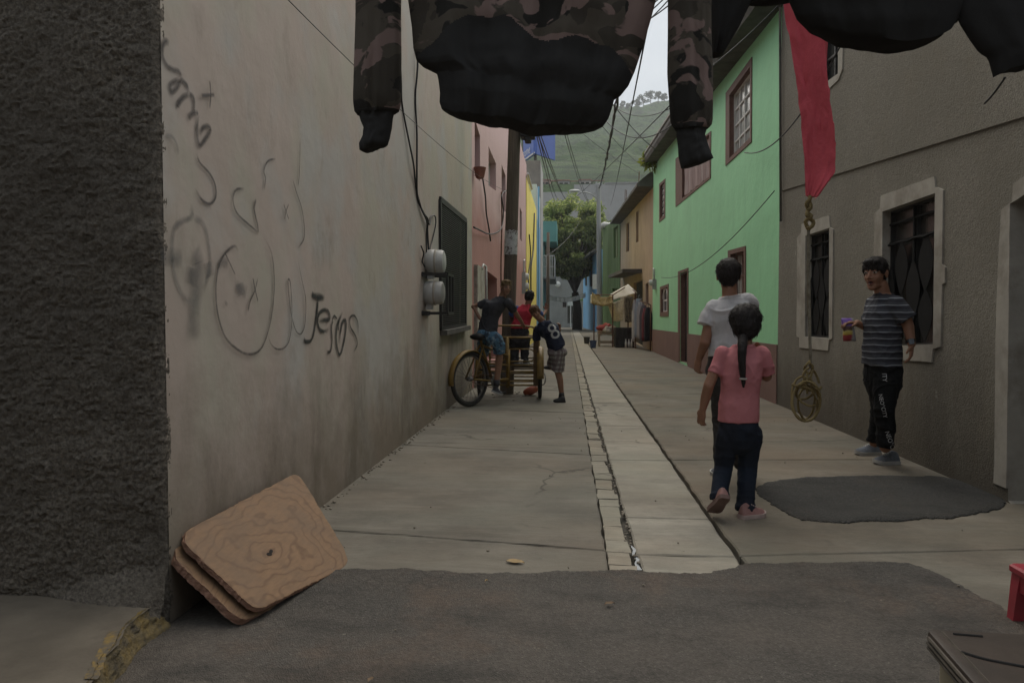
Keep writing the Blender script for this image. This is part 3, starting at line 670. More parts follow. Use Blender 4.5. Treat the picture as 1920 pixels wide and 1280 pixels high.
strokes('graffiti_doodle', m_sp2, [
    ([(316, 84), (310, 78), (304, 84), (303, 105), (311, 122), (322, 130), (334, 135), (340, 150)], .03), ([(338, 150), (328, 152), (317, 160), (320, 172), (330, 165), (338, 152), (348, 160), (352, 175)], .03), ([(352, 177), (341, 183), (332, 195), (331, 203)], .032),
    ([(352, 176), (360, 182), (362, 198), (360, 208)], .028), ([(370, 212), (360, 212), (350, 222)], .03), ([(370, 212), (367, 240), (368, 262), (373, 272), (382, 262), (392, 246), (388, 237), (378, 240), (373, 255)], .028),
    ([(366, 288), (372, 305), (390, 325), (400, 345), (402, 368), (392, 382), (376, 375), (362, 352)], .018),
    ([(478, 372), (474, 392), (480, 420), (482, 438)], .022), ([(455, 354), (440, 356), (434, 375), (442, 400), (465, 422), (482, 436)], .016), ([(492, 358), (495, 335), (492, 320), (500, 302), (515, 298)], .014),
    ([(546, 335), (553, 360), (563, 390), (568, 425), (567, 448), (556, 466)], .015), ([(560, 260), (559, 320), (556, 350)], .012),
    ([(444, 472), (438, 462), (428, 466), (415, 480), (405, 505), (401, 545), (405, 590), (418, 630), (438, 652), (462, 664), (485, 655), (500, 620), (509, 570), (511, 520), (506, 475), (492, 445)], .019),
    ([(418, 474), (428, 495), (438, 516)], .014), ([(497, 620), (505, 645), (520, 655), (536, 645), (543, 615), (544, 570), (541, 530), (537, 525), (538, 550), (543, 590), (552, 620), (562, 625), (569, 605), (570, 560), (562, 520), (554, 478)], .014),
    ([(480, 520), (474, 545), (465, 565), (461, 585)], .014), ([(470, 520), (475, 545), (480, 566)], .016), ([(528, 382), (534, 400), (538, 412)], .012), ([(538, 382), (532, 398), (530, 412)], .012), ([(372, 180), (385, 179), (398, 178)], .02), ([(388, 150), (390, 178), (388, 205)], .014)])
strokes('graffiti_ghost', m_sp3, [
    ([(357, 380), (358, 405), (340, 415), (325, 430), (321, 470), (326, 520), (342, 555), (362, 570)], .035), ([(360, 408), (378, 418), (388, 450), (392, 500), (380, 545)], .035), ([(358, 500), (356, 535)], .11), ([(360, 470), (370, 500), (362, 580), (360, 640)], .12), ([(388, 490), (392, 520)], .09),
    ([(447, 530), (450, 555)], .11), ([(438, 535), (455, 545), (460, 550)], .08), ([(305, 255), (318, 256), (327, 268), (332, 292)], .022), ([(422, 565), (420, 572)], .04), ([(296, 480), (340, 485)], .09), ([(405, 500), (415, 490), (425, 496)], .05)])

# meters and their wiring
mx_ = onx(812, 490, XL)
def meter(label, px, py, r, cage):
    t = thing('electric_meter', label, 'electric meter', PL.px(px, py))
    c = PL.px(px, py); X = V((0, 1, 0)); Z = V((0, 0, 1)); N = V((1, 0, 0))
    MB().lathe(c, [(r * .86, 0), (r * .95, .02), (r, .05), (r, .1), (r * .97, .105)], 28, ax=(X, Z, N)).build('meter_base', m_meter, t, True, auto=40)
    MB().lathe(c + N * .1, [(r * 1.0, 0), (r * 1.03, .004), (r * 1.03, .018), (r * .98, .022)], 28, ax=(X, Z, N)).build('meter_ring', m_trim, t, True, auto=40)
    MB().lathe(c + N * .12, [(r * .95, 0), (r * .95, .05), (r * .88, .075), (r * .6, .088), (.001, .09)], 28, ax=(X, Z, N)).build('meter_cover', m_meter, t, True, auto=40)
    mb = MB(); mb.beam(c + Z * (-r - .05) + N * .05, c + Z * (-r + .01) + N * .05, .08, .07, N); mb.build('meter_socket', m_meter, t)
    if cage:
        mb = MB()
        for z in (-r - .09, r + .06):
            for dx in (-r - .06, r + .06): mb.beam(c + X * dx + Z * z - N * .0, c + X * dx + Z * z + N * .27, .03, .03, Z)
            mb.beam(c + X * (-r - .06) + Z * z + N * .27, c + X * (r + .06) + Z * z + N * .27, .03, .03, N); mb.beam(c + X * (-r - .06) + Z * z + N * .01, c + X * (r + .06) + Z * z + N * .01, .05, .02, N)
        for dx in (-r - .06, 0, r + .06): mb.beam(c + X * dx + Z * (-r - .09) + N * .272, c + X * dx + Z * (r + .06) + N * .272, .025, .025, N)
        mb.build('meter_cage', m_iron, t)
    return t
meter('round grey electric meter on the pale wall, without cage', 799, 491, .135, False)
meter('round grey electric meter inside a black iron cage', 797, 549, .13, True)
def wallcable(label, pts, r=.012, off=.02, plane=PL, m=None, n=5):
    r = r * .8 if plane is PL else r
    P = smoothpath([plane.px(x, y, off + .012 * math.sin(i * 2.1)) for i, (x, y) in enumerate(pts)], n)
    o = MB().tube(P, r, 6).build('wall_cable', m or m_cable, None, True); return single(o, label, 'cable')
wallcable('long black cable running straight down the pale wall to the meters', [(779, -160), (778, 100), (777, 180), (778, 250), (776, 320), (781, 370), (790, 398), (797, 412), (800, 430), (800, 470)], .013)
wallcable('thin cable slanting down the pale wall from behind the left sleeve', [(735, -150), (745, 130), (752, 195), (762, 260), (770, 310), (778, 350), (786, 390), (795, 415), (798, 440), (796, 472)], .011)
wallcable('short looped cable arching above the upper meter', [(797, 414), (801, 421), (806, 407), (812, 405), (812, 420), (809, 450), (803, 466), (801, 474)], .010)
wallcable('short cable stub left of the upper meter', [(786, 461), (789, 475), (790, 490), (793, 500)], .010)

# pink house
PB = Plane((XL - .02, 0, 0), (0, 1, 0), (1, 0, 0))
yP = PB.uv(987, 500)[0]
pk = thing('pink_house', 'dusty pink two storey house past the pale wall', 'house', (-4, 18, 0))
ya = yE + .02
hq = [quad(PB, (890, 222), (900, 255), (900, 340), (890, 330)), quad(PB, (916, 274), (930, 307), (930, 358), (916, 348)), quad(PB, (940.5, 308), (948, 330), (948, 398), (940.5, 390)), quad(PB, (966.5, 374), (971, 388), (971, 441), (966.5, 436)), quad(PB, (974.5, 388), (978.5, 398), (978.5, 453), (974.5, 448))]
dq = quad(PB, (907, 503), (932, 522), (932, 668), (907, 705)); d2 = quad(PB, (956, 540), (962, 544), (962, 640), (956, 646))
zs = PB.uv(890, 340)[1]
facade('front_wall', PB, [(ya, -.1), (yP, -.1), (yP, 6.8), (ya, 6.8)], hq + [dq, d2], m_pink, pk, .22)
mb = MB(); mb.box((-9, ya, 0), (XL - .35, ya + .2, 6.7)); mb.box((-9, yP - .25, 0), (XL - .03, yP - .01, 6.7)); mb.box((-9, ya, 6.6), (XL - .3, yP, 6.7)); mb.build('side_wall', m_pinkup, pk)
for q in hq: window(pk, PB, q, m_white if q is not hq[0] else m_brown, m_glassw if q is hq[1] else m_glass, 2, 1, .16, .05)
MB().prism([PB.p(q, -.21) for q in dq], PB.N * -.02).build('door', M('red_interior', (.10, .03, .03), .4, 4), pk); MB().prism([PB.p(q, -.21) for q in d2], PB.N * -.02).build('door', m_dark, pk)
pil = MB(); a, b = PB.uv(889, 600)[0], PB.uv(903, 600)[0]
pil.beam(PB.p(((a + b) / 2, -.05), .03), PB.p(((a + b) / 2, PB.uv(896, 500)[1]), .03), b - a, .06, PB.N); pil.build('pilaster', M('peeling_whitewash', (.36, .33, .28), .3, 5, .9, bs=14, bstr=1, bdist=.03, dirt=(.2, .16, .12)), pk)
MB().tube([PB.px(905, 500, .06), PB.px(906, 560, .06), PB.px(907, 650, .06)], .025, 6).tube([PB.px(905, 500, .06), PB.px(900, 496, .06), PB.px(897, 505, .06)], .02, 6).build('drain_pipe', m_meter, pk, True)
pot = MB(); c = PB.px(888, 326, .0)
pot.lathe(c + V((.105, 0, -.08)), [(.05, 0), (.07, .02), (.10, .16), (.105, .18), (.09, .18), (.001, .16)], 16); single(pot.build('wall_planter', M('terracotta', (.23, .09, .06), .3, 8)), 'small terracotta planter hung below the first pink house window', 'planter')
wallcable('black cable hanging loose down the pink wall from the planter', [(900, 336), (904, 370), (908, 400), (912, 430), (914, 452)], .014, .05, PB)
wallcable('cable looping across the pink wall beside the utility pole', [(880, 426), (892, 432), (908, 438), (920, 438), (932, 430), (938, 415), (938, 390), (934, 372), (938, 362), (946, 356)], .014, .07, PB)
wallcable('thin grey pipe running down the pink wall beside the pole', [(936, 360), (936, 420), (936, 500), (936, 560)], .018, .05, PB, m_rust)
mt = PB.px(983, 535, .05)
def boxmeter(label, plane, px, py, s):
    t = thing('electric_meter', label, 'electric meter', plane.px(px, py)); c = plane.px(px, py, .06)
    MB().beam(c - V((0, 0, s)), c + V((0, 0, s)), s * 1.3, .12, plane.N).build('meter_box', m_meter, t)
    MB().lathe(c + plane.N * .06 + V((0, 0, s * .3)), [(s * .6, 0), (s * .6, .08), (s * .4, .11), (.001, .115)], 16, ax=(plane.U, V((0, 0, 1)), plane.N)).build('meter_cover', m_white, t, True, auto=40)
    MB().tube([c + V((0, 0, s)), c + V((0, .05, s * 3)), c + V((0, .25, s * 3.2))], .03, 6).build('conduit', m_meter, t)
boxmeter('upper small meter on the pink wall beside the yellow house', PB, 979, 522, .2); boxmeter('lower small meter on the pink wall beside the yellow house', PB, 979, 540, .2)

def terrace(name, label, px0, px1, h, mat, dep=.02, X=XL, roof=None, wins=(), sidem=None, door=None):
    P = Plane((X - dep, 0, 0), (0, 1, 0), (1, 0, 0)); a = P.uv(px0, 500)[0] + .02; b = P.uv(px1, 500)[0]
    t = thing(name, label, 'house', (X - 3, (a + b) / 2, 0)); hs = [quad(P, *w_) for w_ in wins]
    facade('front_wall', P, [(a, -.1), (b, -.1), (b, h), (a, h)], hs, mat, t, .15)
    mb = MB(); mb.box((X - 7, a, 0), (X - dep - .01, a + .2, h - .005)); mb.box((X - 7, b - .2, 0), (X - dep - .01, b - .004, h - .005)); mb.box((X - 7, a + .2, h - .15), (X - dep - .2, b - .2, h - .02)); mb.build('side_wall', sidem or mat, t)
    for q in hs: window(t, P, q, m_white, m_glass, 2, 2, .1, .06)
    if roof: MB().box((X - 7.1, a - .05, h + .003), (X + .12, b + .05, h + .18)).build('roof', roof, t)
    return t, P, a, b
yt, PY, a, b = terrace('yellow_house', 'bright yellow house with loose wires on its wall', 987, 1006, 6.3, m_yellow, .0)
MB().tube([V((XL + .05, a - .1, 6.4)), V((XL + .05, a + 3, 6.36))], .05, 8).build('drain_pipe', m_white, yt)
wallcable('black wire trailing down the yellow wall', [(1000, 400), (997, 470), (994, 500), (993, 560)], .03, .05, PY)
wallcable('second thin wire on the yellow wall, left of the longer one', [(990, 440), (992, 480), (989, 520), (990, 560)], .025, .05, PY)
bt, PBl, a, b = terrace('blue_house', 'narrow sky blue house with a pale upper storey', 1006.3, 1013, 6.0, m_blue)
mb = MB(); mb.box((XL - 6.8, a, 6.003), (XL - .03, b, 7.7)); mb.build('upper_storey', m_paleblue, bt)
MB().box((XL + .02, a + .1, 0), (XL + .1, a + .35, 7.6)).build('drain_pipe', m_blue, bt)
gt, PG, a, b = terrace('concrete_house', 'tall raw concrete house under the blue billboard', 1013.3, 1018, 9.9, m_greyfar, sidem=M('brown_cement', (.22, .19, .16), .2, 2))
tt, PT, a, b = terrace('teal_house', 'teal house with a white balcony railing', 1018.2, 1026, 7.2, m_teal, .3)
bal = MB(); bal.box((XL - .4, a + .5, 3.9), (XL + .55, b - .5, 4.05)); bl = bal.build('balcony', m_greyw, tt)
rl = MB()
for i in range(15):
    yy = lerp(a + .55, b - .55, i / 14); rl.tube([(XL + .5, yy, 4.05), (XL + .5, yy, 5.6)], .035, 5)
for i in range(6):
    xx = lerp(XL - .25, XL + .5, i / 5); rl.tube([(xx, a + .55, 4.05), (xx, a + .55, 5.6)], .035, 5)
rl.tube([(XL - .28, a + .55, 5.62), (XL + .5, a + .55, 5.62), (XL + .5, b - .55, 5.62)], .05, 6); rl.tube([(XL - .28, a + .55, 4.8), (XL + .5, a + .55, 4.8), (XL + .5, b - .55, 4.8)], .035, 6); rl.build('railing', m_white, bl)
MB().box((XL - .35, a - .02, 6.6), (XL + .7, b, 8.1)).build('parapet', m_teal, tt)
# ------------------------------------------------------------------ houses, right side
XR = 2.82
PR = Plane((XR, 0, 0), (0, 1, 0), (-1, 0, 0))
gh = thing('grey_house', 'grey roughcast house with pale plaster window surrounds and barred windows', 'house', (5, 7, 0))
yG = PR.uv(1460, 500)[0]
o1 = quad(PR, (1512, 442), (1557, 427), (1556, 635), (1511, 631)); o2 = quad(PR, (1657, 397), (1756, 362), (1752, 645), (1655, 649))
od = quad(PR, (1897, 382), (2125, 240), (2125, 1210), (1890, 938)); o3 = quad(PR, (1536, 20), (1574, -14), (1573, 138), (1536, 165))
facade('front_wall', PR, [(yG - .003, -.1), (3.35, -.1), (3.35, 6.6), (yG - .003, 6.6)], [o1, o2, o3, od], m_grey, gh, .1, m_trim)
mb = MB(); mb.box((XR + .4, 3.35, 0), (9, 3.5, 6.5)); mb.box((XR + .4, yG - .2, 0), (9, yG - .01, 6.5)); mb.box((XR + .2, 3.5, 6.3), (9, yG - .2, 6.45)); mb.build('side_wall', m_greyw, gh)
s1 = quad(PR, (1496.5, 446), (1504, 435), (1504.5, 420), (1556.5, 404), (1558, 426), (1564, 430), (1563, 520), (1562, 634), (1556, 637), (1554, 657), (1500, 652), (1500, 633), (1495, 631), (1496, 540))
s2 = quad(PR, (1642, 400), (1652, 391), (1654, 367), (1754, 331), (1756, 351), (1771, 356), (1769, 495), (1775, 501), (1774, 530), (1769, 533), (1766, 650), (1752, 654), (1749, 679), (1645, 671), (1643, 652), (1638, 650))
sdr = quad(PR, (1866, 905), (1868, 857), (1870, 635), (1872, 560), (1875, 496), (1880, 394), (1901, 378), (1903, 345), (2140, 175), (2140, 1235), (2125, 1210), (2125, 240), (1897, 382), (1894, 640), (1890, 915))
sup = quad(PR, (1530, 30), (1530, 0), (1580, -50), (1580, 60), (1583, 70), (1581, 130), (1574, 150), (1560, 163), (1530, 185))
surround(gh, PR, ragged(s1, .03, .004, 3), o1, m_trim); surround(gh, PR, ragged(s2, .03, .005, 5), o2, m_trim); surround(gh, PR, ragged(sup, .05, .004, 7), o3, m_trim)
sm = MB(); r_ = ragged(sdr, .04, .004, 9); sm.prism([PR.p(q, .012) for q in r_], PR.N * -.02); sm.build('door_surround', m_trim, gh)
def petal(mb, plane, q, s, t, w_, h, off, n=14):
    c = qpt(q, s, t); pts = []
    for i in range(n + 1): a = i / n; pts.append((c[0] + w_ * math.sin(math.pi * a) * (1 - .25 * a), c[1] + h * (.5 - a)))
    for i in range(1, n): a = 1 - i / n; pts.append((c[0] - w_ * math.sin(math.pi * a) * (1 - .25 * a), c[1] + h * (.5 - a)))
    mb.prism([plane.p(p, off) for p in pts], plane.N * .006)
m_curt = M('dark_pane', (.04, .037, .034), .4, 3, .25, .5, stretch=(1, 4, .6))
for q, nx in ((o1, 2), (o2, 2)):
    wd = window(gh, PR, q, m_iron, m_curt, 2, 1, .085, .035, .03)
    gb = MB(); hgt = abs(q[0][1] - q[3][1])
    for tt_ in (.1, .24): gb.beam(PR.p(qpt(q, 0, tt_), -.06), PR.p(qpt(q, 1, tt_), -.06), .018, .02, PR.N)
    gb.tube([PR.p(qpt(q, s_ / 10, .25 + .006 * math.sin(s_ * 2)), -.045) for s_ in range(11)], .011, 6); gb.beam(PR.p(qpt(q, .5, .02), -.055), PR.p(qpt(q, .5, .98), -.055), .022, .02, PR.N)
    Wd = abs(q[0][0] - q[1][0])
    for s_, t_, w2, h2 in ((.27, .44, .095, .40), (.73, .44, .095, .40), (.5, .62, .1, .44), (.04, .62, .07, .42), (.96, .62, .07, .42), (.27, .80, .095, .36), (.73, .80, .095, .36)):
        petal(gb, PR, q, s_, t_, w2 * Wd * 1.5, h2 * hgt, -.05)
    gb.build('grille', m_petal, wd)
window(gh, PR, o3, m_iron, m_glass, 2, 3, .08, .04)
dr = MB(); dr.prism([PR.p(q, -.16) for q in od], PR.N * -.04); dd = dr.build('door', M('black_door', (.035, .032, .03), .2, 5, .6), gh)
hb = MB()
for i in range(1, 5): hb.beam(PR.p(qpt(od, i / 5, .02), -.15), PR.p(qpt(od, i / 5, .98), -.15), .04, .03, PR.N)
for j in (.3, .6): hb.beam(PR.p(qpt(od, .02, j), -.148), PR.p(qpt(od, .98, j), -.148), .05, .03, PR.N)
hb.build('door_bars', m_iron, dd)
cb = MB(); cb.beam(PR.px(1467, 356, .004), PR.px(2225, 121, .004), .03, .024, PR.N); cb.build('band_course', m_grey, gh)
MB().tube([PR.px(1466, -120, .03), PR.px(1467, 60, .03), PR.px(1468, 415, .03)], .016, 8).build('conduit', m_slab, gh, True)

mh = thing('mint_house', 'mint green two storey house with brown base and window frames', 'house', (6, 17, 0))
yM = PR.uv(1224, 500)[0]
tF = PR.uv(1224, 314); tN = PR.uv(1460, 22)
holes = [quad(PR, (1369, 179), (1408, 125), (1407.5, 258), (1369, 297)), quad(PR, (1280, 292), (1331, 252), (1331, 331), (1280, 372)), quad(PR, (1238.5, 349), (1246.5, 341), (1246, 402), (1238.5, 410)),
         quad(PR, (1276, 513), (1289, 508), (1289, 680.5), (1276, 677)), quad(PR, (1371, 477), (1396, 470), (1396, 560), (1371, 560)), quad(PR, (1240.5, 543), (1252, 538), (1252, 584), (1240.5, 585))]
facade('front_wall', PR, [(yG, -.1), (yM, -.1), (yM, tF[1]), (yG, tN[1])], holes, m_mint, mh, .16, m_brown)
MB().box((XR + .2, yG + .01, 0), (9, yG + .2, tN[1] - .01)).build('side_wall', m_mint, mh); MB().box((XR + .2, yM - .2, 0), (9, yM - .01, tF[1] - .01)).build('side_wall', m_mint, mh)
pb0, pb1 = PR.uv(1224, 617)[1], PR.uv(1457, 646)[1]
yd0, yd1 = PR.uv(1291, 600)[0], PR.uv(1273, 600)[0]
for a, b in ((yG + .002, yd0), (yd1, yM - .002)):
    f = lambda q: lerp(pb1, pb0, (q - yG) / (yM - yG))
    MB().prism([PR.p((a, -.1), .016), PR.p((b, -.1), .016), PR.p((b, f(b)), .016), PR.p((a, f(a)), .016)], PR.N * -.02).build('plinth', m_plinth, mh)
outs = [quad(PR, (1362, 175), (1411, 107), (1410, 266), (1361.5, 311)), quad(PR, (1267.5, 298), (1334, 246), (1333, 334), (1267.5, 388)), quad(PR, (1236.5, 345), (1248, 335), (1247.5, 408), (1236.5, 417)),
        None, quad(PR, (1366, 470), (1399, 461), (1399, 566), (1366, 566)), quad(PR, (1238, 538), (1254, 532), (1254, 593), (1238, 593))]
for o_, h_ in zip(outs, holes):
    if o_: surround(mh, PR, o_, h_, m_brown, .015)
window(mh, PR, holes[0], m_white, m_glassw, 4, 4, .09, .05, .03); 
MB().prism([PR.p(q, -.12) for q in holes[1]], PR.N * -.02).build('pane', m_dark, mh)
cu = MB(); rows = []
for j in range(9):
    rows.append([PR.p(qpt(holes[1], .02 + .96 * i / 30, .02 + .93 * j / 8), -.05 + .03 * math.sin(i * .9 + .3 * math.sin(j)) + .01 * math.sin(i * 2.3)) for i in range(31)])
cu.loft(rows, False, closed=False); cu.build('curtain', M('faded_curtain', (.35, .27, .25), .35, 2.5, .9, stretch=(1, 3, .5), dirt=(.5, .45, .42)), mh, True)
wi = window(mh, PR, holes[2], m_iron, m_glass, 1, 1, .08, .04); sc_ = MB(); 
for j in range(5): sc_.tube([PR.p((qpt(holes[2], .5, .1 + .19 * j)[0] + .18 * math.cos(a * .7), qpt(holes[2], .5, .1 + .19 * j)[1] + .12 * math.sin(a * .7)), -.04) for a in range(9)], .02, 5)
sc_.build('grille', m_white, wi)
MB().prism([PR.p(q, -.12) for q in quad(PR, (1276, 513), (1281.5, 511), (1281.5, 680), (1276, 678))], PR.N * -.03).build('door', m_dark, mh)
d_ = MB().prism([PR.p(q, -.08) for q in quad(PR, (1281.8, 511), (1289, 508), (1289, 682), (1281.8, 680))], PR.N * -.03).build('door', M('off_white_door', (.42, .40, .36), .1, 4, .6), mh)
MB().beam(PR.px(1283.5, 595, -.05), PR.px(1283.5, 604, -.05), .03, .03, PR.N).build('door_handle', m_iron, d_)
surround(mh, PR, quad(PR, (1272, 509), (1291, 502), (1291, 684), (1289.2, 683), (1289.2, 507.5), (1275.5, 512), (1275.5, 678), (1272, 677.5)), quad(PR, (1273, 512), (1273.2, 511.8), (1273.1, 512.4)), m_brown, .015, 'door_frame')
window(mh, PR, holes[4], m_brown, m_glassw, 2, 2, .09, .06); wl = window(mh, PR, holes[5], m_white, m_glass, 2, 2, .07, .07, .05)
ar = MB(); c_ = qpt(holes[5], .5, .45); ww = abs(holes[5][0][0] - holes[5][1][0]) * .36
ar.tube([PR.p((c_[0] + ww * math.cos(a / 12 * math.pi), c_[1] + .6 * ww * math.sin(a / 12 * math.pi)), -.03) for a in range(13)], .025, 5); ar.build('grille', m_white, wl)
ev = MB(); a0, b0 = PR.p((yG - .06, tN[1]), 0), PR.p((yM + .04, tF[1]), 0)
prof = [(.3, .0), (-.36, .0), (-.40, .1), (-.38, .24), (.3, .24)]
ev.loft([[a0.lerp(b0, t) + V((x_ + .012 * noise.noise(V((t * 30, i, 0))), 0, z_ + .015 * noise.noise(V((t * 24, i, 5))))) for i, (x_, z_) in enumerate(prof)] for t in [i / 40 for i in range(41)]], True); ev.build('roof_slab', m_slab, mh)
ev = MB(); ev.loft([[a0.lerp(b0, t) + V((x_, 0, z_)) for x_, z_ in ((-.41, .243), (-.41, .30), (4, .30), (4, .243))] for t in (0, .5, 1)]); ev.build('roof', M('light_roof_edge', (.3, .285, .25), .2, 5), mh)
boxmeter('small meter box with pipe on the mint wall by the lower window', PR, 1230, 533, .16)

bh = thing('beige_house', 'beige house with slit windows under a dark overhanging roof', 'house', (6, 31, 0))
yB = PR.uv(1163, 500)[0]; tN2, tF2 = PR.uv(1223.5, 352), PR.uv(1163.5, 419)
P2 = Plane((XR + .01, 0, 0), (0, 1, 0), (-1, 0, 0))
hb_ = [quad(P2, (1174, 420), (1179.5, 416), (1179.5, 471), (1174, 472.5)), quad(P2, (1192.5, 398), (1197, 393), (1197, 453), (1192.5, 455)), quad(P2, (1188, 531), (1205, 524), (1205, 651), (1188, 641)), quad(P2, (1210.5, 532), (1216, 529), (1216, 570), (1210.5, 570))]
facade('front_wall', P2, [(yM, -.1), (yB, -.1), (yB, tF2[1]), (yM, tN2[1])], hb_, m_beige, bh, .15)
mb = MB(); mb.box((XR + .2, yB - .2, 0), (9, yB - .01, 5.6)); mb.build('side_wall', m_beige, bh)
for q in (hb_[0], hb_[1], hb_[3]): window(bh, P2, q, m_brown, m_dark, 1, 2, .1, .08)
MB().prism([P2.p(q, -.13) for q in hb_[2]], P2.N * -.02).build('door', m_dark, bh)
a0, b0 = P2.p((yM + .05, tN2[1]), 0), P2.p((yB + .3, tF2[1]), 0)
ev = MB(); ev.loft([[a0.lerp(b0, t) + V((x_, 0, z_ + .03 * noise.noise(V((t * 15, x_, 1))))) for x_, z_ in ((.1, .0), (-.55, .02), (-.55, .12), (-.1, .5), (4, .55), (4, .3))] for t in [i / 20 for i in range(21)]]); ev.build('roof', m_slab, bh)
can = MB(); c0, c1 = P2.px(1168, 516, 0), P2.px(1204, 504, 0); can.prism([c0, c1, c1 + V((-.75, 0, 0)), c0 + V((-.75, 0, 0))], (0, 0, -.14)); can.build('door_canopy', m_slab, bh)

def wallplane(p0, p1):
    u = V((p1[0] - p0[0], p1[1] - p0[1], 0)).normalized(); n = V((0, 0, 1)).cross(u); 
    if n.x > 0: n = -n
    return Plane((p0[0], p0[1], 0), u, n), math.dist(p0, p1)
PD, LD = wallplane((2.8, yB + .05), (2.2, 48.5))
dg = thing('green_house', 'narrow moss green ribbed metal house beside the lamp post', 'house', (5, 44, 0))
k = NT('moss_green_metal').set(.6, .3); a = k.ramp(k.noise(1.2, 7, .7, (1, 1, .3)), [(.3, (.06, .105, .03)), (.7, (.135, .205, .07))]); a = k.mix(k.ramp(k.noise(5, 8, .7, (1, 1, .12)), [(.55, G(0)), (.7, G(.6))]), a, (.05, .07, .035))
wv = k.n('ShaderNodeTexWave', Scale=.55, Distortion=.5); wv.bands_direction = 'Y'; k.l(k.co(), wv.inputs[0]); k.color(a); k.bump(wv.outputs['Fac'], 1, .06)
dw = [quad(PD, (1150.5, 428), (1159, 422), (1159, 482), (1150.5, 484)), quad(PD, (1148, 541), (1158, 540), (1158, 553), (1148, 553))]
facade('front_wall', PD, [(0, -.1), (LD, -.1), (LD, 6.8), (0, 6.5)], dw, k.m, dg, .2)
for q in dw: window(dg, PD, q, M('green_frame', (.12, .16, .06)), M('green_shutter', (.16, .19, .09), .3, 5), 2, 1, .1, .08)
mb = MB(); mb.box((2.5, 48.3, 0), (8, 48.5, 6.75)); mb.box((3.1, yB + .1, 6.4), (8, 48.3, 6.48)); mb.build('side_wall', k.m, dg)
db = MB(); 
for i in range(7): c = PD.p((LD - .3 - .5 * i * .4, 6.75), rnd.uniform(-.3, .1)); db.ellip(c + V((0, 0, .1)), (rnd.uniform(.12, .25), .2, rnd.uniform(.1, .2)), nu=7, nv=5)
db.build('parapet_rubble', m_white, dg)

PU, LU = wallplane((2.2, 53), (1.45, 72))
bu = thing('blue_shop_house', 'low blue house with dark awning behind the lamp post', 'house', (4, 62, 0))
bw_ = [quad(PU, (1096.5, 497), (1101, 497), (1101, 536), (1096.5, 536)), quad(PU, (1106, 496), (1111, 494), (1111, 538), (1106, 537))]
facade('front_wall', PU, [(0, -.1), (LU, -.1), (LU, 6.2), (0, 5.8)], bw_, m_blue, bu, .15)
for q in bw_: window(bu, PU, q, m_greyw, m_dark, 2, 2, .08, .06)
mb = MB(); mb.box((2.21, 52.8, 0), (8, 52.99, 5.8)); mb.build('side_wall', m_blue, bu)
MB().prism([PU.p((-.2, 5.9), 0), PU.p((LU + .2, 6.3), 0), PU.p((LU + .2, 5.9), .7), PU.p((-.2, 5.5), .7)], (0, 0, .16)).build('awning', m_slab, bu)
sp_ = MB(); a, b = at(1111, 528, 52.6), at(1123, 528, 52.6)
sp_.box((a.x, 52.55, at(1111, 542, 52.6).z), (b.x, 52.62, at(1111, 514, 52.6).z)); sg = single(sp_.build('wall_sign', m_white), 'white notice board on the blue house beside the lamp post', 'sign')

# far end of the street
ew = thing('end_house', 'plain grey cement house closing the end of the alley', 'house', (-.5, 78, 0))
PE = Plane((0, 76, 0), (1, 0, 0), (0, -1, 0))
eh = [quad(PE, (1055, 565), (1062, 565), (1062, 576), (1055, 576)), quad(PE, (1064, 573), (1077, 573), (1077, 606), (1064, 606))]
facade('front_wall', PE, [(-3.4, -.1), (2.8, -.1), (2.8, 7.4), (-3.4, 7.4)], eh, m_greyw, ew, .25)
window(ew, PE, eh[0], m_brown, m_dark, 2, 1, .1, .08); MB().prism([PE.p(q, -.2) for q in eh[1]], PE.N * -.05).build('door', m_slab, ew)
mb = MB(); mb.box((-3.4, 76.01, 0), (-3.2, 80, 7.4)); mb.box((2.6, 76.01, 0), (2.8, 80, 7.4)); mb.box((-3.4, 76.2, 7.2), (2.8, 80, 7.35)); mb.build('side_wall', m_greyw, ew)
MB().prism([PE.px(1069, 558, .02), PE.px(1093, 556, .02), PE.px(1093, 564, 1.0), PE.px(1069, 566, 1.0)], (0, 0, .12)).build('awning', m_dgreen, ew)
c = at(1046, 533, 75.6); single(MB().ellip(c, (.28, .28, .3)).tube([c + V((0, .1, .2)), c + V((0, .6, .35))], .05, 6).build('globe_lamp', m_white, smooth=True), 'small white globe lamp on the grey end wall', 'lamp')
b_ = MB(); b_.bbox((at(1078, 600, 70).x, 69.8, 0), (at(1084, 600, 70).x, 70.2, 3.0), .03); single(b_.build('gate_post', m_greyfar), 'pale concrete gate post near the blue house', 'post')
sg_ = MB(); sg_.box((at(1064, 568, 74).x, 73.9, at(1064, 573, 74).z), (at(1077, 568, 74).x, 74.0, at(1064, 565, 74).z)); sg_.tube([(at(1070, 568, 74).x, 73.95, 0), (at(1070, 568, 74).x, 73.95, 2.3)], .05, 6); single(sg_.build('street_sign', m_white), 'small white sign on a post before the grey end house', 'sign')

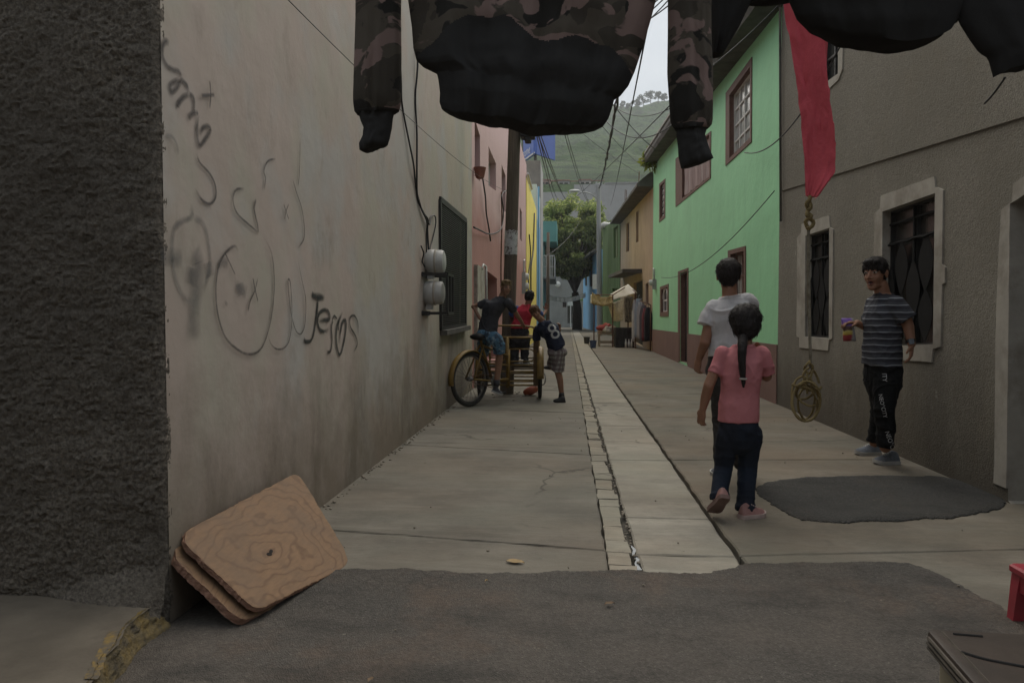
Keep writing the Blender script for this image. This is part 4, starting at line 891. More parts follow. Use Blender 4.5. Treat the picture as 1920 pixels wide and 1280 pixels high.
PF = Plane((0, 96, 0), (1, 0, 0), (0, -1, 0))
bb = thing('apartment_block', 'big windowless pale grey block rising behind the tree', 'building', (4, 100, 0))
x0_, x1_ = PF.uv(1012, 400)[0], PF.uv(1206, 400)[0]; zt = PF.uv(1100, 346)[1]
facade('wall', PF, [(x0_, -.1), (x1_, -.1), (x1_, zt), (PF.uv(1076, 400)[0], zt), (PF.uv(1076, 400)[0], zt - .9), (x0_, zt - .9)], [], m_greyfar, bb)
mb = MB(); mb.box((x1_ - .3, 96.01, 0), (x1_, 108, zt)); mb.box((x0_, 96.01, 0), (x0_ + .3, 108, zt - .9)); mb.build('side_wall', m_greyfar, bb)
MB().box((PF.uv(1134, 346)[0], 95.9, zt + .003), (x1_ + .1, 108, zt + .22)).build('roof', m_greyw, bb)
cols = [((.45, .30, .26), 'pink'), ((.5, .42, .2), 'yellow'), ((.45, .43, .4), 'grey'), ((.42, .3, .24), 'terracotta'), ((.5, .45, .4), 'cream'), ((.46, .33, .3), 'rose')]
roofm = M('faded_tile_roof', (.33, .17, .13), .3, 2)
for i, (px_, wpx, top_) in enumerate([(1012, 20, 334), (1031, 17, 336), (1046, 22, 335), (1066, 20, 337), (1086, 22, 334), (1106, 26, 336)]):
    yy = 128 + (i % 2) * 5; c, nm = cols[i]; a, b = at(px_, top_, yy), at(px_ + wpx, top_, yy); g = hz((a.x + b.x) / 2, yy) - 1
    t = thing('hillside_house', ['pink house at the left end of the row at the foot of the hill', 'yellow house in the row at the foot of the hill', 'grey house at the foot of the hill between yellow and terracotta ones', 'terracotta house at the foot of the hill', 'cream house at the foot of the hill above the street lamp', 'rose house at the right end of the row at the foot of the hill'][i], 'house', ((a.x + b.x) / 2, yy + 3, g), 'small houses at the foot of the hill')
    MB().box((a.x, yy, g), (b.x, yy + 6, a.z - .4)).build('wall', M(nm + '_wall', c, .1, 1), t)
    MB().prism([V((a.x - .1, yy - .3, a.z - .397)), V((b.x + .1, yy - .3, a.z - .397)), V((b.x + .1, yy + 6.2, a.z + .5)), V((a.x - .1, yy + 6.2, a.z + .5))], (0, 0, .15)).build('roof', roofm, t)
    for q in (.28, .7):
        xx = lerp(a.x, b.x, q); MB().box((xx - .3, yy - .05, a.z - 1.4), (xx + .3, yy - .003, a.z - .7)).build('window', m_dark, t)

# ------------------------------------------------------------------ poles, lamp, billboard
base = onz(950, 738); base.z = 0
topp = at(966, 200, base.y); topp = base + (topp - base) * (7.6 / topp.z)
t = thing('utility_pole', 'leaning dark wooden utility pole between the tricycle and the pink house', 'utility pole', base)
MB().tube([base.lerp(topp, i / 12) - V((0, 0, .05 if i == 0 else 0)) for i in range(13)], [.105 - .002 * i for i in range(13)], 16).build('pole', m_wood, t, True, auto=60)
pst = MB(); rows = []
for j in range(8):
    z = lerp(1.2 + (591 - 478) / FPX * base.y, 1.2 + (591 - 433) / FPX * base.y, j / 7); q = base.lerp(topp, z / 7.6); rr = .105 - .024 * z / 7.6 + .006
    rows.append([q + V((rr * math.cos(a), rr * math.sin(a), .02 * noise.noise(V((a * 3, j, 1))) if j in (0, 7) else 0)) for a in [math.pi * (1.02 + .9 * i / 14) for i in range(15)]])
k = NT('torn_paper').set(.85, .2); k.color(k.ramp(k.noise(9, 7, .75, (1, 1, 1)), [(.40, (.10, .07, .06)), (.48, (.45, .44, .43)), (.7, (.62, .61, .6))])); pst.loft(rows, False, closed=False); pst.build('poster', k.m, t, True)
jb = MB(); a, b = at(976, 266, base.y - .05), at(1003, 231, base.y - .05); jb.bbox((a.x, base.y - .15, a.z + .06), (b.x, base.y + .12, b.z + .2), .01); jb.bbox((a.x + .06, base.y - .13, a.z), (b.x - .06, base.y + .1, a.z + .065), .01); jb.beam((a.x - .14, base.y, a.z + .15), (a.x + .03, base.y, a.z + .15), .05, .05, (0, 1, 0)); jb.build('junction_box', m_iron, t)
YL = 46
lp = at(1125, 600, YL); lb = V((lp.x, YL, 0)); lt = at(1122, 345, YL)
t = thing('street_lamp', 'pale concrete street lamp post in front of the leafy tree', 'street lamp', lb)
MB().tube([lb, lb.lerp(lt, .5), lt], [.19, .16, .12], 14).build('pole', m_greyfar, t, True, auto=60)
arm = smoothpath([at(1122, 374, YL), at(1112, 366, YL - .3), at(1100, 361, YL - .6), at(1086, 360, YL - .9)], 5); MB().tube(arm, .035, 7).build('arm', m_meter, t, True)
lh = at(1077, 358, YL - 1.1); MB().ellip(lh, (.34, .2, .09)).build('lamp_head', m_white, t, True)
ins = MB()
for x_, y_ in ((1114, 352), (1118, 348), (1128, 347), (1117, 358), (1113, 364)): c = at(x_, y_, YL); ins.tube([c, c + V((0, 0, .22))], .05, 7); ins.tube([c + V((0, 0, .1)), V((lt.x, YL, c.z + .1))], .03, 5)
ins.build('insulator', m_meter, t)
p0 = at(1027, 575, 49); single(MB().tube([(p0.x, 49, 0), (p0.x + .02, 49, 6.6)], [.13, .1], 10).build('iron_post', m_wood, smooth=True), 'thin dark post before the teal balcony house', 'post')

bbd = thing('billboard', 'blue two sided billboard on the roof, lettering cut off', 'billboard', at(1003, 330, 46))
k = NT('blue_sign_sheet').set(.5, .4); k.color(k.ramp(k.noise(.6, 4), [(.3, (.07, .125, .40)), (.7, (.085, .145, .44))])); m_sign = k.m
A, B, C = at(981, 266, 47), at(1003, 266, 44.6), at(1041, 266, 46.6); zb, zt_ = at(1003, 288, 44.6).z, at(1003, 200, 44.6).z
for a, b, nm in ((A, B, 'sign_face'), (B, C, 'sign_face')):
    a = V((a.x, a.y, zb)); b = V((b.x, b.y, zb)); n = V((0, 0, 1)).cross(b - a).normalized()
    MB().prism([a, b, b + V((0, 0, zt_ - zb)), a + V((0, 0, zt_ - zb))], n * .12).build(nm, m_sign, bbd)
a = V((A.x, A.y, zb)); b = V((B.x, B.y, zb)); nf = (b - a).cross(V((0, 0, 1))).normalized()
MB().beam(a + nf * .03 + V((0, 0, .05)), b + nf * .03 + V((0, 0, .05)), .08, .04, nf).build('white_edge', m_white, bbd)
def text_mesh(s, size):
    cu = bpy.data.curves.new('t', 'FONT'); cu.body = s; cu.size = size; cu.resolution_u = 3; o = bpy.data.objects.new('t', cu); col.objects.link(o)
    bpy.context.view_layer.update(); me = bpy.data.meshes.new_from_object(o.evaluated_get(bpy.context.evaluated_depsgraph_get())); bpy.data.objects.remove(o); return me
tm = text_mesh('come', .72); ux = (b - a).normalized(); og = a + nf * .06 + ux * .12 + V((0, 0, .22))
tm.transform(Matrix(((ux.x, 0, nf.x, og.x), (ux.y, 0, nf.y, og.y), (0, 1, 0, og.z), (0, 0, 0, 1)))); tm.materials.append(m_white); link('lettering', tm, bbd)
fr_ = MB()
for q in (A, B): fr_.tube([(q.x, q.y + .5, 9.8), (q.x, q.y + .5, zt_)], .09, 7)
fr_.build('support_frame', m_slab, bbd)
pt = MB(); c = at(1217, 330, 24.3); c.z = PR.uv(1217, 326)[1] - .1; leaves(pt, c + V((.1, .2, .15)), (.3, .3, .25), 160, .22, 5, -.4, 3.5); single(pt.build('roof_plant', leafmat('roof_weed', (.10, .13, .02), (.16, .19, .03), (.25, .26, .05))), 'yellow green weed growing on the mint house roof edge', 'plant')
rb = MB()
for x_, y_, h_, yy in ((1171, 392, 36, 38), (1173.5, 390, 33, 38), (1197, 350, 28, 32), (1226, 312, 22, 26), (1229, 312, 26, 26), (1233, 310, 24, 26)):
    c = at(x_, y_, yy); rb.tube([c - V((0, 0, .4)), c + V((.03, 0, h_ * yy / FPX))], .018, 5)
rb.tube([at(1171, 372, 38), at(1183, 372, 38)], .015, 5); single(rb.build('rebar_rods', m_rust), 'thin rusty rebar rods sticking up from the beige house roof', 'rebar')

# ------------------------------------------------------------------ overhead cables
def cable(label, a, b, sag, r=.012, wob=0):
    P = span(at(*a), at(*b), sag, 28); r *= .75
    if wob:
        P = [p + V((wob * math.sin(i * 2.7), 0, wob * math.cos(i * 1.9))) for i, p in enumerate(P)]
    single(MB().tube(P, r, 6).build('overhead_cable', m_cable, None, True), label, 'cable', 'overhead cables')
cable('leftmost black cable of the fan running from the leaning pole to the tree', (982, 150, 11.6), (1042, 380, 60), .3, .018)
cable('black cable from the utility pole to the tree, second of the fan', (986, 150, 11.6), (1049, 375, 60), .5, .018)
cable('black cable of the fan crossing below the billboard corner', (979, 150, 11.6), (1062, 378, 60), .2, .018)
cable('black cable at the right edge of the fan, passing the billboard corner', (972, 148, 11.6), (1071, 378, 60), .6, .018)
cable('upper of the two parallel cables dropping towards the lamp head', (1046, 205, 20), (1108, 386, 58), .5, .017)
cable('lower of the two parallel cables dropping towards the lamp head', (1050, 205, 20), (1104, 380, 58), .2, .017)
cable('thick twisted power cable rising from the lamp post top', (1192, -20, 9), (1124, 352, 46), .35, .034, .028)
cable('second strand wound round the thick twisted power cable', (1191.5, -22, 9), (1123, 353, 46), .40, .026, -.03)
cable('long cable slanting from the right sleeve down to the tree top', (1262, 192, 14), (1067, 380, 60), .1, .016)
cable('cable slanting down from the sweatshirt hem to the mint roof', (1050, 50, 12), (1256, 296, 25), .35, .014)
cable('thin cable drooping across the hill crest', (1140, 190, 20), (1262, 200, 15), .28, .012)
cable('drooping cable below the crest reaching behind the right sleeve', (1130, 220, 18), (1275, 222, 14), .42, .014)
cable('taut cable from the sky beside the sleeve down to the end building', (1216, 40, 9), (1144, 385, 92), .4, .016)
cable('faint cable slanting down over the hillside to the beige roof', (1062, 225, 20), (1200, 326, 34), .1, .012)
cable('faint lower cable crossing the hillside toward the mint roof corner', (1122, 228, 20), (1210, 316, 34), .1, .012)
for i, (y1, y2) in enumerate(((40, -14), (24, -22), (14, -30), (32, 8))):
    cable(['lowest of the thick cables against the sky', 'second thick cable against the sky', 'topmost thick cable against the sky', 'thick cable against the sky dipping by the sleeve'][i], (1196, y1 + 16, 11), (1290, y2 - 30, 9), .04, .011)
cable('thin service wire crossing the pale wall from top to the pink house', (530, -10, 3.4), (946, 357, 13), .12, .0032)
cable('wire from the roof corner of the mint house down behind the sleeve', (1466, 4, 9.7), (1338, 122, 12), .03, .014)
cable('sagging wire from the mint window to the red cloth', (1396, 286, 11.8), (1590, 58, 7.4), .35, .011)
cable('thin grey wire sagging across the mint wall', (1452, 358, 10.1), (1240, 520, 21), .35, .009)
cable('short wire fixed into the grey wall under the black garment', (1846, 194, 5.0), (1884, 146, 4.6), .01, .009)
cable('pale guy wire sloping up from the teal house into the tree', (1020, 482, 46), (1092, 408, 60), .4, .02)
cable('wire from the yellow wall to the lamp side of the street', (986, 454, 28), (1014, 428, 44), .1, .018)
# hooks where the short wires meet the walls
# paper bunting across the street
YB = 58; a, b = at(1028, 553, YB), at(1098, 549, YB); P = span(a, b, .28, 40); t = thing('bunting', 'string of white paper bunting across the far end of the street', 'bunting', a)
MB().tube(P, .012, 5).build('string', m_cable, t)
for i in range(1, 40):
    p = P[i]; q = rnd.uniform(-.09, .09); MB().prism([p + V((-.07, q, 0)), p + V((.07, -q, 0)), p + V((.07, -q * 2, -.36)), p + V((.0, .02, -.28)), p + V((-.07, q * 2, -.38))], (0, .006, 0)).build('flag', m_white, t)
# ------------------------------------------------------------------ laundry near the camera
def camo():
    k = NT('camouflage_fabric').set(.95, .08)
    n1 = k.noise(11, 4, .5, (1, .3, 1.2), (0, 0, 0), .5); n2 = k.noise(12, 3.5, .45, (1, .3, 1.25), (5.4, 2, 8), .9); n3 = k.noise(11, 3, .5, (1, .3, 1.2), (9, 9, 3), .5)
    a = k.mix(k.ramp(n1, [(.50, G(0)), (.515, G(1))]), (.060, .052, .042), (.088, .075, .060))
    a = k.mix(k.ramp(n3, [(.57, G(0)), (.585, G(1))]), a, (.030, .028, .025))
    a = k.mix(k.ramp(n2, [(.555, G(0)), (.575, G(1))]), a, (.205, .145, .128))
    k.color(a); n = k.bump(k.noise(18, 5, .6, (1, 1, .6)), .5, .012); k.bump(k.noise(600, 2), .2, .001, n); return k.m
m_camo = camo()
m_blackf = NT('black_sweat_fabric').set(.95, .06); m_blackf.color((.038, .037, .036)); m_blackf.bump(m_blackf.noise(14, 5, .6, (1, 1, .5)), .5, .012); m_blackf = m_blackf.m
def garment(name, Lp, Rp, y, thick, mats, parent, sag=0, rows=40, cols=44, fold=.012, fx=7.0, seed=0, mf=None, bot=None):
    L = [V((a, b, 0)) for a, b in Lp]; Rr = [V((a, b, 0)) for a, b in Rp]; rings = []; mi = []
    for i in range(rows + 1):
        t = i / rows; a, b = pl(L, t), pl(Rr, t); fr, bk = [], []
        for j in range(cols + 1):
            s = j / cols; e = math.sin(math.pi * min(1, max(0, s))) ** .45
            x = lerp(a.x, b.x, s); yy = lerp(a.y, b.y, s) + sag * math.sin(math.pi * s) ** .7 * t ** 4
            if bot and t > .8: yy += bot(s) * (t - .8) * 5
            q = fold * (noise.noise(V((s * fx + seed, t * 1.3, seed))) + .5 * noise.noise(V((s * fx * 2.3 + seed, t * 2.2 + 4, seed))) + .35 * noise.noise(V((s * 3 + seed, t * 9, seed + 7))))
            w_ = thick * e * (1 - .5 * max(0, t - .9) * 10 * .5)
            fr.append(at(x, yy, y) + V((0, -w_ + q * e, 0))); bk.append(at(x, yy, y) + V((0, w_ + q * e, 0)))
        rings.append(fr + list(reversed(bk[1:-1])))
    n = len(rings[0]); mb = MB(); mb.loft(rings, True)
    if mf:
        for k_ in range(rows):
            for j in range(n):
                jj = j if j <= cols else 2 * cols - j
                a, b = pl(L, (k_ + .5) / rows), pl(Rr, (k_ + .5) / rows); s = min(1, (jj + .5) / cols)
                mb.mi[k_ * n + j] = mf(lerp(a.x, b.x, s), lerp(a.y, b.y, s))
        mb.mi[-1] = 1
    return mb.build(name, mats, parent, True, auto=70)
YH = 1.7
hd = thing('sweatshirt', 'dark camouflage sweatshirt with black hem and cuffs hanging overhead', 'sweatshirt', at(960, 240, YH))
hx = [(740, 118), (780, 108), (812, 96), (835, 78), (862, 58), (890, 48), (930, 52), (965, 58), (1000, 88), (1030, 98), (1060, 92), (1100, 88), (1135, 100), (1160, 118), (1185, 138), (1250, 150)]
def hemline(x):
    for (a, b), (c, d) in zip(hx, hx[1:]):
        if x <= c: return lerp(b, d, (x - a) / (c - a))
    return 140
BL_ = [(722, -155), (752, -60), (765, 0), (772, 50), (775, 90), (781, 114), (790, 123), (806, 130), (819, 137), (822, 150), (825, 175), (824, 192), (828, 204)]
BR_ = [(1262, -155), (1240, -60), (1230, 0), (1221, 35), (1205, 90), (1190, 135), (1178, 162), (1165, 178), (1152, 186), (1147, 204), (1141, 222), (1132, 235), (1120, 241)]
garment('body', BL_, BR_, YH, .075, [m_camo, m_blackf], hd, 16, 170, 240, .02, 8, 2, lambda x, y: 1 if y > hemline(x) + 9 * noise.noise(V((x * .03, 1, 1))) else 0, lambda s: 2 * math.sin(s * 13))
SL = garment('sleeve', [(670, -150), (668, -40), (667, 40), (664, 120), (662, 190), (664, 208), (670, 216)], [(770, -150), (753, -40), (752, 30), (753, 110), (752, 190), (750, 206), (741, 211)], YH, .045, [m_camo, m_blackf], hd, 2, 40, 24, .012, 4, 11, lambda x, y: 1 if y > 207 else 0)
garment('cuff', [(671, 208), (676, 226), (682, 240), (680, 256), (673, 270), (674, 281)], [(741, 206), (737, 222), (735, 240), (731, 258), (727, 270), (722, 273)], YH, .03, [m_blackf], hd, 3, 20, 20, .008, 4, 5, None, lambda s: 2 * math.sin(s * 7))
garment('sleeve', [(1240, -150), (1252, -40), (1252, 60), (1251, 140), (1255, 200), (1257, 232), (1266, 244)], [(1346, -150), (1334, -40), (1334, 60), (1337, 140), (1337, 200), (1336, 232), (1328, 241)], YH, .045, [m_camo, m_blackf], hd, 2, 40, 24, .012, 4, 31, lambda x, y: 1 if y > 238 else 0)
garment('cuff', [(1269, 238), (1268, 255), (1271, 275), (1272, 295), (1277, 316)], [(1327, 236), (1322, 252), (1327, 268), (1332, 282), (1338, 296)], YH, .028, [m_blackf], hd, 2, 20, 20, .008, 4, 15)
YK = 1.86
m_blk2 = NT('black_cotton').set(.95, .06); m_blk2.color((.03, .029, .028)); m_blk2.bump(m_blk2.noise(10, 5, .6), .4, .012); m_blk2 = m_blk2.m
kb = thing('black_shirt', 'plain black shirt hanging beside the camouflage sleeve', 'shirt', at(1650, 80, YK))
garment('sleeve', [(1322, -120), (1328, -20), (1331, 60), (1333, 104)], [(1440, -120), (1420, -20), (1386, 50), (1356, 102)], YK, .03, m_blk2, kb, 0, 20, 20, .01, 4, 41)
garment('shoulder', [(1372, -150), (1380, -80), (1392, -30), (1400, 8)], [(1520, -150), (1512, -80), (1500, -40), (1490, 2)], YK + .02, .03, m_blk2, kb, 0, 14, 20, .005, 4, 44)
garment('body', [(1440, -150), (1465, -60), (1478, 0), (1492, 30), (1512, 49)], [(1850, -150), (1830, -60), (1815, 0), (1805, 20), (1795, 42)], YK, .06, m_blk2, kb, 0, 40, 60, .015, 6, 47, None, lambda s: 49 * math.sin(math.pi * min(1, s * 1.02)) ** .55 * (.5 + .7 * s if s < .75 else 1.03) * (1 if s < .93 else (1 - s) / .07))
garment('sleeve', [(1770, -150), (1785, -60), (1790, 20), (1798, 44), (1818, 76), (1834, 98), (1852, 108), (1862, 146)], [(2010, -150), (2010, -60), (2010, 0), (2005, 40), (2000, 70), (1990, 90), (1980, 104), (1970, 108)], YK - .01, .035, m_blk2, kb, 0, 30, 24, .01, 4, 51, None, lambda s: -4 * math.sin(s * 8))
single(MB().tube(span((-3.2, 1.72, 2.2), (3.2, 1.78, 2.16), .05, 30), .006, 6).build('clothes_line', m_cable, smooth=True), 'thin line that carries the dark clothes overhead', 'clothes line')
for x in (-3.2, 3.2): single(MB().tube([(x, 1.75, 0), (x, 1.75, 2.5)], .025, 10).build('clothes_pole', m_meter, smooth=True), 'metal pole holding the clothes line, out at the ' + ('left' if x < 0 else 'right'), 'pole')
for gx in (760, 960, 1180, 1300, 1500, 1750): 
    c = at(gx, -150, YH if gx < 1400 else YK)
# red cloth with rope
YR = 4.3
k = NT('red_cloth').set(.85, .15); k.color(k.ramp(k.noise(3, 6, .6, (1, 1, .4)), [(.3, (.46, .075, .095)), (.7, (.60, .10, .125))])); n_ = k.bump(k.noise(5, 6, .6, (1, 1, .45)), .6, .05); k.bump(k.noise(32, 6, .65, (1, 1, .7)), .5, .01, n_); m_red = k.m
L = [V(p + (0,)) for p in [(1455, -130), (1466, -30), (1472, 20), (1484, 90), (1495, 160), (1503, 230), (1508, 290), (1510, 340), (1512, 366)]]
Rr = [V(p + (0,)) for p in [(1590, -130), (1572, -30), (1568, 30), (1565, 80), (1561, 150), (1564, 220), (1567, 280), (1568, 330), (1533, 372)]]
mb = MB(); rings = []
for i in range(61):
    t = i / 60; a, b = pl(L, t), pl(Rr, t); fr, bk = [], []; sr = lerp(.45, .80, t ** .8) + .03 * math.sin(t * 9)
    for j in range(31):
        s = j / 30; d = (-.15 * (s / sr) ** 1.4 if s < sr else -.15 + .26 * ((s - sr) / (1 - sr)) ** .7) * (1 - .6 * t ** 6)
        d += .022 * noise.noise(V((s * 5, t * 5, 2))) + .013 * (1 - 2 * abs(noise.noise(V((s * 7 + t * 5, t * 11, 9))))) + .006 * noise.noise(V((s * 16, t * 30, 4)))
        p = at(lerp(a.x, b.x, s), lerp(a.y, b.y, s) + 2.5 * math.sin(t * 40 + s * 5) * (s == 0), YR) + V((0, d, 0)); fr.append(p); bk.append(p + V((.002, .012 + .03 * math.sin(math.pi * s), 0)))
    rings.append(fr + list(reversed(bk[1:-1])))
mb.loft(rings, True); single(mb.build('red_cloth', m_red, None, True, auto=60), 'long crumpled red cloth hanging down beside the grey house', 'cloth')
m_rope = NT('tan_rope').set(.9, .15); wv = m_rope.n('ShaderNodeTexWave', Scale=70, Distortion=1.5); m_rope.l(m_rope.co((1, 1, 1), (0, 0, 0), (.5, .7, 0)), wv.inputs[0]); m_rope.color(m_rope.ramp(wv.outputs['Fac'], [(.2, (.14, .10, .04)), (.7, (.31, .24, .115))])); m_rope.bump(wv.outputs['Fac'], .8, .006); m_rope = m_rope.m
m_rope2 = NT('grey_rope').set(.9, .15); m_rope2.color(m_rope2.ramp(m_rope2.noise(40, 4), [(.3, (.10, .085, .06)), (.7, (.21, .185, .14))])); m_rope2 = m_rope2.m
rt = thing('hanging_rope', 'old rope tied under the red cloth and coiled up above the ground', 'rope', at(1510, 790, YR))
def rp(lst, r, n=6): return smoothpath([at(x, y, YR + (z_ if True else 0)) for x, y, z_ in lst], n), r
mb = MB()
for lst, r in (([(1519, 368, 0), (1518, 374, -.01), (1512, 382, 0), (1515, 392, .01), (1513, 402, -.01), (1519, 410, 0), (1525, 416, .01), (1523, 424, 0), (1515, 428, -.01)], .011), ([(1517, 376, .01), (1520, 388, -.01), (1514, 398, .01), (1521, 405, -.01), (1511, 414, 0), (1513, 424, .01), (1517, 432, 0)], .011)):
    mb.tube(rp(lst, r)[0], r, 7)
mb.build('knot', m_rope, rt, True)
MB().tube(rp([(1516, 426, 0), (1516, 480, .005), (1517, 540, 0), (1518, 600, .004), (1519, 650, 0), (1520, 690, 0)], .008, 10)[0], .0085, 7).tube(rp([(1516, 484, .02), (1514, 498, .02), (1515, 520, .02), (1514, 545, .02), (1515, 575, .02), (1514, 592, .02)], .01, 6)[0], .007, 6).build('straight_length', m_rope2, rt, True)
mb = MB(); q = random.Random(3)
loops = [(1512, 752, 27, 37), (1508, 757, 25, 31), (1515, 741, 23, 18), (1511, 732, 20, 14), (1516, 756, 21, 31), (1506, 746, 22, 40)]
for i, (cx, cy, rx, ry) in enumerate(loops):
    tl = q.uniform(-.45, .45); P = []
    for a in range(28):
        th = 6.28319 * a / 28; x_, y_ = rx * math.cos(th), ry * math.sin(th); P.append(at(cx + x_ * math.cos(tl) - y_ * math.sin(tl) * .4 + q.uniform(-.7, .7), cy + x_ * math.sin(tl) + y_, YR - .06 + .02 * i + .025 * math.sin(th * 2 + i)))
    mb.tube(P, .0062, 7, loop=True)
for lst in ([(1516, 690, 0), (1510, 694, -.03), (1506, 704, -.03), (1512, 712, -.02), (1520, 706, -.03), (1524, 694, -.02), (1530, 702, 0), (1536, 718, 0)], [(1519, 676, 0), (1512, 684, -.03), (1508, 692, .02), (1517, 700, .03), (1524, 688, -.02), (1518, 680, -.03)], [(1510, 706, -.03), (1504, 718, -.03), (1498, 724, -.04), (1488, 722, -.04), (1485, 720, -.04)], [(1520, 708, -.03), (1522, 720, -.03), (1520, 732, -.04), (1508, 728, -.04), (1492, 722, -.04)], [(1514, 700, .0), (1512, 720, -.05), (1514, 738, -.05)], [(1497, 722, -.05), (1515, 716, -.06), (1530, 724, -.05), (1536, 730, -.04), (1540, 724, -.04)]):
    mb.tube(rp(lst, .01)[0], .0068, 7)
mb.build('coil', m_rope, rt, True)

# ------------------------------------------------------------------ plywood boards leaning on the pale wall
def plywood(hx=None):
    k = NT('weathered_plywood').set(.72, .3)
    n = k.noise(1.9, 3.2, .5, (1.1, .7, 1.9), (0, 0, 0), 1.1); rings = k.math('SINE', k.math('MULTIPLY', n, 120))
    if hx is not None:                       # growth rings circling the knot
        va = k.n('ShaderNodeVectorMath', operation='SUBTRACT'); va.inputs[1].default_value = hx; k.l(k.co(), va.inputs[0]); sc2 = k.n('ShaderNodeVectorMath', operation='MULTIPLY'); sc2.inputs[1].default_value = (1.1, .5, 1.5); k.l(va.outputs[0], sc2.inputs[0]); ln = k.n('ShaderNodeVectorMath', operation='LENGTH'); k.l(sc2.outputs[0], ln.inputs[0])
        dd = k.math('ADD', ln.outputs['Value'], k.math('MULTIPLY', k.noise(3.6, 3, .5, (1, .7, 1.2)), .6)); rings = k.math('SINE', k.math('MULTIPLY', dd, 78))
    a = k.mix(k.ramp(rings, [(.55, G(0)), (.99, G(.72))]), (.225, .132, .070), (.115, .062, .033))
    a = k.mix(k.ramp(k.noise(3, 8, .7, (1, 1, 1), (9, 2, 6)), [(.5, G(0)), (.66, G(.5))]), a, (.12, .085, .058))
    a = k.mix(k.ramp(k.noise(120, 4, .6, (.3, .12, 1)), [(.4, G(0)), (.65, G(.35))]), a, (.10, .06, .036))
    a = k.mix(k.ramp(k.noise(70, 4, .6, (.25, .25, 2)), [(.35, G(0)), (.7, G(.3))]), a, (.19, .118, .07))
    a = k.mix(k.ramp(k.noise(3.2, 7, .65, (1, 1, 1), (4, 8, 2)), [(.48, G(0)), (.7, G(.6))]), a, (.145, .10, .068))
    a = k.mix(k.ramp(k.noise(18, 5, .7, (1, 1, 1), (1, 2, 8)), [(.68, G(0)), (.74, G(.55))]), a, (.09, .055, .035))
    k.color(a); k.bump(rings, .06, .002); return k.m
m_ply = plywood(); m_edge = M('splintered_ply_edge', (.25, .14, .095), .4, 30, .85, stretch=(.3, .3, 3), bs=60, bstr=.8, dirt=(.12, .06, .04), dscale=20)
m_hole = M('knot_hole', (.012, .009, .007), .2, 9)
def board(label, c4, thick, seed, hole=None):
    """c4: top-left, top-right, bottom-right, bottom-left corners on the face; rounded, chipped outline"""
    c4 = [V(p) for p in c4]; nrm = (c4[1] - c4[3]).cross(c4[2] - c4[0]).normalized()
    if nrm.x < 0: nrm = -nrm
    c0_ = sum(c4, V()) / 4; c4 = [p - nrm * (p - c0_).dot(nrm) for p in c4]; rad = [.10, .09, .13, .065]; loop = []
    for i in range(4):
        p, a, b = c4[i], c4[i - 1], c4[(i + 1) % 4]; r = rad[i]; s, e = p + (a - p).normalized() * r, p + (b - p).normalized() * r
        for j in range(9): t = j / 8; loop.append((s * (1 - t) ** 2 + p * 2 * t * (1 - t) + e * t * t))
        nx = c4[(i + 1) % 4]; rn = rad[(i + 1) % 4]; e2 = nx + (p - nx).normalized() * rn; n = int((e2 - e).length / .006)
        for j in range(1, n): loop.append(e.lerp(e2, j / n))
    cen = sum(c4, V()) / 4
    jag = [p + (p - cen).normalized() * (.003 * noise.noise(p * 14 + V((seed, 0, 0))) + .0035 * noise.noise(p * 95) + .003 * noise.noise(p * 230) - .02 * max(0, noise.noise(p * 16 + V((0, seed, 3))) - .38)) for p in loop]
    mb = MB(); n = len(jag); layers = [0, .18, .22, .4, .44, .62, .66, .84, .88, 1]; rings = []
    for f in layers: rings.append([p - nrm * thick * f + (p - cen).normalized() * (.004 * noise.noise(p * 60 + V((f * 40, 0, 0))) - (.003 if round(f * 100) % 2 == 0 and 0 < f < 1 and round(f * 100) in (22, 44, 66, 88) else 0)) for p in jag])
    ins = [cen + (p - cen) * .985 + nrm * .0015 for p in jag]
    mb.loft([ins] + rings, True)
    fl = [m_ for m_ in mb.mi]
    mb.mi = [1 if n <= i < n * len(layers) else 0 for i in range(len(mb.f))]
    t = thing('plywood_board', label, 'board', (cen.x, cen.y, 0)); mb.build('panel', [m_ply if hole is None else plywood(tuple(V(hole) - V((cen.x, cen.y, 0)))), m_edge], t)
    if hole is not None:
        h = V(hole); u = (c4[1] - c4[0]).normalized(); w_ = nrm.cross(u); P = []
        for i in range(18): a = 6.283 * i / 18; rr = .016 * (1 + .5 * math.sin(a * 2 + 1) + .3 * math.sin(a * 3)); P.append(h + u * rr * math.cos(a) * 1.2 + w_ * rr * math.sin(a) * .8 + nrm * .003)
        MB().prism(P, nrm * -.004).build('knot_hole', m_hole, t)
    return t, nrm, cen
TL, TR, BR, BLc = onx(345, 985, -1.50), onx(548, 898, -1.50), onz(674, 1040, .03), onz(466, 1164, .02)
nn = (TR - BLc).cross(BR - TL).normalized(); nn = -nn if nn.x < 0 else nn
hp = None
d_ = ray(506, 1037); cc = (TL + TR + BR + BLc) / 4; hp = CAM + d_ * ((cc - CAM).dot(nn) / d_.dot(nn))
board('front plywood board with a knot hole, leaning on the pale wall', (TL, TR, BR, BLc), .022, 3, hp)
sh = (onz(452, 1184, .0) - BLc); back = -nn * .055
TL2 = onx(322, 1012, -1.53); BL2 = onz(445, 1178, .01) + back * .3; q_ = TL2 + (BL2 - TL2) * .0
TR2, BR2 = TR + back * .7 + (TL2 - TL) * .8, BR + back + (BL2 - BLc) * .6
board('rear plywood board with splintered edge behind the front one', (TL2, TR2, BR2, BL2), .03, 8)

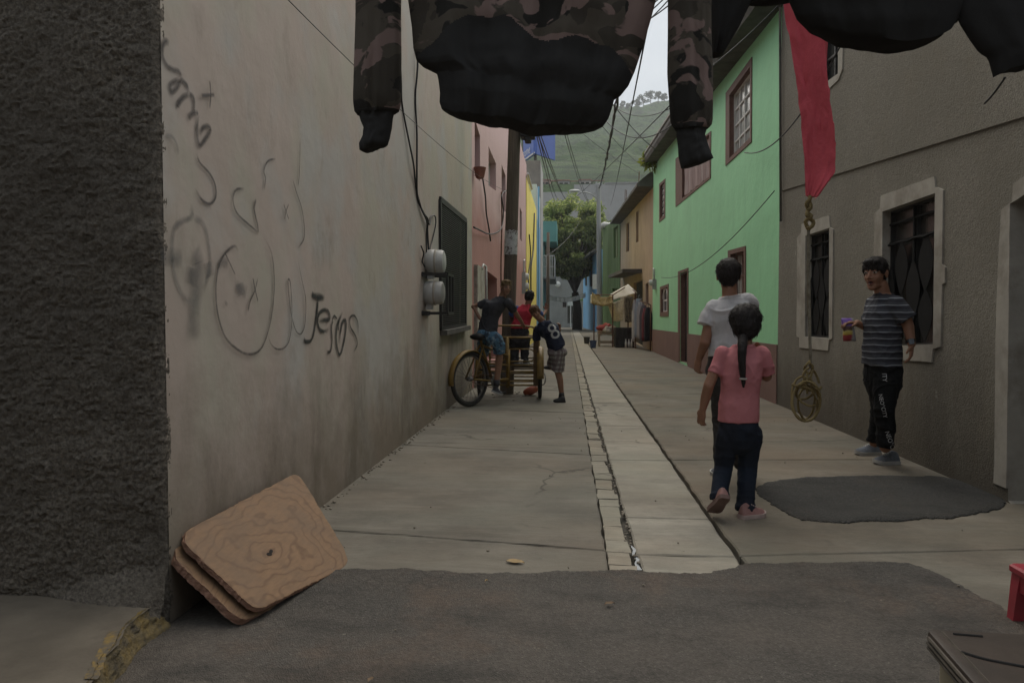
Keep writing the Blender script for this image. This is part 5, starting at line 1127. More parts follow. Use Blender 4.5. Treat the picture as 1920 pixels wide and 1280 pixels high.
# ------------------------------------------------------------------ box with dark lid and red stool, right corner
m_lid = M('worn_brown_lid', (.036, .026, .02), .3, 7, .55, .25, dirt=(.042, .035, .03), bs=40, bstr=.3)
m_cream = M('cream_plastic', (.24, .205, .135), .15, 6, .55, .4, dirt=(.2, .16, .1))
m_lidline = M('pale_scuffed_ridge', (.065, .054, .042), .35, 20, .6)
zl = .47
c0 = onz(1735, 1176, zl); c1 = onz(1738, 1186, zl)
e_l = (onz(1835, 1290, zl) - onz(1735, 1176, zl)).normalized(); e_b = (onz(1925, 1182, zl) - onz(1740, 1172, zl)).normalized()
bx = thing('lidded_box', 'cream storage box with a worn dark brown lid', 'box', (c0.x + .3, c0.y - .3, 0))
def P3(u, v, z): q = c0 + e_b * u + e_l * v; return V((q.x, q.y, z))
def slabbox(u0, u1, v0, v1, z0, z1, b):
    rings = []
    for z, i in ((z0, b), (z0 + b, 0), (z1 - b, 0), (z1 - b * .3, b * .3), (z1, b)):
        r = []
        for cu, cv, s0 in ((u0, v0, 0), (u1, v0, 1), (u1, v1, 2), (u0, v1, 3)):
            su_, sv_ = (1 if cu == u0 else -1), (1 if cv == v0 else -1)
            for k_ in range(5):
                a = math.pi / 2 * k_ / 4; rr = .02; pairs = ((1 - math.sin(a), 1 - math.cos(a)) if s0 in (0, 2) else (1 - math.cos(a), 1 - math.sin(a)))
                fu, fv = pairs; fu, fv = (fv, fu) if s0 in (0, 2) else (fu, fv)
                if s0 in (0, 2): fu, fv = (1 - math.cos(a)), (1 - math.sin(a))
                else: fu, fv = (1 - math.sin(a)), (1 - math.cos(a))
                if s0 == 0: fu, fv = 1 - math.cos(a), 1 - math.sin(a); fu, fv = fu, fv
                r.append(P3(cu + su_ * (i + rr * fu), cv + sv_ * (i + rr * fv), z))
        rings.append(r)
    return rings
def rbox(u0, u1, v0, v1, z0, z1, b, rr=.02):
    rings = []
    for z, i in ((z0, b), (z0 + b, 0), (z1 - b, 0), (z1 - b * .3, b * .3), (z1, b)):
        r = []
        for cu, cv, th in ((u1, v1, 0), (u0, v1, 90), (u0, v0, 180), (u1, v0, 270)):
            ou, ov = cu + (-1 if cu == u1 else 1) * (i + rr), cv + (-1 if cv == v1 else 1) * (i + rr)
            for k_ in range(5): a = R(th + 90 * k_ / 4); r.append(P3(ou + rr * math.cos(a), ov + rr * math.sin(a), z))
        rings.append(r)
    return MB().loft(rings, True)
rbox(.02, .78, .02, .58, 0, zl - .042, .006).build('body', m_cream, bx, True, auto=35)
lid = rbox(0, .8, 0, .6, zl - .045, zl - .0, .008).build('lid', m_lid, bx, True, auto=35)
g = MB()
for v_, w_ in ((.012, .006),): 
    pass
for z_, o_ in ((zl - .012, -.003), (zl - .023, -.004), (zl - .034, -.003)):
    g.tube([P3(o_, .03, z_), P3(o_, .57, z_)], .0045, 6); g.tube([P3(.03, o_, z_), P3(.77, o_, z_)], .0045, 6)
g.tube([P3(.30, .01, zl + .001), P3(.30, .59, zl + .001)], .003, 5); g.tube([P3(.315, .01, zl + .001), P3(.315, .59, zl + .001)], .003, 5); g.tube([P3(.03, .02, zl + .0), P3(.03, .58, zl)], .003, 5)
g.build('ridge', m_lidline, lid)
g = MB(); g.tube([P3(.05, .03, zl + .001), P3(.11, .035, zl + .001)], .003, 6); g.build('handle_slot', m_blk2, lid); g = MB()
g.tube(smoothpath([onz(1803, 1222, zl + .001), onz(1835, 1232, zl + .001), onz(1870, 1240, zl + .001), onz(1935, 1252, zl + .001)], 5), .0035, 6); g.build('handle_slot', m_blk2, lid)
m_rp = M('red_plastic', (.28, .03, .042), .15, 6, .4, .45, dirt=(.2, .04, .04), bs=20, bstr=.15)
sx = at(1890, 1054, 3.07); zt_ = sx.z; st = thing('plastic_stool', 'red plastic stool at the right edge behind the box', 'stool', (sx.x + .17, 2.9, 0))
bs = MB(); bs.bbox((sx.x, 2.74, zt_ - .035), (sx.x + .34, 3.07, zt_), .008); bs.build('seat', m_rp, st, True, auto=30)
ap = MB(); ap.bbox((sx.x + .035, 2.752, zt_ - .10), (sx.x + .305, 2.766, zt_ - .034), .003); ap.bbox((sx.x + .012, 2.79, zt_ - .10), (sx.x + .026, 3.03, zt_ - .034), .003); ap.build('apron', m_rp, st)
for ix in (0, 1):
    for iy in (0, 1):
        lx = sx.x + .012 + ix * .266; ly = 2.75 + iy * .26; o_ = -.012 if ix == 0 else .012; l_ = MB()
        ring = lambda z, d, w_: [V((lx + d, ly, z)), V((lx + d + w_, ly, z)), V((lx + d + w_, ly + .014, z)), V((lx + d + .014, ly + .014, z)), V((lx + d + .014, ly + w_, z)), V((lx + d, ly + w_, z))]
        l_.loft([ring(0, o_ * 2, .04), ring(zt_ * .5, o_, .046), ring(zt_ - .034, 0, .055)], True); l_.build('leg', m_rp, st)

# ------------------------------------------------------------------ small litter
def leaf(label, px_, py_, L_, ang, m, z=.0):
    c = onz(px_, py_, z + .004); mb = MB(); n = 10; a_, b_, mid = [], [], []
    for i in range(n + 1):
        t = i / n; w_ = .30 * L_ * math.sin(math.pi * t) ** .8 * (1 - .3 * t); x_ = (t - .5) * L_; zz = .012 * math.sin(t * 3.1) + .004 * math.sin(t * 9)
        r_ = lambda x, y, z_: c + V((x * math.cos(ang) - y * math.sin(ang), x * math.sin(ang) + y * math.cos(ang), z_))
        a_.append(r_(x_, w_, zz * .5 + .005)); mid.append(r_(x_, 0, zz * .5)); b_.append(r_(x_, -w_, zz * .5 + .004))
    mb.loft([a_, mid, b_], False, closed=False); single(mb.build('dry_leaf', m, smooth=True), label, 'leaf')
m_lf = M('dry_leaf_skin', (.34, .24, .12), .25, 30, .8); m_lf2 = M('brown_leaf_skin', (.17, .115, .07), .25, 30, .8)
leaf('pale dry leaf on the concrete near the asphalt edge', 966, 1054, .095, -.25, m_lf)
leaf('small brown leaf on the old asphalt', 1143, 1133, .045, .4, m_lf2, .014); leaf('tiny pale scrap on the asphalt below the board', 912, 1090, .02, .9, m_lf, .014)
leaf('little dry leaf near the bottom edge of the asphalt', 695, 1276, .03, 1.2, m_lf2, .014)
rk = MB(); qq = random.Random(5)
for _ in range(55):
    x_, y_ = qq.uniform(-1.2, 2.6), qq.uniform(2.3, 9); s = qq.uniform(.003, .009); z_ = .014 if y_ < 3.5 else 0
    rk.ellip((x_, y_, z_ + s * .4), (s, s * qq.uniform(.6, 1.2), s * .6), nu=6, nv=4)
for _ in range(160):
    y_ = qq.uniform(3.7, 11); x_ = XL + .012 + abs(qq.gauss(0, .03)); s = qq.uniform(.004, .014); rk.ellip((x_, y_, s * .3), (s, s, s * .6), nu=6, nv=4)
for _ in range(140):
    y_ = qq.uniform(3.6, 10); x_ = .335 + qq.gauss(0, .014); s = qq.uniform(.004, .012); rk.ellip((x_, y_, -.012 + s * .3), (s, s * 1.4, s * .6), nu=6, nv=4)
single(rk.build('grit', M('pale_grit', (.19, .165, .13), .5, 40), smooth=True), 'scattered grit and crumbs on the paving', 'grit', kind='stuff')
og = MB(); c = onz(996, 741, 0); og_r = []
for i in range(7):
    t = i / 6; og_r.append([c + V((( .11 + .03 * noise.noise(V((a, i, 2)))) * math.cos(a * .3142) * math.sin(math.pi * (.15 + .8 * t)) + .10 * t - .05, .09 * math.sin(a * .3142) * math.sin(math.pi * (.15 + .8 * t)), .005 + .15 * t + .015 * noise.noise(V((a, i, 5))))) for a in range(20)])
og.loft(og_r, True); single(og.build('orange_bag', M('orange_plastic', (.42, .11, .06), .25, 12, .5, .4), smooth=True), 'crumpled orange plastic bag on the ground under the tricycle', 'bag')
pb_ = MB(); qq = random.Random(9)
for _ in range(22):
    c = onz(qq.uniform(915, 1010), qq.uniform(735, 752), 0); s = qq.uniform(.008, .025); pb_.ellip(c + V((0, 0, s * .4)), (s * 1.3, s, s * .5), nu=7, nv=4)
single(pb_.build('rubble', M('pale_rubble', (.3, .27, .23), .4, 30), smooth=True), 'bits of pale rubble around the foot of the pole', 'rubble', kind='stuff')

# ------------------------------------------------------------------ stall with cloths, clothes rack, buckets
m_sheet = M('white_sheet', (.80, .78, .72), .08, 4, .9); m_beigecl = M('beige_print_cloth', (.50, .45, .33), .3, 14, .9, dirt=(.36, .31, .21), dscale=16); m_patcl = M('brown_patterned_cloth', (.26, .205, .11), .6, 9, .9, dirt=(.32, .28, .17), dscale=8); m_dcl = M('dark_print_cloth', (.09, .075, .05), .6, 12, .9, dirt=(.22, .18, .12), dscale=12)
def drape(name, label, corners, m, sag=.0, fold=.06, nx=24, ny=12, cat='cloth', seed=0, peak=None, nf=2.5):
    """corners given as (px, py, y): TL TR BR BL"""
    c = [at(*q) for q in corners]; rows = []
    for j in range(ny + 1):
        t = j / ny; r = []
        for i in range(nx + 1):
            s = i / nx; p = c[0].lerp(c[1], s).lerp(c[3].lerp(c[2], s), t); p.z -= sag * math.sin(math.pi * s) * (1 if peak is None else 1)
            p += V((fold * .4 * math.sin(s * 6.28 * nf + seed), -abs(fold) * math.sin(s * 6.28 * nf + seed + t) - fold * noise.noise(V((s * 4, t * 3, seed))), fold * .4 * noise.noise(V((s * 3, t * 3, seed + 4))))); r.append(p)
        rows.append(r)
    mb = MB(); mb.loft(rows, False, closed=False); n0 = len(mb.v); o = mb.build(name, m, None, True, fix=False)
    md = o.modifiers.new('thickness', 'SOLIDIFY'); md.thickness = .01
    return single(o, label, cat)
drape('awning_cloth', 'white pointed sheet stretched over the street stall', [(1142, 553, 29.4), (1178, 533, 28.2), (1195, 549, 27.2), (1150, 562, 29.0)], m_sheet, .0, .02, cat='awning')
drape('awning_cloth', 'brown patterned cloth bundled along the front of the stall roof', [(1110, 546, 30.5), (1150, 555, 28.6), (1150, 569, 28.4), (1110, 568, 30.3)], m_patcl, .12, .1, 24, 8, 'awning', 3)
drape('hanging_cloth', 'pale beige printed cloth hanging from the stall roof', [(1139, 570, 29.2), (1173, 558, 28.2), (1170, 601, 28.2), (1148, 602, 29.0)], m_beigecl, .02, .05, 20, 12, 'cloth', 1)
drape('hanging_cloth', 'dark printed cloth hanging beside the beige one at the stall', [(1172, 556, 27.9), (1185, 555, 27.6), (1184, 604, 27.6), (1173, 604, 27.9)], m_dcl, .0, .06, 14, 10, 'cloth', 5)
drape('paper_panel', 'small white sheet hanging at the far end of the stall roof', [(1107, 552, 30.6), (1114, 553, 30.4), (1113, 570, 30.4), (1107, 568, 30.6)], m_sheet, 0, .02, 8, 6, 'sheet', 2)
sf = thing('market_stall', 'street stall frame of thin poles by the beige house', 'stall', at(1150, 645, 29)); mb = MB()
for x_, y_, yy in ((1114, 552, 30.3), (1149, 553, 28.5), (1178, 534, 28.3), (1192, 548, 27.3)):
    c = at(x_, y_, yy); mb.tube([(c.x, c.y, 0), c], .025, 7)
mb.build('pole', m_rust, sf); a, b, c_, d_ = at(1114, 552, 30.3), at(1149, 553, 28.5), at(1178, 535, 28.3), at(1192, 548, 27.3)
MB().tube([a, b], .02, 6).tube([b, c_], .02, 6).tube([c_, d_], .02, 6).build('roof_rail', m_rust, sf)
tb = thing('display_table', 'low pale wooden table under a heap of clothes', 'table', at(1137, 645, 29.3)); a, b = at(1122, 630, 29.3), at(1152, 630, 29.3); zt_ = .5
MB().box((a.x, 28.9, zt_ - .05), (b.x, 29.8, zt_)).build('tabletop', M('pale_table_wood', (.33, .27, .19), .2, 8), tb)
for x_ in (a.x + .03, b.x - .03):
    for y_ in (28.95, 29.72): MB().beam((x_, y_, 0), (x_, y_, zt_ - .05), .06, .06, (0, 1, 0)).build('leg', bpy.data.materials['pale_table_wood'], tb)
MB().box((a.x + .03, 28.93, .12), (b.x - .03, 28.96, .22)).build('apron', bpy.data.materials['pale_table_wood'], tb)
hc = [((.34, .07, .06), 'crumpled red garment on the heap at the stall'), ((.5, .46, .38), 'cream garment crumpled in the middle of the heap'), ((.3, .22, .16), 'tan garment at the right of the heap'), ((.12, .1, .09), 'dark garment at the back of the heap'), ((.42, .3, .26), 'pinkish garment at the left of the heap'), ((.40, .10, .08), 'second red garment on top of the heap')]
for i, ((c, lab), (dx, dy, dz, sx_, sz_)) in enumerate(zip(hc, ((.13, 0, .2, .2, .12), (.34, -.1, .12, .2, .16), (.52, .1, .14, .16, .15), (.4, .4, .18, .22, .14), (.1, .1, .06, .13, .1), (.33, .15, .3, .2, .09)))):
    mb = MB(); mb.ellip((a.x + dx, 29.2 + dy, zt_ + dz), (sx_, .22, sz_), nu=20, nv=14); mb.v = [p + noise.noise_vector(p * 9) * .06 for p in mb.v]; single(mb.build('clothes_heap', M('heap_cloth', c, .3, 9, .95, dirt=vary(c, .5)), smooth=True), lab, 'garment')
dk = MB(); a2, b2 = at(1153, 612, 28.2), at(1188, 612, 28.2); dk.bbox((a2.x, 28.0, .0), (b2.x, 28.8, .74), .02); dk.v = [p + noise.noise_vector(p * 4) * .03 for p in dk.v]
single(dk.build('covered_table', M('black_tablecloth', (.03, .027, .024), .5, 4, stretch=(5, 5, .6), bs=9, bstr=1, bdist=.05)), 'dark cloth covered table behind the clothes heap', 'table')
for i, x_ in enumerate((1152.5, 1157, 1161)):
    c = onz(x_, 640, 0); single(MB().lathe((c.x, 27.9, 0), [(.035, 0), (.035, .2), (.015, .26), (.015, .32)], 10).build('bottle', m_sheet, smooth=True), ['pale bottle nearest the clothes heap', 'pale bottle in the middle of three', 'pale bottle nearest the clothes rack'][i], 'bottle', 'bottles before the dark table')
gl = [((.50, .50, .49), 'white shirt at the left end of the street clothes rack', 1192, 27.6, 562, 640), ((.27, .32, .38), 'light blue shirt hanging second on the rack', 1197, 27.0, 560, 632), ((.36, .36, .37), 'pale grey shirt hanging in the middle of the rack', 1202, 26.6, 566, 634), ((.10, .09, .10), 'patterned dark shirt on the rack beside the grey one', 1207, 26.2, 572, 640), ((.17, .045, .05), 'dark red garment on the rack beside the black one', 1211, 25.9, 578, 638), ((.018, .017, .02), 'black coat at the right end of the rack', 1215.5, 25.5, 576, 639)]
for i, (c, lab, x_, yy, t_, b_2) in enumerate(gl):
    p = at(x_, t_, yy); q = at(x_, b_2, yy); h_ = p.z - max(q.z, .12); mb = MB(); rings = []
    for j in range(11):
        t = j / 10; wv_ = lerp(.10, .21, min(1, t * 4)) * (1 - .1 * t); dv = lerp(.03, .07, min(1, t * 3))
        rings.append([p + V((wv_ * math.cos(a * .2618) * (.65) + .02 * math.sin(a * 1.3 + i), dv * 2.2 * math.sin(a * .2618) + .015 * math.sin(a * 1.9 + j * .3), -h_ * t)) for a in range(24)])
    mb.loft(rings, True); mb.tube([p, p + V((0, 0, .10)), p + V((.04, 0, .13))], .008, 5); single(mb.build('hanging_garment', M('garment_cloth', c, .2, 6, .95, stretch=(4, 4, .6), bs=12, bstr=.6, bdist=.02), smooth=True), lab, 'garment', 'clothes on the street rack')
a, b = at(1189, 559, 27.9), at(1220, 572, 25.3); rk_ = MB(); rk_.tube([a, b], .018, 7)
for q in (a, b): rk_.tube([(q.x, q.y, 0), q], .02, 7)
single(rk_.build('clothes_rack', m_rust, smooth=True), 'thin metal rack holding clothes by the beige house door', 'clothes rack')
def bucket(label, x_, y_, s, m):
    c = onz(x_, y_, 0); t = thing('bucket', label, 'bucket', c)
    MB().lathe(c, [(.10 * s, 0), (.105 * s, .01), (.135 * s, .27 * s), (.145 * s, .275 * s), (.145 * s, .29 * s), (.13 * s, .29 * s), (.1 * s, .03), (.001, .025)], 20, cap=False).build('body', m, t, True, auto=40)
    MB().tube([c + V((.14 * s * math.cos(a * .2618), .02, .28 * s - .1 * s * math.sin(a * .2618) * .9)) for a in range(13)], .005, 5).build('handle', m_meter, t)
bucket('dark grey bucket standing in the alley by the stall', 1100, 644, .98, M('grey_bucket', (.06, .06, .065), .2, 5, .5)); bucket('blue plastic bucket in front of the grey one', 1112, 652, .95, M('blue_bucket', (.05, .075, .15), .2, 5, .45))
# ------------------------------------------------------------------ cargo tricycle
m_ty = M('chipped_yellow_enamel', (.20, .125, .028), .3, 14, .5, .4, dirt=(.13, .075, .03), dscale=9, bs=40, bstr=.2)
m_tyre = M('dusty_rubber', (.035, .033, .03), .3, 20, .85)
m_steel = M('dull_steel', (.16, .15, .14), .3, 20, .5, .5, .6)
m_saddle = M('black_saddle_vinyl', (.016, .015, .015), .3, 14, .55)
def wheel(parent, c, u, r, name='wheel', fender=True):
    """spoked wheel standing in the plane of u and Z"""
    c = V(c); u = V(u).normalized(); Z = V((0, 0, 1)); n = u.cross(Z)
    P = lambda a, rr: c + u * (rr * math.cos(a)) + Z * (rr * math.sin(a))
    w_ = MB().tube([P(6.28319 * i / 48, r - .028) for i in range(48)], .027, 10, loop=True).build('wheel', m_tyre, parent, True)
    MB().tube([P(6.28319 * i / 48, r - .062) for i in range(48)], .014, 8, loop=True).build('rim', m_steel, w_, True)
    sp = MB(); hub = MB().tube([c - n * .06, c - n * .03, c - n * .029, c + n * .029, c + n * .03, c + n * .06], [.018, .018, .032, .032, .018, .018], 12)
    for i in range(28): a = 6.28319 * i / 28; sp.tube([P(a + (.35 if i % 2 else -.35), .025) + n * (.028 if i % 4 < 2 else -.028), P(a, r - .07)], .0022, 4)
    sp.build('spokes', m_steel, w_); hub.build('hub', m_steel, w_, True)
    if fender: 
        rows = []
        for i in range(25):
            a = fender[0] + (fender[1] - fender[0]) * i / 24; row = []
            for j in range(9): q = -1 + j / 4; row.append(P(a, r + .022 - .022 * q * q) + n * (.047 * q))
            rows.append(row)
        mb = MB(); mb.loft(rows, False, closed=False); o = mb.build('fender', m_ty, parent, True, fix=False); md = o.modifiers.new('t', 'SOLIDIFY'); md.thickness = .003
RW = V((-1.285, 9.72, .365)); hd_ = V((.56, .83, 0)).normalized(); Zu = V((0, 0, 1))
tr = thing('cargo_tricycle', 'old yellow cargo tricycle with black tyres and a railed front platform', 'tricycle', (RW.x, RW.y, 0))
wheel(tr, RW, hd_, .365, fender=(R(20), R(190)))
BB = RW + hd_ * .47 + V((0, 0, -.06)); ST = RW + hd_ * .24 + V((0, 0, .44)); HT = V((-.84, 10.52, .62)); SL_ = V((-.84, 10.52, .3))
fm = MB(); nn_ = hd_.cross(Zu)
for s in (-1, 1):
    fm.tube([RW + nn_ * .075 * s, BB + nn_ * .03 * s], .013, 8); fm.tube([RW + nn_ * .075 * s, ST + nn_ * .03 * s], .012, 8)
fm.tube([BB, ST, ST + V((-.01, -.015, .06))], .018, 8); fm.tube([ST, HT], .018, 8); fm.tube([BB, SL_], .019, 8); fm.tube([ST * .5 + BB * .5, HT * .6 + SL_ * .4], .014, 8); fm.tube([HT + V((0, 0, .1)), SL_ - V((0, 0, .1))], .026, 10)
fm.build('frame', m_ty, tr, True)
sdl = MB(); sc_ = ST + V((-.01, -.02, .11)); rings = []
for t, w_, h_ in ((-.13, .05, .02), (-.11, .10, .04), (-.05, .115, .05), (.03, .07, .045), (.10, .035, .04), (.15, .018, .02)):
    rings.append([sc_ + hd_ * t + nn_ * (w_ * math.cos(a * .5236)) + Zu * (h_ * math.sin(a * .5236)) for a in range(12)])
sdl.loft(rings, True); sdl.tube([ST, sc_], .014, 8); sdl.build('saddle', m_saddle, tr, True)
ck = MB(); ck.lathe(BB + nn_ * .05, [(.02, 0), (.095, 0), (.1, .003), (.095, .006), (.02, .006)], 26, ax=(hd_, Zu, nn_))
cd = (hd_ * .35 - Zu * .93).normalized(); ck.beam(BB + nn_ * .06, BB + nn_ * .06 + cd * .165, .025, .014, nn_); ck.beam(BB - nn_ * .06, BB - nn_ * .06 - cd * .165, .025, .014, nn_); ck.build('crank', m_steel, tr, True, auto=40)
for s in (1, -1):
    pc = BB + nn_ * (.115 * s) + cd * (.165 * s); MB().beam(pc - hd_ * .045, pc + hd_ * .045, .07, .022, Zu).build('pedal', m_saddle, tr)
chn = MB(); chn.tube([BB + nn_ * .05 + Zu * .098, RW + nn_ * .05 + Zu * .04], .005, 5); chn.tube([BB + nn_ * .05 - Zu * .098, RW + nn_ * .05 - Zu * .04], .005, 5); chn.build('chain', m_rust, tr)
# front platform
bx0, bx1, by0, by1 = -1.20, -.445, 10.6, 11.45
fx = MB()
zs_ = [.21, .265, .39, .505, .56, .72, .885]
def railbar(z0, z1, y_, xl, xr):        # long loop with a rounded right end
    P = [V((xl, y_, z0)), V((xr - (z1 - z0) / 2, y_, z0))]
    for k_ in range(9): a = -math.pi / 2 + math.pi * k_ / 8; P.append(V((xr - (z1 - z0) / 2 + (z1 - z0) / 2 * math.cos(a), y_, (z0 + z1) / 2 + (z1 - z0) / 2 * math.sin(a))))
    P.append(V((xl, y_, z1))); return P
for y_ in (by0, by1):
    fx.tube([(bx0, y_, .885), (bx1 - .04, y_, .885), (bx1 - .012, y_, .873), (bx1, y_, .845), (bx1, y_, .2)], .016, 8)
    fx.tube([(bx0, y_, .2), (bx0, y_, .885)], .016, 8); fx.tube([(-.862, y_, .17), (-.862, y_, .90)], .024, 8)
    fx.tube(railbar(.545, .72, y_, -.862, bx1 - .02), .0095, 7); fx.tube(railbar(.375, .49, y_, -.862, bx1 - .02), .0095, 7)
    fx.tube(railbar(.545, .72, y_, bx0, -.88), .0095, 7)
    for z in (.40, .26, .205): fx.tube([(bx0, y_, z), (bx1, y_, z)], .0125, 8)
for x_ in (bx0, bx1):
    for z in (.885, .64, .42, .21): fx.tube([(x_, by0, z), (x_, by1, z)], .013, 8)
fx.build('platform_rails', m_ty, tr, True)
ps = MB(); ps.beam((bx1 - .006, by0 - .02, .2), (bx1 - .006, by0 - .02, .93), .075, .035, (0, 1, 0)); ps.build('corner_post', M('brown_wood_post', (.11, .065, .03), .3, 10, .8), tr)
pk_ = MB()
for x_ in (-.80, -.68): pk_.box((x_, by0 + .35, .462), (x_ + .1, by1 - .012, .487))
pk_.box((-1.19, by0 + .36, .44), (-.46, by0 + .42, .461)); pk_.box((-1.19, by1 - .1, .44), (-.46, by1 - .04, .461)); pk_.build('floor_plank', m_slab, tr)
ax_ = MB(); ax_.tube([(-1.34, 10.78, .365), (-.36, 10.78, .365)], .018, 8); ax_.tube([(bx1, 10.78, .365), (bx1, 10.78, .21)], .014, 8); ax_.tube([(bx0, 10.78, .365), (bx0, 10.78, .21)], .014, 8)
ax_.tube(smoothpath([(-.44, 10.6, .21), (-.34, 10.62, .22), (-.32, 10.7, .3), (-.335, 10.78, .365)], 4), .01, 6); ax_.build('axle', m_steel, tr, True)
hv = V((-.06, 1, 0)).normalized()
for x_ in (-.405, -1.275): wheel(tr, (x_, 10.78, .365), hv, .365, fender=(R(-8), R(188)))
hb2 = MB(); hb2.tube(smoothpath([(-1.18, 10.58, .9), (-1.17, 10.52, .99), (-1.1, 10.47, 1.045), (-.8, 10.45, 1.055), (-.52, 10.47, 1.04), (-.46, 10.52, .99), (-.452, 10.58, .9)], 5), .014, 8); hb2.build('handlebar', m_ty, tr, True)

# ------------------------------------------------------------------ people
def evalmesh(o):
    dg_ = bpy.context.evaluated_depsgraph_get(); me = bpy.data.meshes.new_from_object(o.evaluated_get(dg_)); return me
def fuse(mb, voxel, smooth=2, fac=.5):
    """overlapping closed shapes -> one continuous surface"""
    me = mb.mesh('tmp', []); bm = bmesh.new(); bm.from_mesh(me); bmesh.ops.recalc_face_normals(bm, faces=bm.faces); bm.to_mesh(me); bm.free()
    o = bpy.data.objects.new('tmp', me); col.objects.link(o)
    r = o.modifiers.new('r', 'REMESH'); r.mode = 'VOXEL'; r.voxel_size = voxel; r.use_smooth_shade = True
    if smooth: s = o.modifiers.new('s', 'SMOOTH'); s.factor = fac; s.iterations = smooth
    bpy.context.view_layer.update(); out = evalmesh(o); bpy.data.objects.remove(o); bpy.data.meshes.remove(me)
    out.polygons.foreach_set('use_smooth', [True] * len(out.polygons)); return out
def wrinkle(me, amp, f=(9, 9, 5), seed=0, fade=None):
    amp *= 1.5
    ns = [v.normal.copy() for v in me.vertices]
    for v, n in zip(me.vertices, ns):
        p = V((v.co.x * f[0] + seed, v.co.y * f[1], v.co.z * f[2])); w_ = noise.noise_vector(p * .5) * .9; q1 = 1 - min(1, abs(noise.noise(V((p.x + .55 * p.z, p.y - .4 * p.z, p.z)) * .75 + w_)) * 3.2); q2 = 1 - min(1, abs(noise.noise(V((p.x - .6 * p.z, p.y, p.z)) * 1.35 + w_)) * 3); d = .5 * noise.noise(p * .7) + 1.15 * q1 * q1 + .55 * q2 * q2 - .5
        v.co += n * (amp * d * (fade(v.co) if fade else 1))
def finish(me, name, mats, parent):
    for m in (mats if isinstance(mats, list) else [mats]): me.materials.append(m)
    me.update(); me.name = name; return link(name, me, parent)
def ring(c, u, v, a, b, n=20, e=2.4):
    out = []
    for k_ in range(n):
        t = 6.28319 * k_ / n; cs, sn = math.cos(t), math.sin(t); q = (abs(cs) ** e + abs(sn) ** e) ** (-1 / e); out.append(c + u * (a * q * cs) + v * (b * q * sn))
    return out
def limb(mb, pts, rs, n=14, open_end=False):
    P = [V(p) for p in pts]; mb.tube(P, rs, n)
    for i, (p, r) in enumerate(zip(P, rs)):
        if open_end and i >= len(P) - 1: continue
        if open_end and i == len(P) - 2: r = min(r, (P[-1] - p).length * .97)
        mb.ellip(p, r * .985, nu=n, nv=8)
def skinmat(name, c):
    k = NT(name); k.set(.55, .35); k.color(k.ramp(k.noise(14, 5, .6), [(.3, vary(c, .86)), (.7, vary(c, 1.12))])); k.b.inputs['Subsurface Weight'].default_value = .08; k.b.inputs['Subsurface Radius'].default_value = (.01, .004, .002); k.bump(k.noise(90, 3), .12, .002); return k.m
m_skin = skinmat('brown_skin', (.245, .125, .078)); m_skin2 = skinmat('tan_skin', (.27, .148, .095)); 
m_eyew = M('eye_white', (.42, .40, .37), .05, 5, .3, bstr=0); m_iris = M('dark_iris', (.012, .009, .007), .1, 5, .2, bstr=0); m_lip = M('lips', (.20, .075, .06), .1, 20, .5, bstr=0); m_mouth = M('mouth_inside', (.03, .010, .010), .1, 5, .4, bstr=0); m_brow = M('eyebrow_hair', (.018, .013, .010), .2, 40, .8, bstr=0)
def hairmat(name, c, c2=None, scale=(40, 40, 3)):
    k = NT(name); k.set(.62, .18); k.color(k.ramp(k.noise(4, 6, .7, scale), [(.35, vary(c, .6)), (.65, c2 or vary(c, 1.5))])); k.bump(k.noise(5, 5, .6, scale), .6, .006); return k.m
m_hair = hairmat('black_hair', (.016, .013, .012)); m_hairb = hairmat('brown_hair', (.075, .04, .022), (.16, .085, .042)); m_hairl = hairmat('sun_bleached_hair', (.05, .033, .02), (.27, .185, .09))
def hand(mb, w_, d, n, side, k, curl=.35, spread=.12, thumb=.7, rf=1.0):
    """w_ wrist, d hand direction, n palm normal (palm side), side = thumb side"""
    w_, d = V(w_), V(d).normalized(); n = V(n); n = (n - d * n.dot(d)).normalized(); s = d.cross(n).normalized()
    if s.dot(V(side)) < 0: s = -s
    L = .088 * k
    mb.loft([ring(w_ - d * .015 * k, s, n, .024 * k, .020 * k, 14, 2.3), ring(w_ + d * .02 * k, s, n, .029 * k, .018 * k, 14, 2.5), ring(w_ + d * L * .6, s, n, .039 * k, .0155 * k, 14, 2.8), ring(w_ + d * L * .95, s, n, .040 * k, .013 * k, 14, 2.8), ring(w_ + d * (L + .006 * k), s, n, .036 * k, .009 * k, 14, 2.4)], True)
    for i, (o, fl) in enumerate(((.030, .068), (.010, .076), (-.010, .070), (-.029, .054))):
        p = w_ + d * L * .93 + s * o * k; a = curl * (.8 + .12 * i); dd = (d + s * (o / .03 * spread)).normalized(); P = [p]; r0 = (.0092 - .0006 * (i == 3)) * k * rf
        for seg, fr in enumerate((.45, .30, .25)):
            a_ = a * (seg + .7); P.append(P[-1] + (dd * math.cos(a_) + n * math.sin(a_)) * (fl * fr * k))
        limb(mb, P, [r0, r0 * .97, r0 * .9, r0 * .8], 9)
    p = w_ + d * L * .28 + s * .026 * k; q = (d * .72 + s * thumb + n * .35).normalized(); p2 = p + q * .038 * k; q2 = (d * .9 + s * .25 + n * .4).normalized(); limb(mb, [p, p2, p2 + q2 * .03 * k], [.013 * k, .0105 * k, .0085 * k], 9)
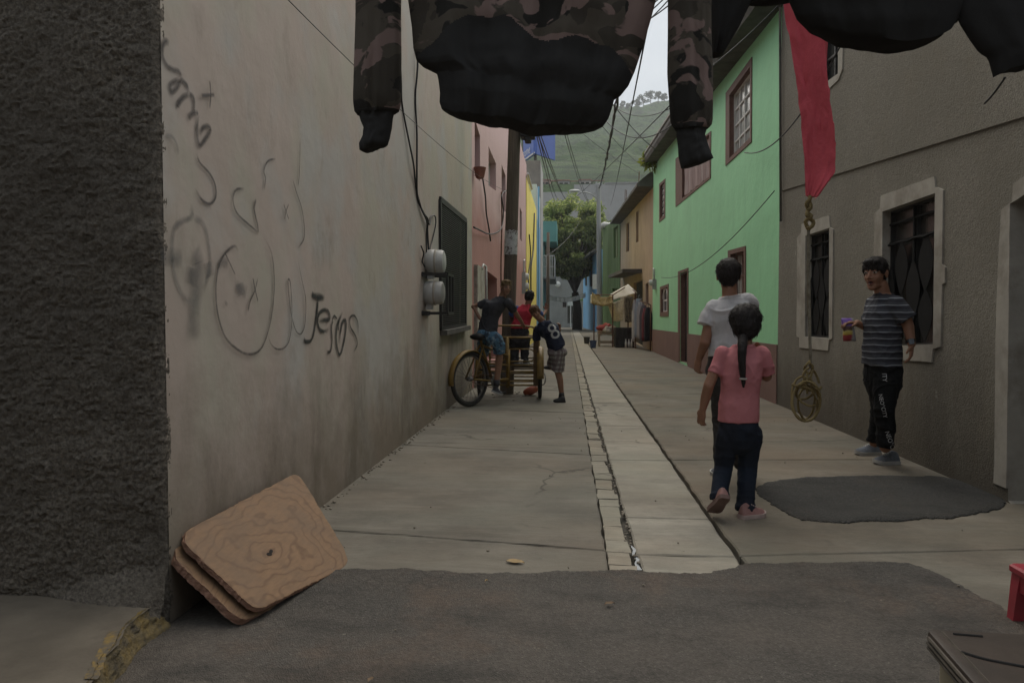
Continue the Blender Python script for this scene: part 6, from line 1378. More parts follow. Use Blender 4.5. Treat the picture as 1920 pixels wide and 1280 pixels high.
def headshape(mb, c, f, u, k, mouth_open=0):
    f, u = V(f).normalized(), V(u); u = (u - f * u.dot(f)).normalized(); r = f.cross(u); ax = (r, f, u)
    E = lambda x, y, z, rx, ry, rz: mb.ellip(c + r * x * k + f * y * k + u * z * k, (rx * k, ry * k, rz * k), ax, 18, 12)
    E(0, -.012, .03, .076, .094, .086); E(0, .018, -.03, .060, .070, .072); E(0, .050, -.092 - mouth_open, .030, .030, .022); E(0, .02, -.078 - mouth_open * .7, .05, .055, .03)
    for s in (-1, 1):
        E(.034 * s, .050, -.032, .023, .023, .026); E(.079 * s, -.010, -.008, .008, .019, .031); E(.083 * s, -.018, .002, .006, .012, .020); E(.031 * s, .074, .008, .0135, .011, .010); E(.012 * s, .092, -.034, .009, .011, .008)
    E(0, .068, .031, .047, .016, .011)
    mb.tube([c + f * .080 * k + u * .018 * k, c + f * .096 * k - u * .012 * k, c + f * .099 * k - u * .030 * k], [.007 * k, .010 * k, .0125 * k], 10); E(0, .095, -.030, .0125, .012, .010)
    E(0, .083, -.057 + mouth_open * .3, .022, .011, .0055); E(0, .081, -.068 - mouth_open, .019, .011, .006)
    return ax
def paintface(me, c, ax, k, mouth_open=0, base=0):
    r, f, u = ax
    for p in me.polygons:
        q = p.center - c
        if q.length > .16 * k: continue
        x, y, z = q.dot(r) / k, q.dot(f) / k, q.dot(u) / k
        if y < .045: continue
        ax_ = abs(x); i = base
        if ((ax_ - .031) / .0135) ** 2 + ((z - .006) / .0055) ** 2 < 1: i = 2 if ((ax_ - .031) / .0075) ** 2 + ((z - .006) / .0065) ** 2 < 1 else 1
        elif ((ax_ - .032) / .020) ** 2 + ((z - .030 - .003 * (1 - abs(ax_ - .03) / .02)) / .0046) ** 2 < 1: i = 5
        elif ((ax_ - .031) / .0175) ** 2 + ((z - .0118) / .0030) ** 2 < 1: i = 5
        elif mouth_open and (x / .0145) ** 2 + ((z + .064 + mouth_open * .35) / (.003 + mouth_open * .50)) ** 2 < 1: i = 4
        elif (x / .022) ** 2 + ((z + .063 + mouth_open * .35) / (.0095 + mouth_open * .62)) ** 2 < 1: i = 3
        p.material_index = i
def shoe(parent, heel, toe, up, k, mu, ms, w_=.046, tongue=True):
    heel, toe, up = V(heel), V(toe), V(up); f = (toe - heel).normalized(); up = (up - f * up.dot(f)).normalized(); s = f.cross(up); L = (toe - heel).length
    prof = [(0, .62, .30), (.04, .72, .55), (.15, .78, .66), (.28, .78, .70), (.42, .80, .60), (.58, .93, .44), (.75, 1.0, .34), (.88, .9, .29), (.96, .62, .22), (1.0, .3, .12)]
    sl = [(0, .55), (.03, .75), (.15, .84), (.35, .80), (.55, .98), (.75, 1.07), (.9, .92), (.97, .62), (1.0, .3)]
    up_ = MB(); z0 = .018 * k
    rings = []
    for t, w2, h2 in prof:
        a = w_ * w2 * k; h = h2 * .115 * k; b = heel + f * (L * t) + up * z0; rings.append([b + s * (a * math.cos(x * .3142) * (1 - .25 * max(0, math.sin(x * .3142)))) + up * (max(0, math.sin(x * .3142)) * h) for x in range(20)])
    up_.loft(rings, True); o = finish(fuse(up_, .006, 2), 'shoe', [mu], parent)
    so = MB(); top_, bot = [], []
    for t, w2 in sl:
        a = w_ * w2 * k * 1.03; b = heel + f * (L * t * 1.02 - .003); lift = up * (.012 * k * max(0, (t - .75) / .25) ** 2); top_.append((b + up * .026 * k + lift, a)); bot.append((b + lift, a))
    rr = []
    for (tp, a), (bt_, _) in zip(top_, bot): rr.append([tp - s * a, tp + s * a, bt_ + s * a * .96, bt_ - s * a * .96])
    so.loft(rr, True); so.build('sole', ms, o, True, auto=45)
    if tongue:
        lc = MB()
        for i in range(4):
            t = .40 + .07 * i; b = heel + f * (L * t) + up * (z0 + (.62 - .9 * (t - .4)) * .108 * k); lc.tube([b - s * .02 * k, b + up * .004, b + s * .02 * k], .0035 * k, 5)
        lc.build('laces', ms, o, True)
    return o
def hairpatch(c, ax, k, spec, voxel, mat, parent, amp=.005, seed=0, fr=60, strands=420, slen=1.0):
    """hair: ellipsoids fused and roughened. spec rows: x y z rx ry rz in head units"""
    r, f, u = ax; mb = MB()
    for x, y, z, rx, ry, rz in spec: mb.ellip(c + r * x * k + f * y * k + u * z * k, (rx * k, ry * k, rz * k), ax, 18, 12)
    me = fuse(mb, voxel, 1); ns = [v.normal.copy() for v in me.vertices]
    for v, n in zip(me.vertices, ns):
        q = v.co - c; p = V((q.dot(r) * fr, q.dot(f) * fr * .6, q.dot(u) * fr * .35 + seed)); v.co += n * (amp * (noise.noise(p) + .7 * noise.noise(p * 2.3)))
    q_ = random.Random(seed * 7 + 1); mv = me.vertices; st_ = MB()
    for _ in range(strands):
        v = mv[q_.randrange(len(mv))]; d = v.co - c; z_ = d.dot(u) / k; y_ = d.dot(f) / k
        if z_ < -.10 or (y_ > .06 and z_ < .05): continue
        n_ = v.normal.copy(); tg = (-u + f * q_.uniform(-.5, .5) + r * q_.uniform(-.6, .6)); tg = (tg - n_ * tg.dot(n_)).normalized(); L_ = q_.uniform(.018, .045) * k * slen
        p0 = v.co - n_ * .002; st_.tube([p0, p0 + tg * L_ * .5 + n_ * .003, p0 + tg * L_ + n_ * q_.uniform(-.001, .004)], [.0016, .0013, .0004], 4)
    bm = bmesh.new(); bm.from_mesh(me)
    if strands:
        sm_ = st_.mesh('tmp', []); bm.from_mesh(sm_); bpy.data.meshes.remove(sm_)
    bm.to_mesh(me); bm.free(); me.polygons.foreach_set('use_smooth', [True] * len(me.polygons))
    return finish(me, 'hair', [mat], parent)
def torso(mb, J, k, top_w, hem_w, hem_d, chest_d, hem_drop, shx=.02, e=2.5, neck_r=.055, waist=None):
    """shirt or trunk volume from hem to neck. J: hip (center), neck, shl, shr, lat vectors"""
    hip, nk = V(J['hip']), V(J['neck']); sc = (V(J['shl']) + V(J['shr'])) / 2; lat2 = (V(J['shr']) - V(J['shl'])); hw = lat2.length / 2; lat2.normalize(); lat1 = V(J.get('hlat', lat2)).normalized()
    up = (sc - hip).normalized(); R_ = []
    hemc = V(J['hem']) if 'hem' in J else hip - up * hem_drop
    for t, w_, d_ in ((0, hem_w, hem_d), (.2, hem_w * .985, hem_d), (.42, waist or (hem_w * .93), hem_d * .97), (.68, lerp(hem_w, top_w, .75), chest_d), (.86, top_w, chest_d * .96), (.95, top_w * .97, chest_d * .8)):
        c = hemc.lerp(sc, t) if 'mid' not in J else ((hemc * (1 - t) ** 2 + V(J['mid']) * 2 * t * (1 - t) + sc * t * t)); la = lat1.lerp(lat2, t).normalized(); fr = up.cross(la).normalized(); R_.append(ring(c, la, fr, w_, d_, 26, e))
    la = lat2; fr = up.cross(la).normalized(); top_ = sc + (nk - sc) * .45
    R_.append(ring(sc + (nk - sc) * .12, la, fr, top_w * .82, chest_d * .66, 26, 2.2)); mb.tube(ring(sc + (nk - sc) * .60, la, fr, neck_r * 1.16, neck_r * 1.12, 24, 2), .007, 7, loop=True); R_.append(ring(sc + (nk - sc) * .45, la, fr, neck_r * 1.5, chest_d * .55, 26, 2)); R_.append(ring(sc + (nk - sc) * .72, la, fr, neck_r * 1.08, neck_r * 1.08, 26, 2))
    mb.loft(R_, True); return lat1, lat2, up
def project_text(s, size, origin, right, up, nrm, target, mat, name, parent, off=.003):
    """flat lettering laid onto a cloth surface"""
    tm = text_mesh(s, size); bm = bmesh.new(); bm.from_mesh(tm); bmesh.ops.triangulate(bm, faces=bm.faces); bmesh.ops.subdivide_edges(bm, edges=bm.edges, cuts=2, use_grid_fill=True)
    T = target.data; base = wloc(target); bv = BVHTree.FromPolygons([v.co + base for v in T.vertices], [tuple(p.vertices) for p in T.polygons])
    right, up, nrm = V(right).normalized(), V(up).normalized(), V(nrm).normalized()
    for v in bm.verts:
        p = V(origin) + right * v.co.x + up * v.co.y; h = bv.ray_cast(p + nrm * .35, -nrm); v.co = (h[0] + nrm * off) if h[0] is not None else p
    bm.to_mesh(tm); bm.free(); tm.materials.append(mat); return link(name, tm, parent)
def clothmat(name, c, amt=.12, dirt=None):
    k = NT(name); k.set(.92, .12); a = k.ramp(k.noise(6, 6, .6), [(.3, vary(c, 1 - amt)), (.7, vary(c, 1 + amt))])
    if dirt: a = k.mix(k.ramp(k.noise(5, 7, .7, (1, 1, 1), (3, 1, 8)), [(.52, G(0)), (.7, G(.7))]), a, dirt)
    k.color(a); n = k.bump(k.noise(13, 5, .6, (1, 1, .6)), .5, .012); k.bump(k.noise(260, 2), .2, .001, n); return k.m
FACE = [m_skin, m_eyew, m_iris, m_lip, m_mouth, m_brow]
FACE2 = [m_skin2, m_eyew, m_iris, m_lip, m_mouth, m_brow]
def person(label, foot):
    return thing('person', label, 'person', foot)
VX = .0048

# --- girl in the pink shirt, seen from behind, mid stride
D = 4.52
g = lambda x, y, dy=0.0: at(x, y, D + dy)
k = .72
pg = person('girl in a pink shirt and dark jeans walking away, long dark ponytail', onz(1385, 968))
J = dict(hip=g(1390, 795), neck=g(1396, 640), shl=g(1352, 660), shr=g(1432, 661), hem=g(1384, 790))
hc = g(1397, 604, .02); hf, hu = V((.05, 1, -.02)), V((0, 0, 1))
mb = MB(); torso(mb, J, k, .095, .092, .065, .078, 0, neck_r=.040)
limb(mb, [g(1396, 652), g(1397, 628)], [.042, .042])
elL, wrL = g(1329, 722, -.02), g(1318, 766, .04); limb(mb, [g(1354, 664), g(1340, 695, -.01), elL, g(1323, 745, .02), wrL], [.034, .032, .032, .030, .022])
hand(mb, wrL, V((-.12, .25, -1)), V((.75, .55, 0)), V((.1, 1, 0)), .80, .38)
elR, wrR = g(1437, 705, .03), g(1428, 672, .22); limb(mb, [g(1430, 664), g(1437, 685, 0), elR, wrR], [.034, .032, .033, .024]); hand(mb, wrR, V((-.2, .6, .9)), V((-.7, -.5, .2)), V((-.6, 0, 1)), .80, .8)
limb(mb, [g(1370, 805), g(1358, 868, .05), g(1349, 930, -.06)], [.05, .036, .03]); limb(mb, [g(1406, 805), g(1402, 868, .08), g(1399, 948, .0)], [.05, .036, .03])
ax = headshape(mb, hc, hf, hu, k * 1.16)
me = fuse(mb, VX); 
for _ in range(5): me.materials.append(None) if False else None
paintface(me, hc, ax, k * 1.16); finish(me, 'body', FACE, pg)
mb = MB(); torso(mb, J, k, .116, .120, .094, .102, 0, neck_r=.052, waist=.112)
for a, b, c_ in ((g(1356, 663), g(1348, 680), g(1340, 701, -.01)), (g(1428, 663), g(1435, 680), g(1439, 700, .02))): limb(mb, [a, b, c_], [.049, .046, .045], open_end=True)
me = fuse(mb, .0055, 3); wrinkle(me, .0028, (11, 11, 7), 3); k_ = NT('coral_shirt').set(.92, .12); a = k_.ramp(k_.noise(5, 6, .6), [(.3, (.40, .145, .155)), (.7, (.49, .19, .20))]); a = k_.mix(k_.ramp(k_.noise(7, 7, .7, (1, 1, .8), (3, 1, 8)), [(.55, G(0)), (.75, G(.5))]), a, (.33, .13, .135)); k_.color(a); n = k_.bump(k_.noise(12, 5, .6, (1, 1, .8)), .6, .014); k_.bump(k_.noise(260, 2), .2, .001, n)
finish(me, 'shirt', [k_.m], pg)
m_jean = NT('dark_jeans').set(.9, .15); xx, yy, zz = m_jean.sep(); a = m_jean.ramp(m_jean.noise(6, 6, .6), [(.3, (.0105, .0115, .016)), (.7, (.021, .024, .034))]); m_jean.color(m_jean.mix(m_jean.ramp(m_jean.noise(2.2, 5, .6, (1, 1, .7), (2, 5, 1)), [(.48, G(0)), (.7, G(.7))]), a, (.018, .026, .042))); n = m_jean.bump(m_jean.noise(14, 5, .6), .6, .012); m_jean = m_jean.m
mb = MB(); mb.loft([ring(g(1384, 778), V((1, 0, 0)), V((0, 1, 0)), .10, .075, 24, 2.5), ring(g(1384, 787), V((1, 0, 0)), V((0, 1, 0)), .108, .08, 24, 2.5), ring(g(1386, 800), V((1, 0, 0)), V((0, 1, 0)), .113, .094, 24, 2.5), ring(g(1387, 822), V((1, 0, 0)), V((0, 1, 0)), .110, .092, 24, 2.3), ring(g(1386, 838), V((1, 0, 0)), V((0, 1, 0)), .09, .07, 24, 2), ring(g(1385, 852), V((1, 0, 0)), V((0, 1, 0)), .03, .03, 24, 2)], True)
limb(mb, [g(1366, 815), g(1360, 845, .02), g(1356, 875, .05), g(1351, 905, -.01), g(1349, 929, -.06)], [.072, .064, .056, .052, .052], open_end=True); limb(mb, [g(1408, 815), g(1405, 845, .04), g(1402, 875, .07), g(1399, 910, .03), g(1398, 949, .0)], [.072, .064, .056, .052, .052], open_end=True)
for c_, d in ((g(1349, 929, -.06), V((0, .4, 1))), (g(1398, 949, 0), V((0, 0, 1)))): d.normalize(); mb.tube([c_ - d * .022, c_ + d * .012], .060, 16)
me = fuse(mb, .0055, 3); wrinkle(me, .003, (8, 8, 9), 9); finish(me, 'jeans', [m_jean], pg)
m_pshoe = M('dusty_pink_canvas', (.29, .15, .135), .25, 20, .6, dirt=(.2, .12, .105)); m_psole = M('pinkish_rubber', (.40, .31, .28), .2, 15, .8); m_dsole = M('worn_rubber_sole', (.17, .11, .095), .2, 15, .8)
toeL = onz(1338, 968, .015); shoe(pg, toeL + V((.045, -.11, .135)), toeL + V((0, .045, .0)), V((0, .75, .65)), .95, m_pshoe, m_dsole, .042); 
hR = onz(1388, 972, .0); shoe(pg, hR, hR + V((.155, .075, 0)), V((0, 0, 1)), .95, m_pshoe, m_psole, .044)
hairpatch(hc, ax, k * 1.16, [(0, -.015, .022, .114, .112, .114), (0, -.04, -.02, .103, .093, .103), (0, -.075, -.07, .06, .045, .06)], .005, m_hair, pg, .004, 2, 70, 420, 1.2)
pt = MB(); P = smoothpath([g(1393, 632, -.06), g(1392, 650, -.115), g(1391, 672, -.13), g(1392, 694, -.135), g(1393, 706, -.135), g(1394, 716, -.135), g(1394, 727, -.13)], 5); n_ = len(P)
pt.tube(P, [lerp(.030, .016, min(1, i / (n_ * .62))) * (1 + .03 * math.sin(i * 1.9)) if i < n_ * .72 else .016 * (.8 if abs(i - n_ * .74) < 1.5 else lerp(1.15, .25, (i - n_ * .72) / (n_ * .28))) for i in range(n_)], 12); pm = fuse(pt, .0045, 1)
for v in pm.vertices: v.co += V((noise.noise(v.co * V((90, 90, 9)).x) * .0, 0, 0)) + v.normal * .003 * noise.noise(V((v.co.x * 120, v.co.y * 120, v.co.z * 14)))
finish(pm, 'ponytail', [m_hair], pg); tq = P[int(n_ * .73)]; MB().tube([tq + V((.017 * math.cos(a * .524), .017 * math.sin(a * .524), 0)) for a in range(12)], .006, 7, loop=True).build('hair_tie', M('pale_hair_tie', (.3, .27, .24), .1), pg, True)

# --- boy in the white shirt ahead of her
D = 5.35; g = lambda x, y, dy=0.0: at(x, y, D + dy); k = .93
pw = person('boy in a white t-shirt and dark trousers walking away ahead of the girl', onz(1365, 898))
J = dict(hip=g(1364, 690), neck=g(1368, 548), shl=g(1336, 573), shr=g(1402, 562), hem=g(1366, 662))
hc = g(1366, 517, .02); hf, hu = V((.18, 1, .03)), V((.03, 0, 1))
mb = MB(); torso(mb, J, k, .125, .115, .075, .09, 0, neck_r=.05); limb(mb, [g(1368, 560), g(1367, 532, .01)], [.052, .05])
elL, wrL = g(1322, 642, -.03), g(1311, 671, .06); limb(mb, [g(1339, 580), g(1329, 612, -.01), elL, wrL], [.04, .04, .038, .026]); hand(mb, wrL, V((-.15, .3, -1)), V((.8, .4, 0)), V((.2, 1, 0)), .92, .55)
elR, wrR = g(1408, 605, .20), g(1388, 590, .40); limb(mb, [g(1402, 566), elR, wrR], [.05, .04, .028]); hand(mb, wrR, V((0, .6, .8)), V((-.6, -.4, .2)), V((-.6, 0, 1)), .92, .8)
limb(mb, [g(1357, 710), g(1356, 790, .05), g(1357, 872, -.02)], [.07, .055, .042]); limb(mb, [g(1380, 710), g(1388, 790, .1), g(1390, 870, .3)], [.07, .055, .042])
ax = headshape(mb, hc, hf, hu, k * 1.03); me = fuse(mb, VX); paintface(me, hc, ax, k * 1.03); finish(me, 'body', FACE, pw)
mb = MB(); torso(mb, J, k, .150, .146, .105, .118, 0, neck_r=.062)
limb(mb, [g(1342, 578), g(1332, 592), g(1324, 611, -.01)], [.066, .062, .066], open_end=True); limb(mb, [g(1398, 566), g(1406, 570, .05), g(1409, 582, .15)], [.066, .062, .06], open_end=True)
me = fuse(mb, .006, 3); wrinkle(me, .0045, (9, 9, 6), 13); finish(me, 'shirt', [clothmat('white_tee', (.46, .455, .46), .08, (.35, .35, .36))], pw)
mb = MB(); mb.loft([ring(g(1365, 655), V((1, 0, 0)), V((0, 1, 0)), .13, .10, 22, 2.5), ring(g(1365, 690), V((1, 0, 0)), V((0, 1, 0)), .15, .115, 22, 2.5), ring(g(1366, 715), V((1, 0, 0)), V((0, 1, 0)), .148, .11, 22, 2.4), ring(g(1366, 745), V((1, 0, 0)), V((0, 1, 0)), .10, .09, 22, 2), ring(g(1366, 765), V((1, 0, 0)), V((0, 1, 0)), .03, .03, 22, 2)], True)
limb(mb, [g(1356, 715), g(1355, 790, .05), g(1356, 840, .0), g(1358, 872, -.02)], [.092, .075, .066, .062], open_end=True); limb(mb, [g(1382, 715), g(1388, 790, .1), g(1390, 870, .3)], [.092, .07, .062], open_end=True); me = fuse(mb, .006, 3); wrinkle(me, .006, (7, 7, 10), 23); finish(me, 'trousers', [clothmat('charcoal_trousers', (.045, .042, .04), .25)], pw)
m_gs = M('grey_shoe_fabric', (.10, .105, .115), .25, 25, .8); m_ls = M('light_rubber', (.33, .32, .30), .15, 15, .7); h_ = onz(1359, 900); shoe(pw, h_, h_ + V((-.03, .24, 0)), V((0, 0, 1)), 1.0, m_gs, m_ls); h_ = onz(1392, 880); shoe(pw, h_, h_ + V((.05, .24, 0)), V((0, 0, 1)), 1.0, m_gs, m_ls)
hairpatch(hc, ax, k * 1.03, [(0, -.014, .040, .090, .102, .092), (0, -.035, .012, .084, .084, .078), (0, .045, .098, .05, .04, .022), (0, -.052, -.03, .062, .045, .05)], .005, m_hair, pw, .004, 5)

# --- boy in the striped shirt by the grey wall
D = 6.12; g = lambda x, y, dy=0.0: at(x, y, D + dy); k = 1.0
pb = person('boy in a grey striped t-shirt and black track trousers by the grey wall', onz(1650, 868))
J = dict(hip=g(1655, 690), neck=g(1655, 543), shl=g(1679, 567, -.12), shr=g(1640, 566, .13), hem=g(1652, 684))
lat = J['shr'] - J['shl']
hc = g(1641, 513, -.01); hf, hu = V((-.72, -.68, -.03)), V((-.03, 0, 1))
mb = MB(); torso(mb, J, k, .14, .125, .09, .112, 0, neck_r=.054); limb(mb, [g(1657, 560), g(1651, 535)], [.058, .056])
elL, wrL = g(1703, 612, -.16), g(1709, 645, -.20); limb(mb, [g(1681, 572, -.12), g(1694, 590, -.14), elL, wrL], [.055, .048, .042, .03]); hand(mb, wrL, V((-.08, -.15, -1)), V((-.7, .4, 0)), V((-.4, -1, 0)), 1.0, .42, .1)
elR, wrR = g(1630, 618, .12), g(1607, 606, .06); limb(mb, [g(1640, 570, .13), elR, wrR], [.055, .042, .029]); hand(mb, wrR, V((-1, -.25, .12)), V((.1, .1, -1)), V((-.2, -1, .2)), 1.0, .6, .1)
kL, aL = g(1657, 765, -.1), g(1660, 838, -.06); kR, aR = g(1652, 762, .1), g(1640, 828, .16)
limb(mb, [g(1659, 715, -.06), kL, aL], [.07, .055, .045]); limb(mb, [g(1653, 715, .06), kR, aR], [.07, .055, .045])
ax = headshape(mb, hc, hf, hu, k * 1.06, .012); me = fuse(mb, VX); paintface(me, hc, ax, k * 1.06, .012); finish(me, 'body', FACE, pb)
mb = MB(); torso(mb, J, k, .158, .156, .125, .132, 0, neck_r=.062, waist=.150); limb(mb, [g(1678, 572, -.12), g(1688, 583, -.14), g(1700, 600, -.16)], [.080, .076, .078], open_end=True); limb(mb, [g(1641, 570, .13), g(1636, 590, .14), g(1634, 602, .14)], [.078, .074, .074], open_end=True)
me = fuse(mb, .006, 3); wrinkle(me, .0055, (8, 8, 5), 33)
ks = NT('striped_jersey').set(.92, .12); x_, y_, z_ = ks.sep(); zz = ks.math('ADD', z_, ks.math('MULTIPLY', ks.noise(3, 3), .05)); w1 = ks.math('FRACT', ks.math('MULTIPLY', zz, 1 / .052)); w2 = ks.math('FRACT', ks.math('ADD', ks.math('MULTIPLY', zz, 1 / .052), .5))
a = ks.mix(ks.ramp(w1, [(.0, G(1)), (.11, G(1)), (.13, G(0))]), (.062, .064, .075), (.25, .265, .29)); a = ks.mix(ks.ramp(w2, [(.0, G(1)), (.42, G(1)), (.45, G(0))]), a, (.036, .037, .045)); 
for_el = ks.b; ks.t.links.new(a, ks.b.inputs['Base Color']); ks.bump(ks.noise(13, 5, .6, (1, 1, .6)), .5, .012)
def fixramp(nt_):
    for n in nt_.t.nodes:
        if n.type == 'VALTORGB' and len(n.color_ramp.elements) == 3: n.color_ramp.interpolation = 'LINEAR'
fixramp(ks); finish(me, 'shirt', [ks.m], pb)
m_trk = clothmat('black_track_trousers', (.0125, .0125, .013), .2)
mb = MB(); mb.loft([ring(g(1655, 680), lat.normalized(), V((0, 0, 1)).cross(lat.normalized()), .145, .115, 22, 2.5), ring(g(1655, 702), lat.normalized(), V((0, 0, 1)).cross(lat.normalized()), .155, .125, 22, 2.5), ring(g(1655, 722), lat.normalized(), V((0, 0, 1)).cross(lat.normalized()), .15, .12, 22, 2.4), ring(g(1655, 750), lat.normalized(), V((0, 0, 1)).cross(lat.normalized()), .11, .09, 22, 2), ring(g(1655, 772), lat.normalized(), V((0, 0, 1)).cross(lat.normalized()), .03, .03, 22, 2)], True)
limb(mb, [g(1660, 712, -.07), g(1659, 742, -.09), kL, g(1661, 805, -.07), aL], [.10, .088, .078, .070, .062], open_end=True); limb(mb, [g(1652, 712, .07), kR, g(1645, 800, .14), aR], [.10, .078, .066, .060], open_end=True)
me = fuse(mb, .006, 3); wrinkle(me, .005, (7, 7, 9), 43); to = finish(me, 'trousers', [m_trk], pb)
m_prt = M('white_print', (.42, .42, .41), .1, 30, .8, bstr=0)
nv = (CAM - kL); nv.z = 0; nv.normalize(); tu = V((0, 0, 1)).cross(nv).normalized()
for s_, (x_, y_), (x2, y2) in (('ITY', (1654, 699), (1656, 720)), ('NEO\u00b0CITY', (1647, 738), (1658, 787)), ('NEO\u00b0C', (1659, 808), (1671, 842))):
    p0, p1 = g(x_, y_, -.1), g(x2, y2, -.1); rt_ = (p1 - p0).normalized(); ln = (p1 - p0).length; sz_ = ln / (len(s_) * .66); up2 = nv.cross(rt_).normalized(); 
    project_text(s_, sz_, p0, rt_, up2 if up2.dot(tu) > 0 else -up2, nv, to, m_prt, 'lettering', to)
ds = MB(); 
for dx in (0, 4): ds.tube(smoothpath([g(1622 + dx, 688, -.1), g(1622 + dx, 700, -.11), g(1618 + dx * 1.6, 714, -.11)], 4), .0035, 5)
ds.build('drawstring', m_trk, pb)
wt = wrL.lerp(elL, .16); dw_ = (wrL - elL).normalized(); MB().tube([wt - dw_ * .012, wt + dw_ * .012], .035, 18).build('watch_strap', m_saddle, pb, True, auto=40); c_ = wt + V((-.012, -.034, 0)); MB().beam(c_ - dw_ * .02, c_ + dw_ * .02, .036, .016, V((-.3, -1, 0))).build('watch_face', m_glass, pb)
m_sh = M('grey_trainer_fabric', (.13, .145, .17), .3, 25, .75, dirt=(.07, .075, .085), dscale=14); m_so = M('white_trainer_sole', (.40, .39, .37), .15, 14, .7)
h_ = onz(1688, 864, 0); h_.y = D - .08; h_ = onz(1684, 869); shoe(pb, h_, h_ + V((-.20, -.03, 0)), V((0, 0, 1)), 1.12, m_sh, m_so, .05); h_ = onz(1650, 852); shoe(pb, h_, h_ + V((-.215, -.02, 0)), V((0, 0, 1)), 1.12, m_sh, m_so, .05)
hairpatch(hc, ax, k * 1.06, [(0, -.010, .050, .081, .100, .080), (0, -.034, .014, .082, .082, .070), (0, .05, .082, .066, .046, .034), (.062, .005, .04, .022, .05, .05), (-.062, .005, .04, .022, .05, .05), (0, -.05, -.03, .06, .042, .04)], .0045, m_hair, pb, .0045, 8)
# snack bag in his hand
c_ = at(1591, 618, 6.16); bg_ = MB(); rings = []; mis = []
for i in range(17):
    t = i / 16; w_ = .047 * (1 + .06 * math.sin(t * 9)) * (1 if .04 < t < .96 else 1.03); d_ = .032 * math.sin(math.pi * min(1, max(0, t))) ** .6 + .002; rings.append([c_ + V((.02 * (t - .5) + w_ * math.cos(a * .2618) + .004 * noise.noise(V((a, i, 3))), d_ * math.sin(a * .2618) + .004 * noise.noise(V((a, i, 1))), (.5 - t) * .185)) for a in range(24)])
bg_.loft(rings, True); q = NT('snack_bag_foil').set(.3, .5); x_, y_, z_ = q.sep(); zz = q.math('ADD', q.math('DIVIDE', z_, .185), q.math('MULTIPLY', q.noise(18, 3), .22)); a = q.ramp(zz, [(.0, (.30, .05, .05)), (.36, (.30, .04, .05)), (.40, (.46, .34, .05)), (.55, (.50, .42, .15)), (.60, (.11, .06, .04)), (.76, (.10, .05, .05)), (.80, (.15, .07, .32)), (1, (.17, .08, .36))])
xx2 = q.math('ADD', x_, q.math('MULTIPLY', q.noise(20, 2), .03)); a = q.mix(q.ramp(q.math('MULTIPLY', xx2, 10), [(.25, G(0)), (.42, G(1))]), a, (.30, .29, .30)); q.color(a); q.bump(q.noise(30, 4), .5, .01)
single(bg_.build('snack_bag', q.m, None, True), 'small purple, yellow and red snack bag held by the striped boy', 'snack bag')
# --- boy sitting on the tricycle saddle, twisting round
D = 9.95; g = lambda x, y, dy=0.0: at(x, y, D + dy); k = .85
ps_ = person('boy in a dark t-shirt and blue camouflage shorts sitting on the tricycle saddle', (sc_.x, sc_.y, 0))
J = dict(hip=g(913, 629, .0), neck=g(941, 554, -.02), shl=g(912, 566, .10), shr=g(955, 563, -.10), hem=g(914, 623), mid=g(918, 585), hlat=V((.8, -.6, 0)))
hc = g(949, 539, -.05); hf, hu = V((.42, -.9, -.08)), V((.06, 0, 1))
mb = MB(); torso(mb, J, k, .122, .10, .075, .09, 0, neck_r=.045); limb(mb, [g(940, 560), g(946, 546, -.03)], [.048, .046])
elL, wrL = g(888, 575, .12), g(900, 597, .05); limb(mb, [g(911, 567, .1), elL, wrL], [.043, .035, .025]); hand(mb, wrL, V((.5, -.1, -.85)), V((.6, .5, .4)), V((0, -1, 0)), .82, .5)
elR, wrR = g(966, 585, .15), g(979, 605, .46); limb(mb, [g(952, 568, -.08), g(961, 577, 0.01), elR, wrR], [.034, .038, .034, .025]); hand(mb, wrR, V((.35, .6, -.5)), V((-.2, .3, -1)), V((-1, .2, 0)), .82, .7)
knR, anR = g(937, 657, -.02), g(931, 716, -.02); limb(mb, [g(920, 636, -.05), g(934, 643, -.04), knR, g(935, 685, .0), anR], [.058, .055, .052, .048, .034])
knL, anL = g(905, 664, .38), g(912, 706, .40); limb(mb, [g(909, 637, .1), knL, anL], [.058, .052, .034])
ax = headshape(mb, hc, hf, hu, k * 1.0); me = fuse(mb, VX); paintface(me, hc, ax, k * 1.0); finish(me, 'body', FACE2, ps_)
mb = MB(); torso(mb, J, k, .15, .135, .105, .12, 0, neck_r=.055); limb(mb, [g(913, 568, .09), g(906, 570, .1), g(899, 573, .115)], [.060, .057, .057], open_end=True); limb(mb, [g(952, 567, -.09), g(958, 573, -.03), g(963, 581, .05)], [.060, .057, .057], open_end=True)
me = fuse(mb, .006, 3); wrinkle(me, .005, (8, 8, 6), 53); finish(me, 'shirt', [clothmat('charcoal_tee', (.050, .051, .057), .2)], ps_)
kc = NT('blue_camo_shorts').set(.9, .12); a = kc.mix(kc.ramp(kc.noise(16, 3), [(.47, G(0)), (.49, G(1))]), (.05, .075, .11), (.085, .17, .25)); a = kc.mix(kc.ramp(kc.noise(20, 3, .5, (1, 1, 1), (4, 4, 4)), [(.56, G(0)), (.58, G(1))]), a, (.20, .26, .30)); kc.color(a); kc.bump(kc.noise(13, 5), .5, .012)
mb = MB(); mb.ellip(g(914, 627), (.155, .14, .085), nu=20, nv=12); limb(mb, [g(920, 632, -.06), g(931, 637, -.06), g(936, 648, -.03), g(936, 662, -.01)], [.095, .095, .086, .082], open_end=True); limb(mb, [g(909, 634, .1), g(907, 650, .26), g(905, 664, .38)], [.095, .088, .08], open_end=True)
me = fuse(mb, .006, 3); wrinkle(me, .005, (9, 9, 9), 63); finish(me, 'shorts', [kc.m], ps_)
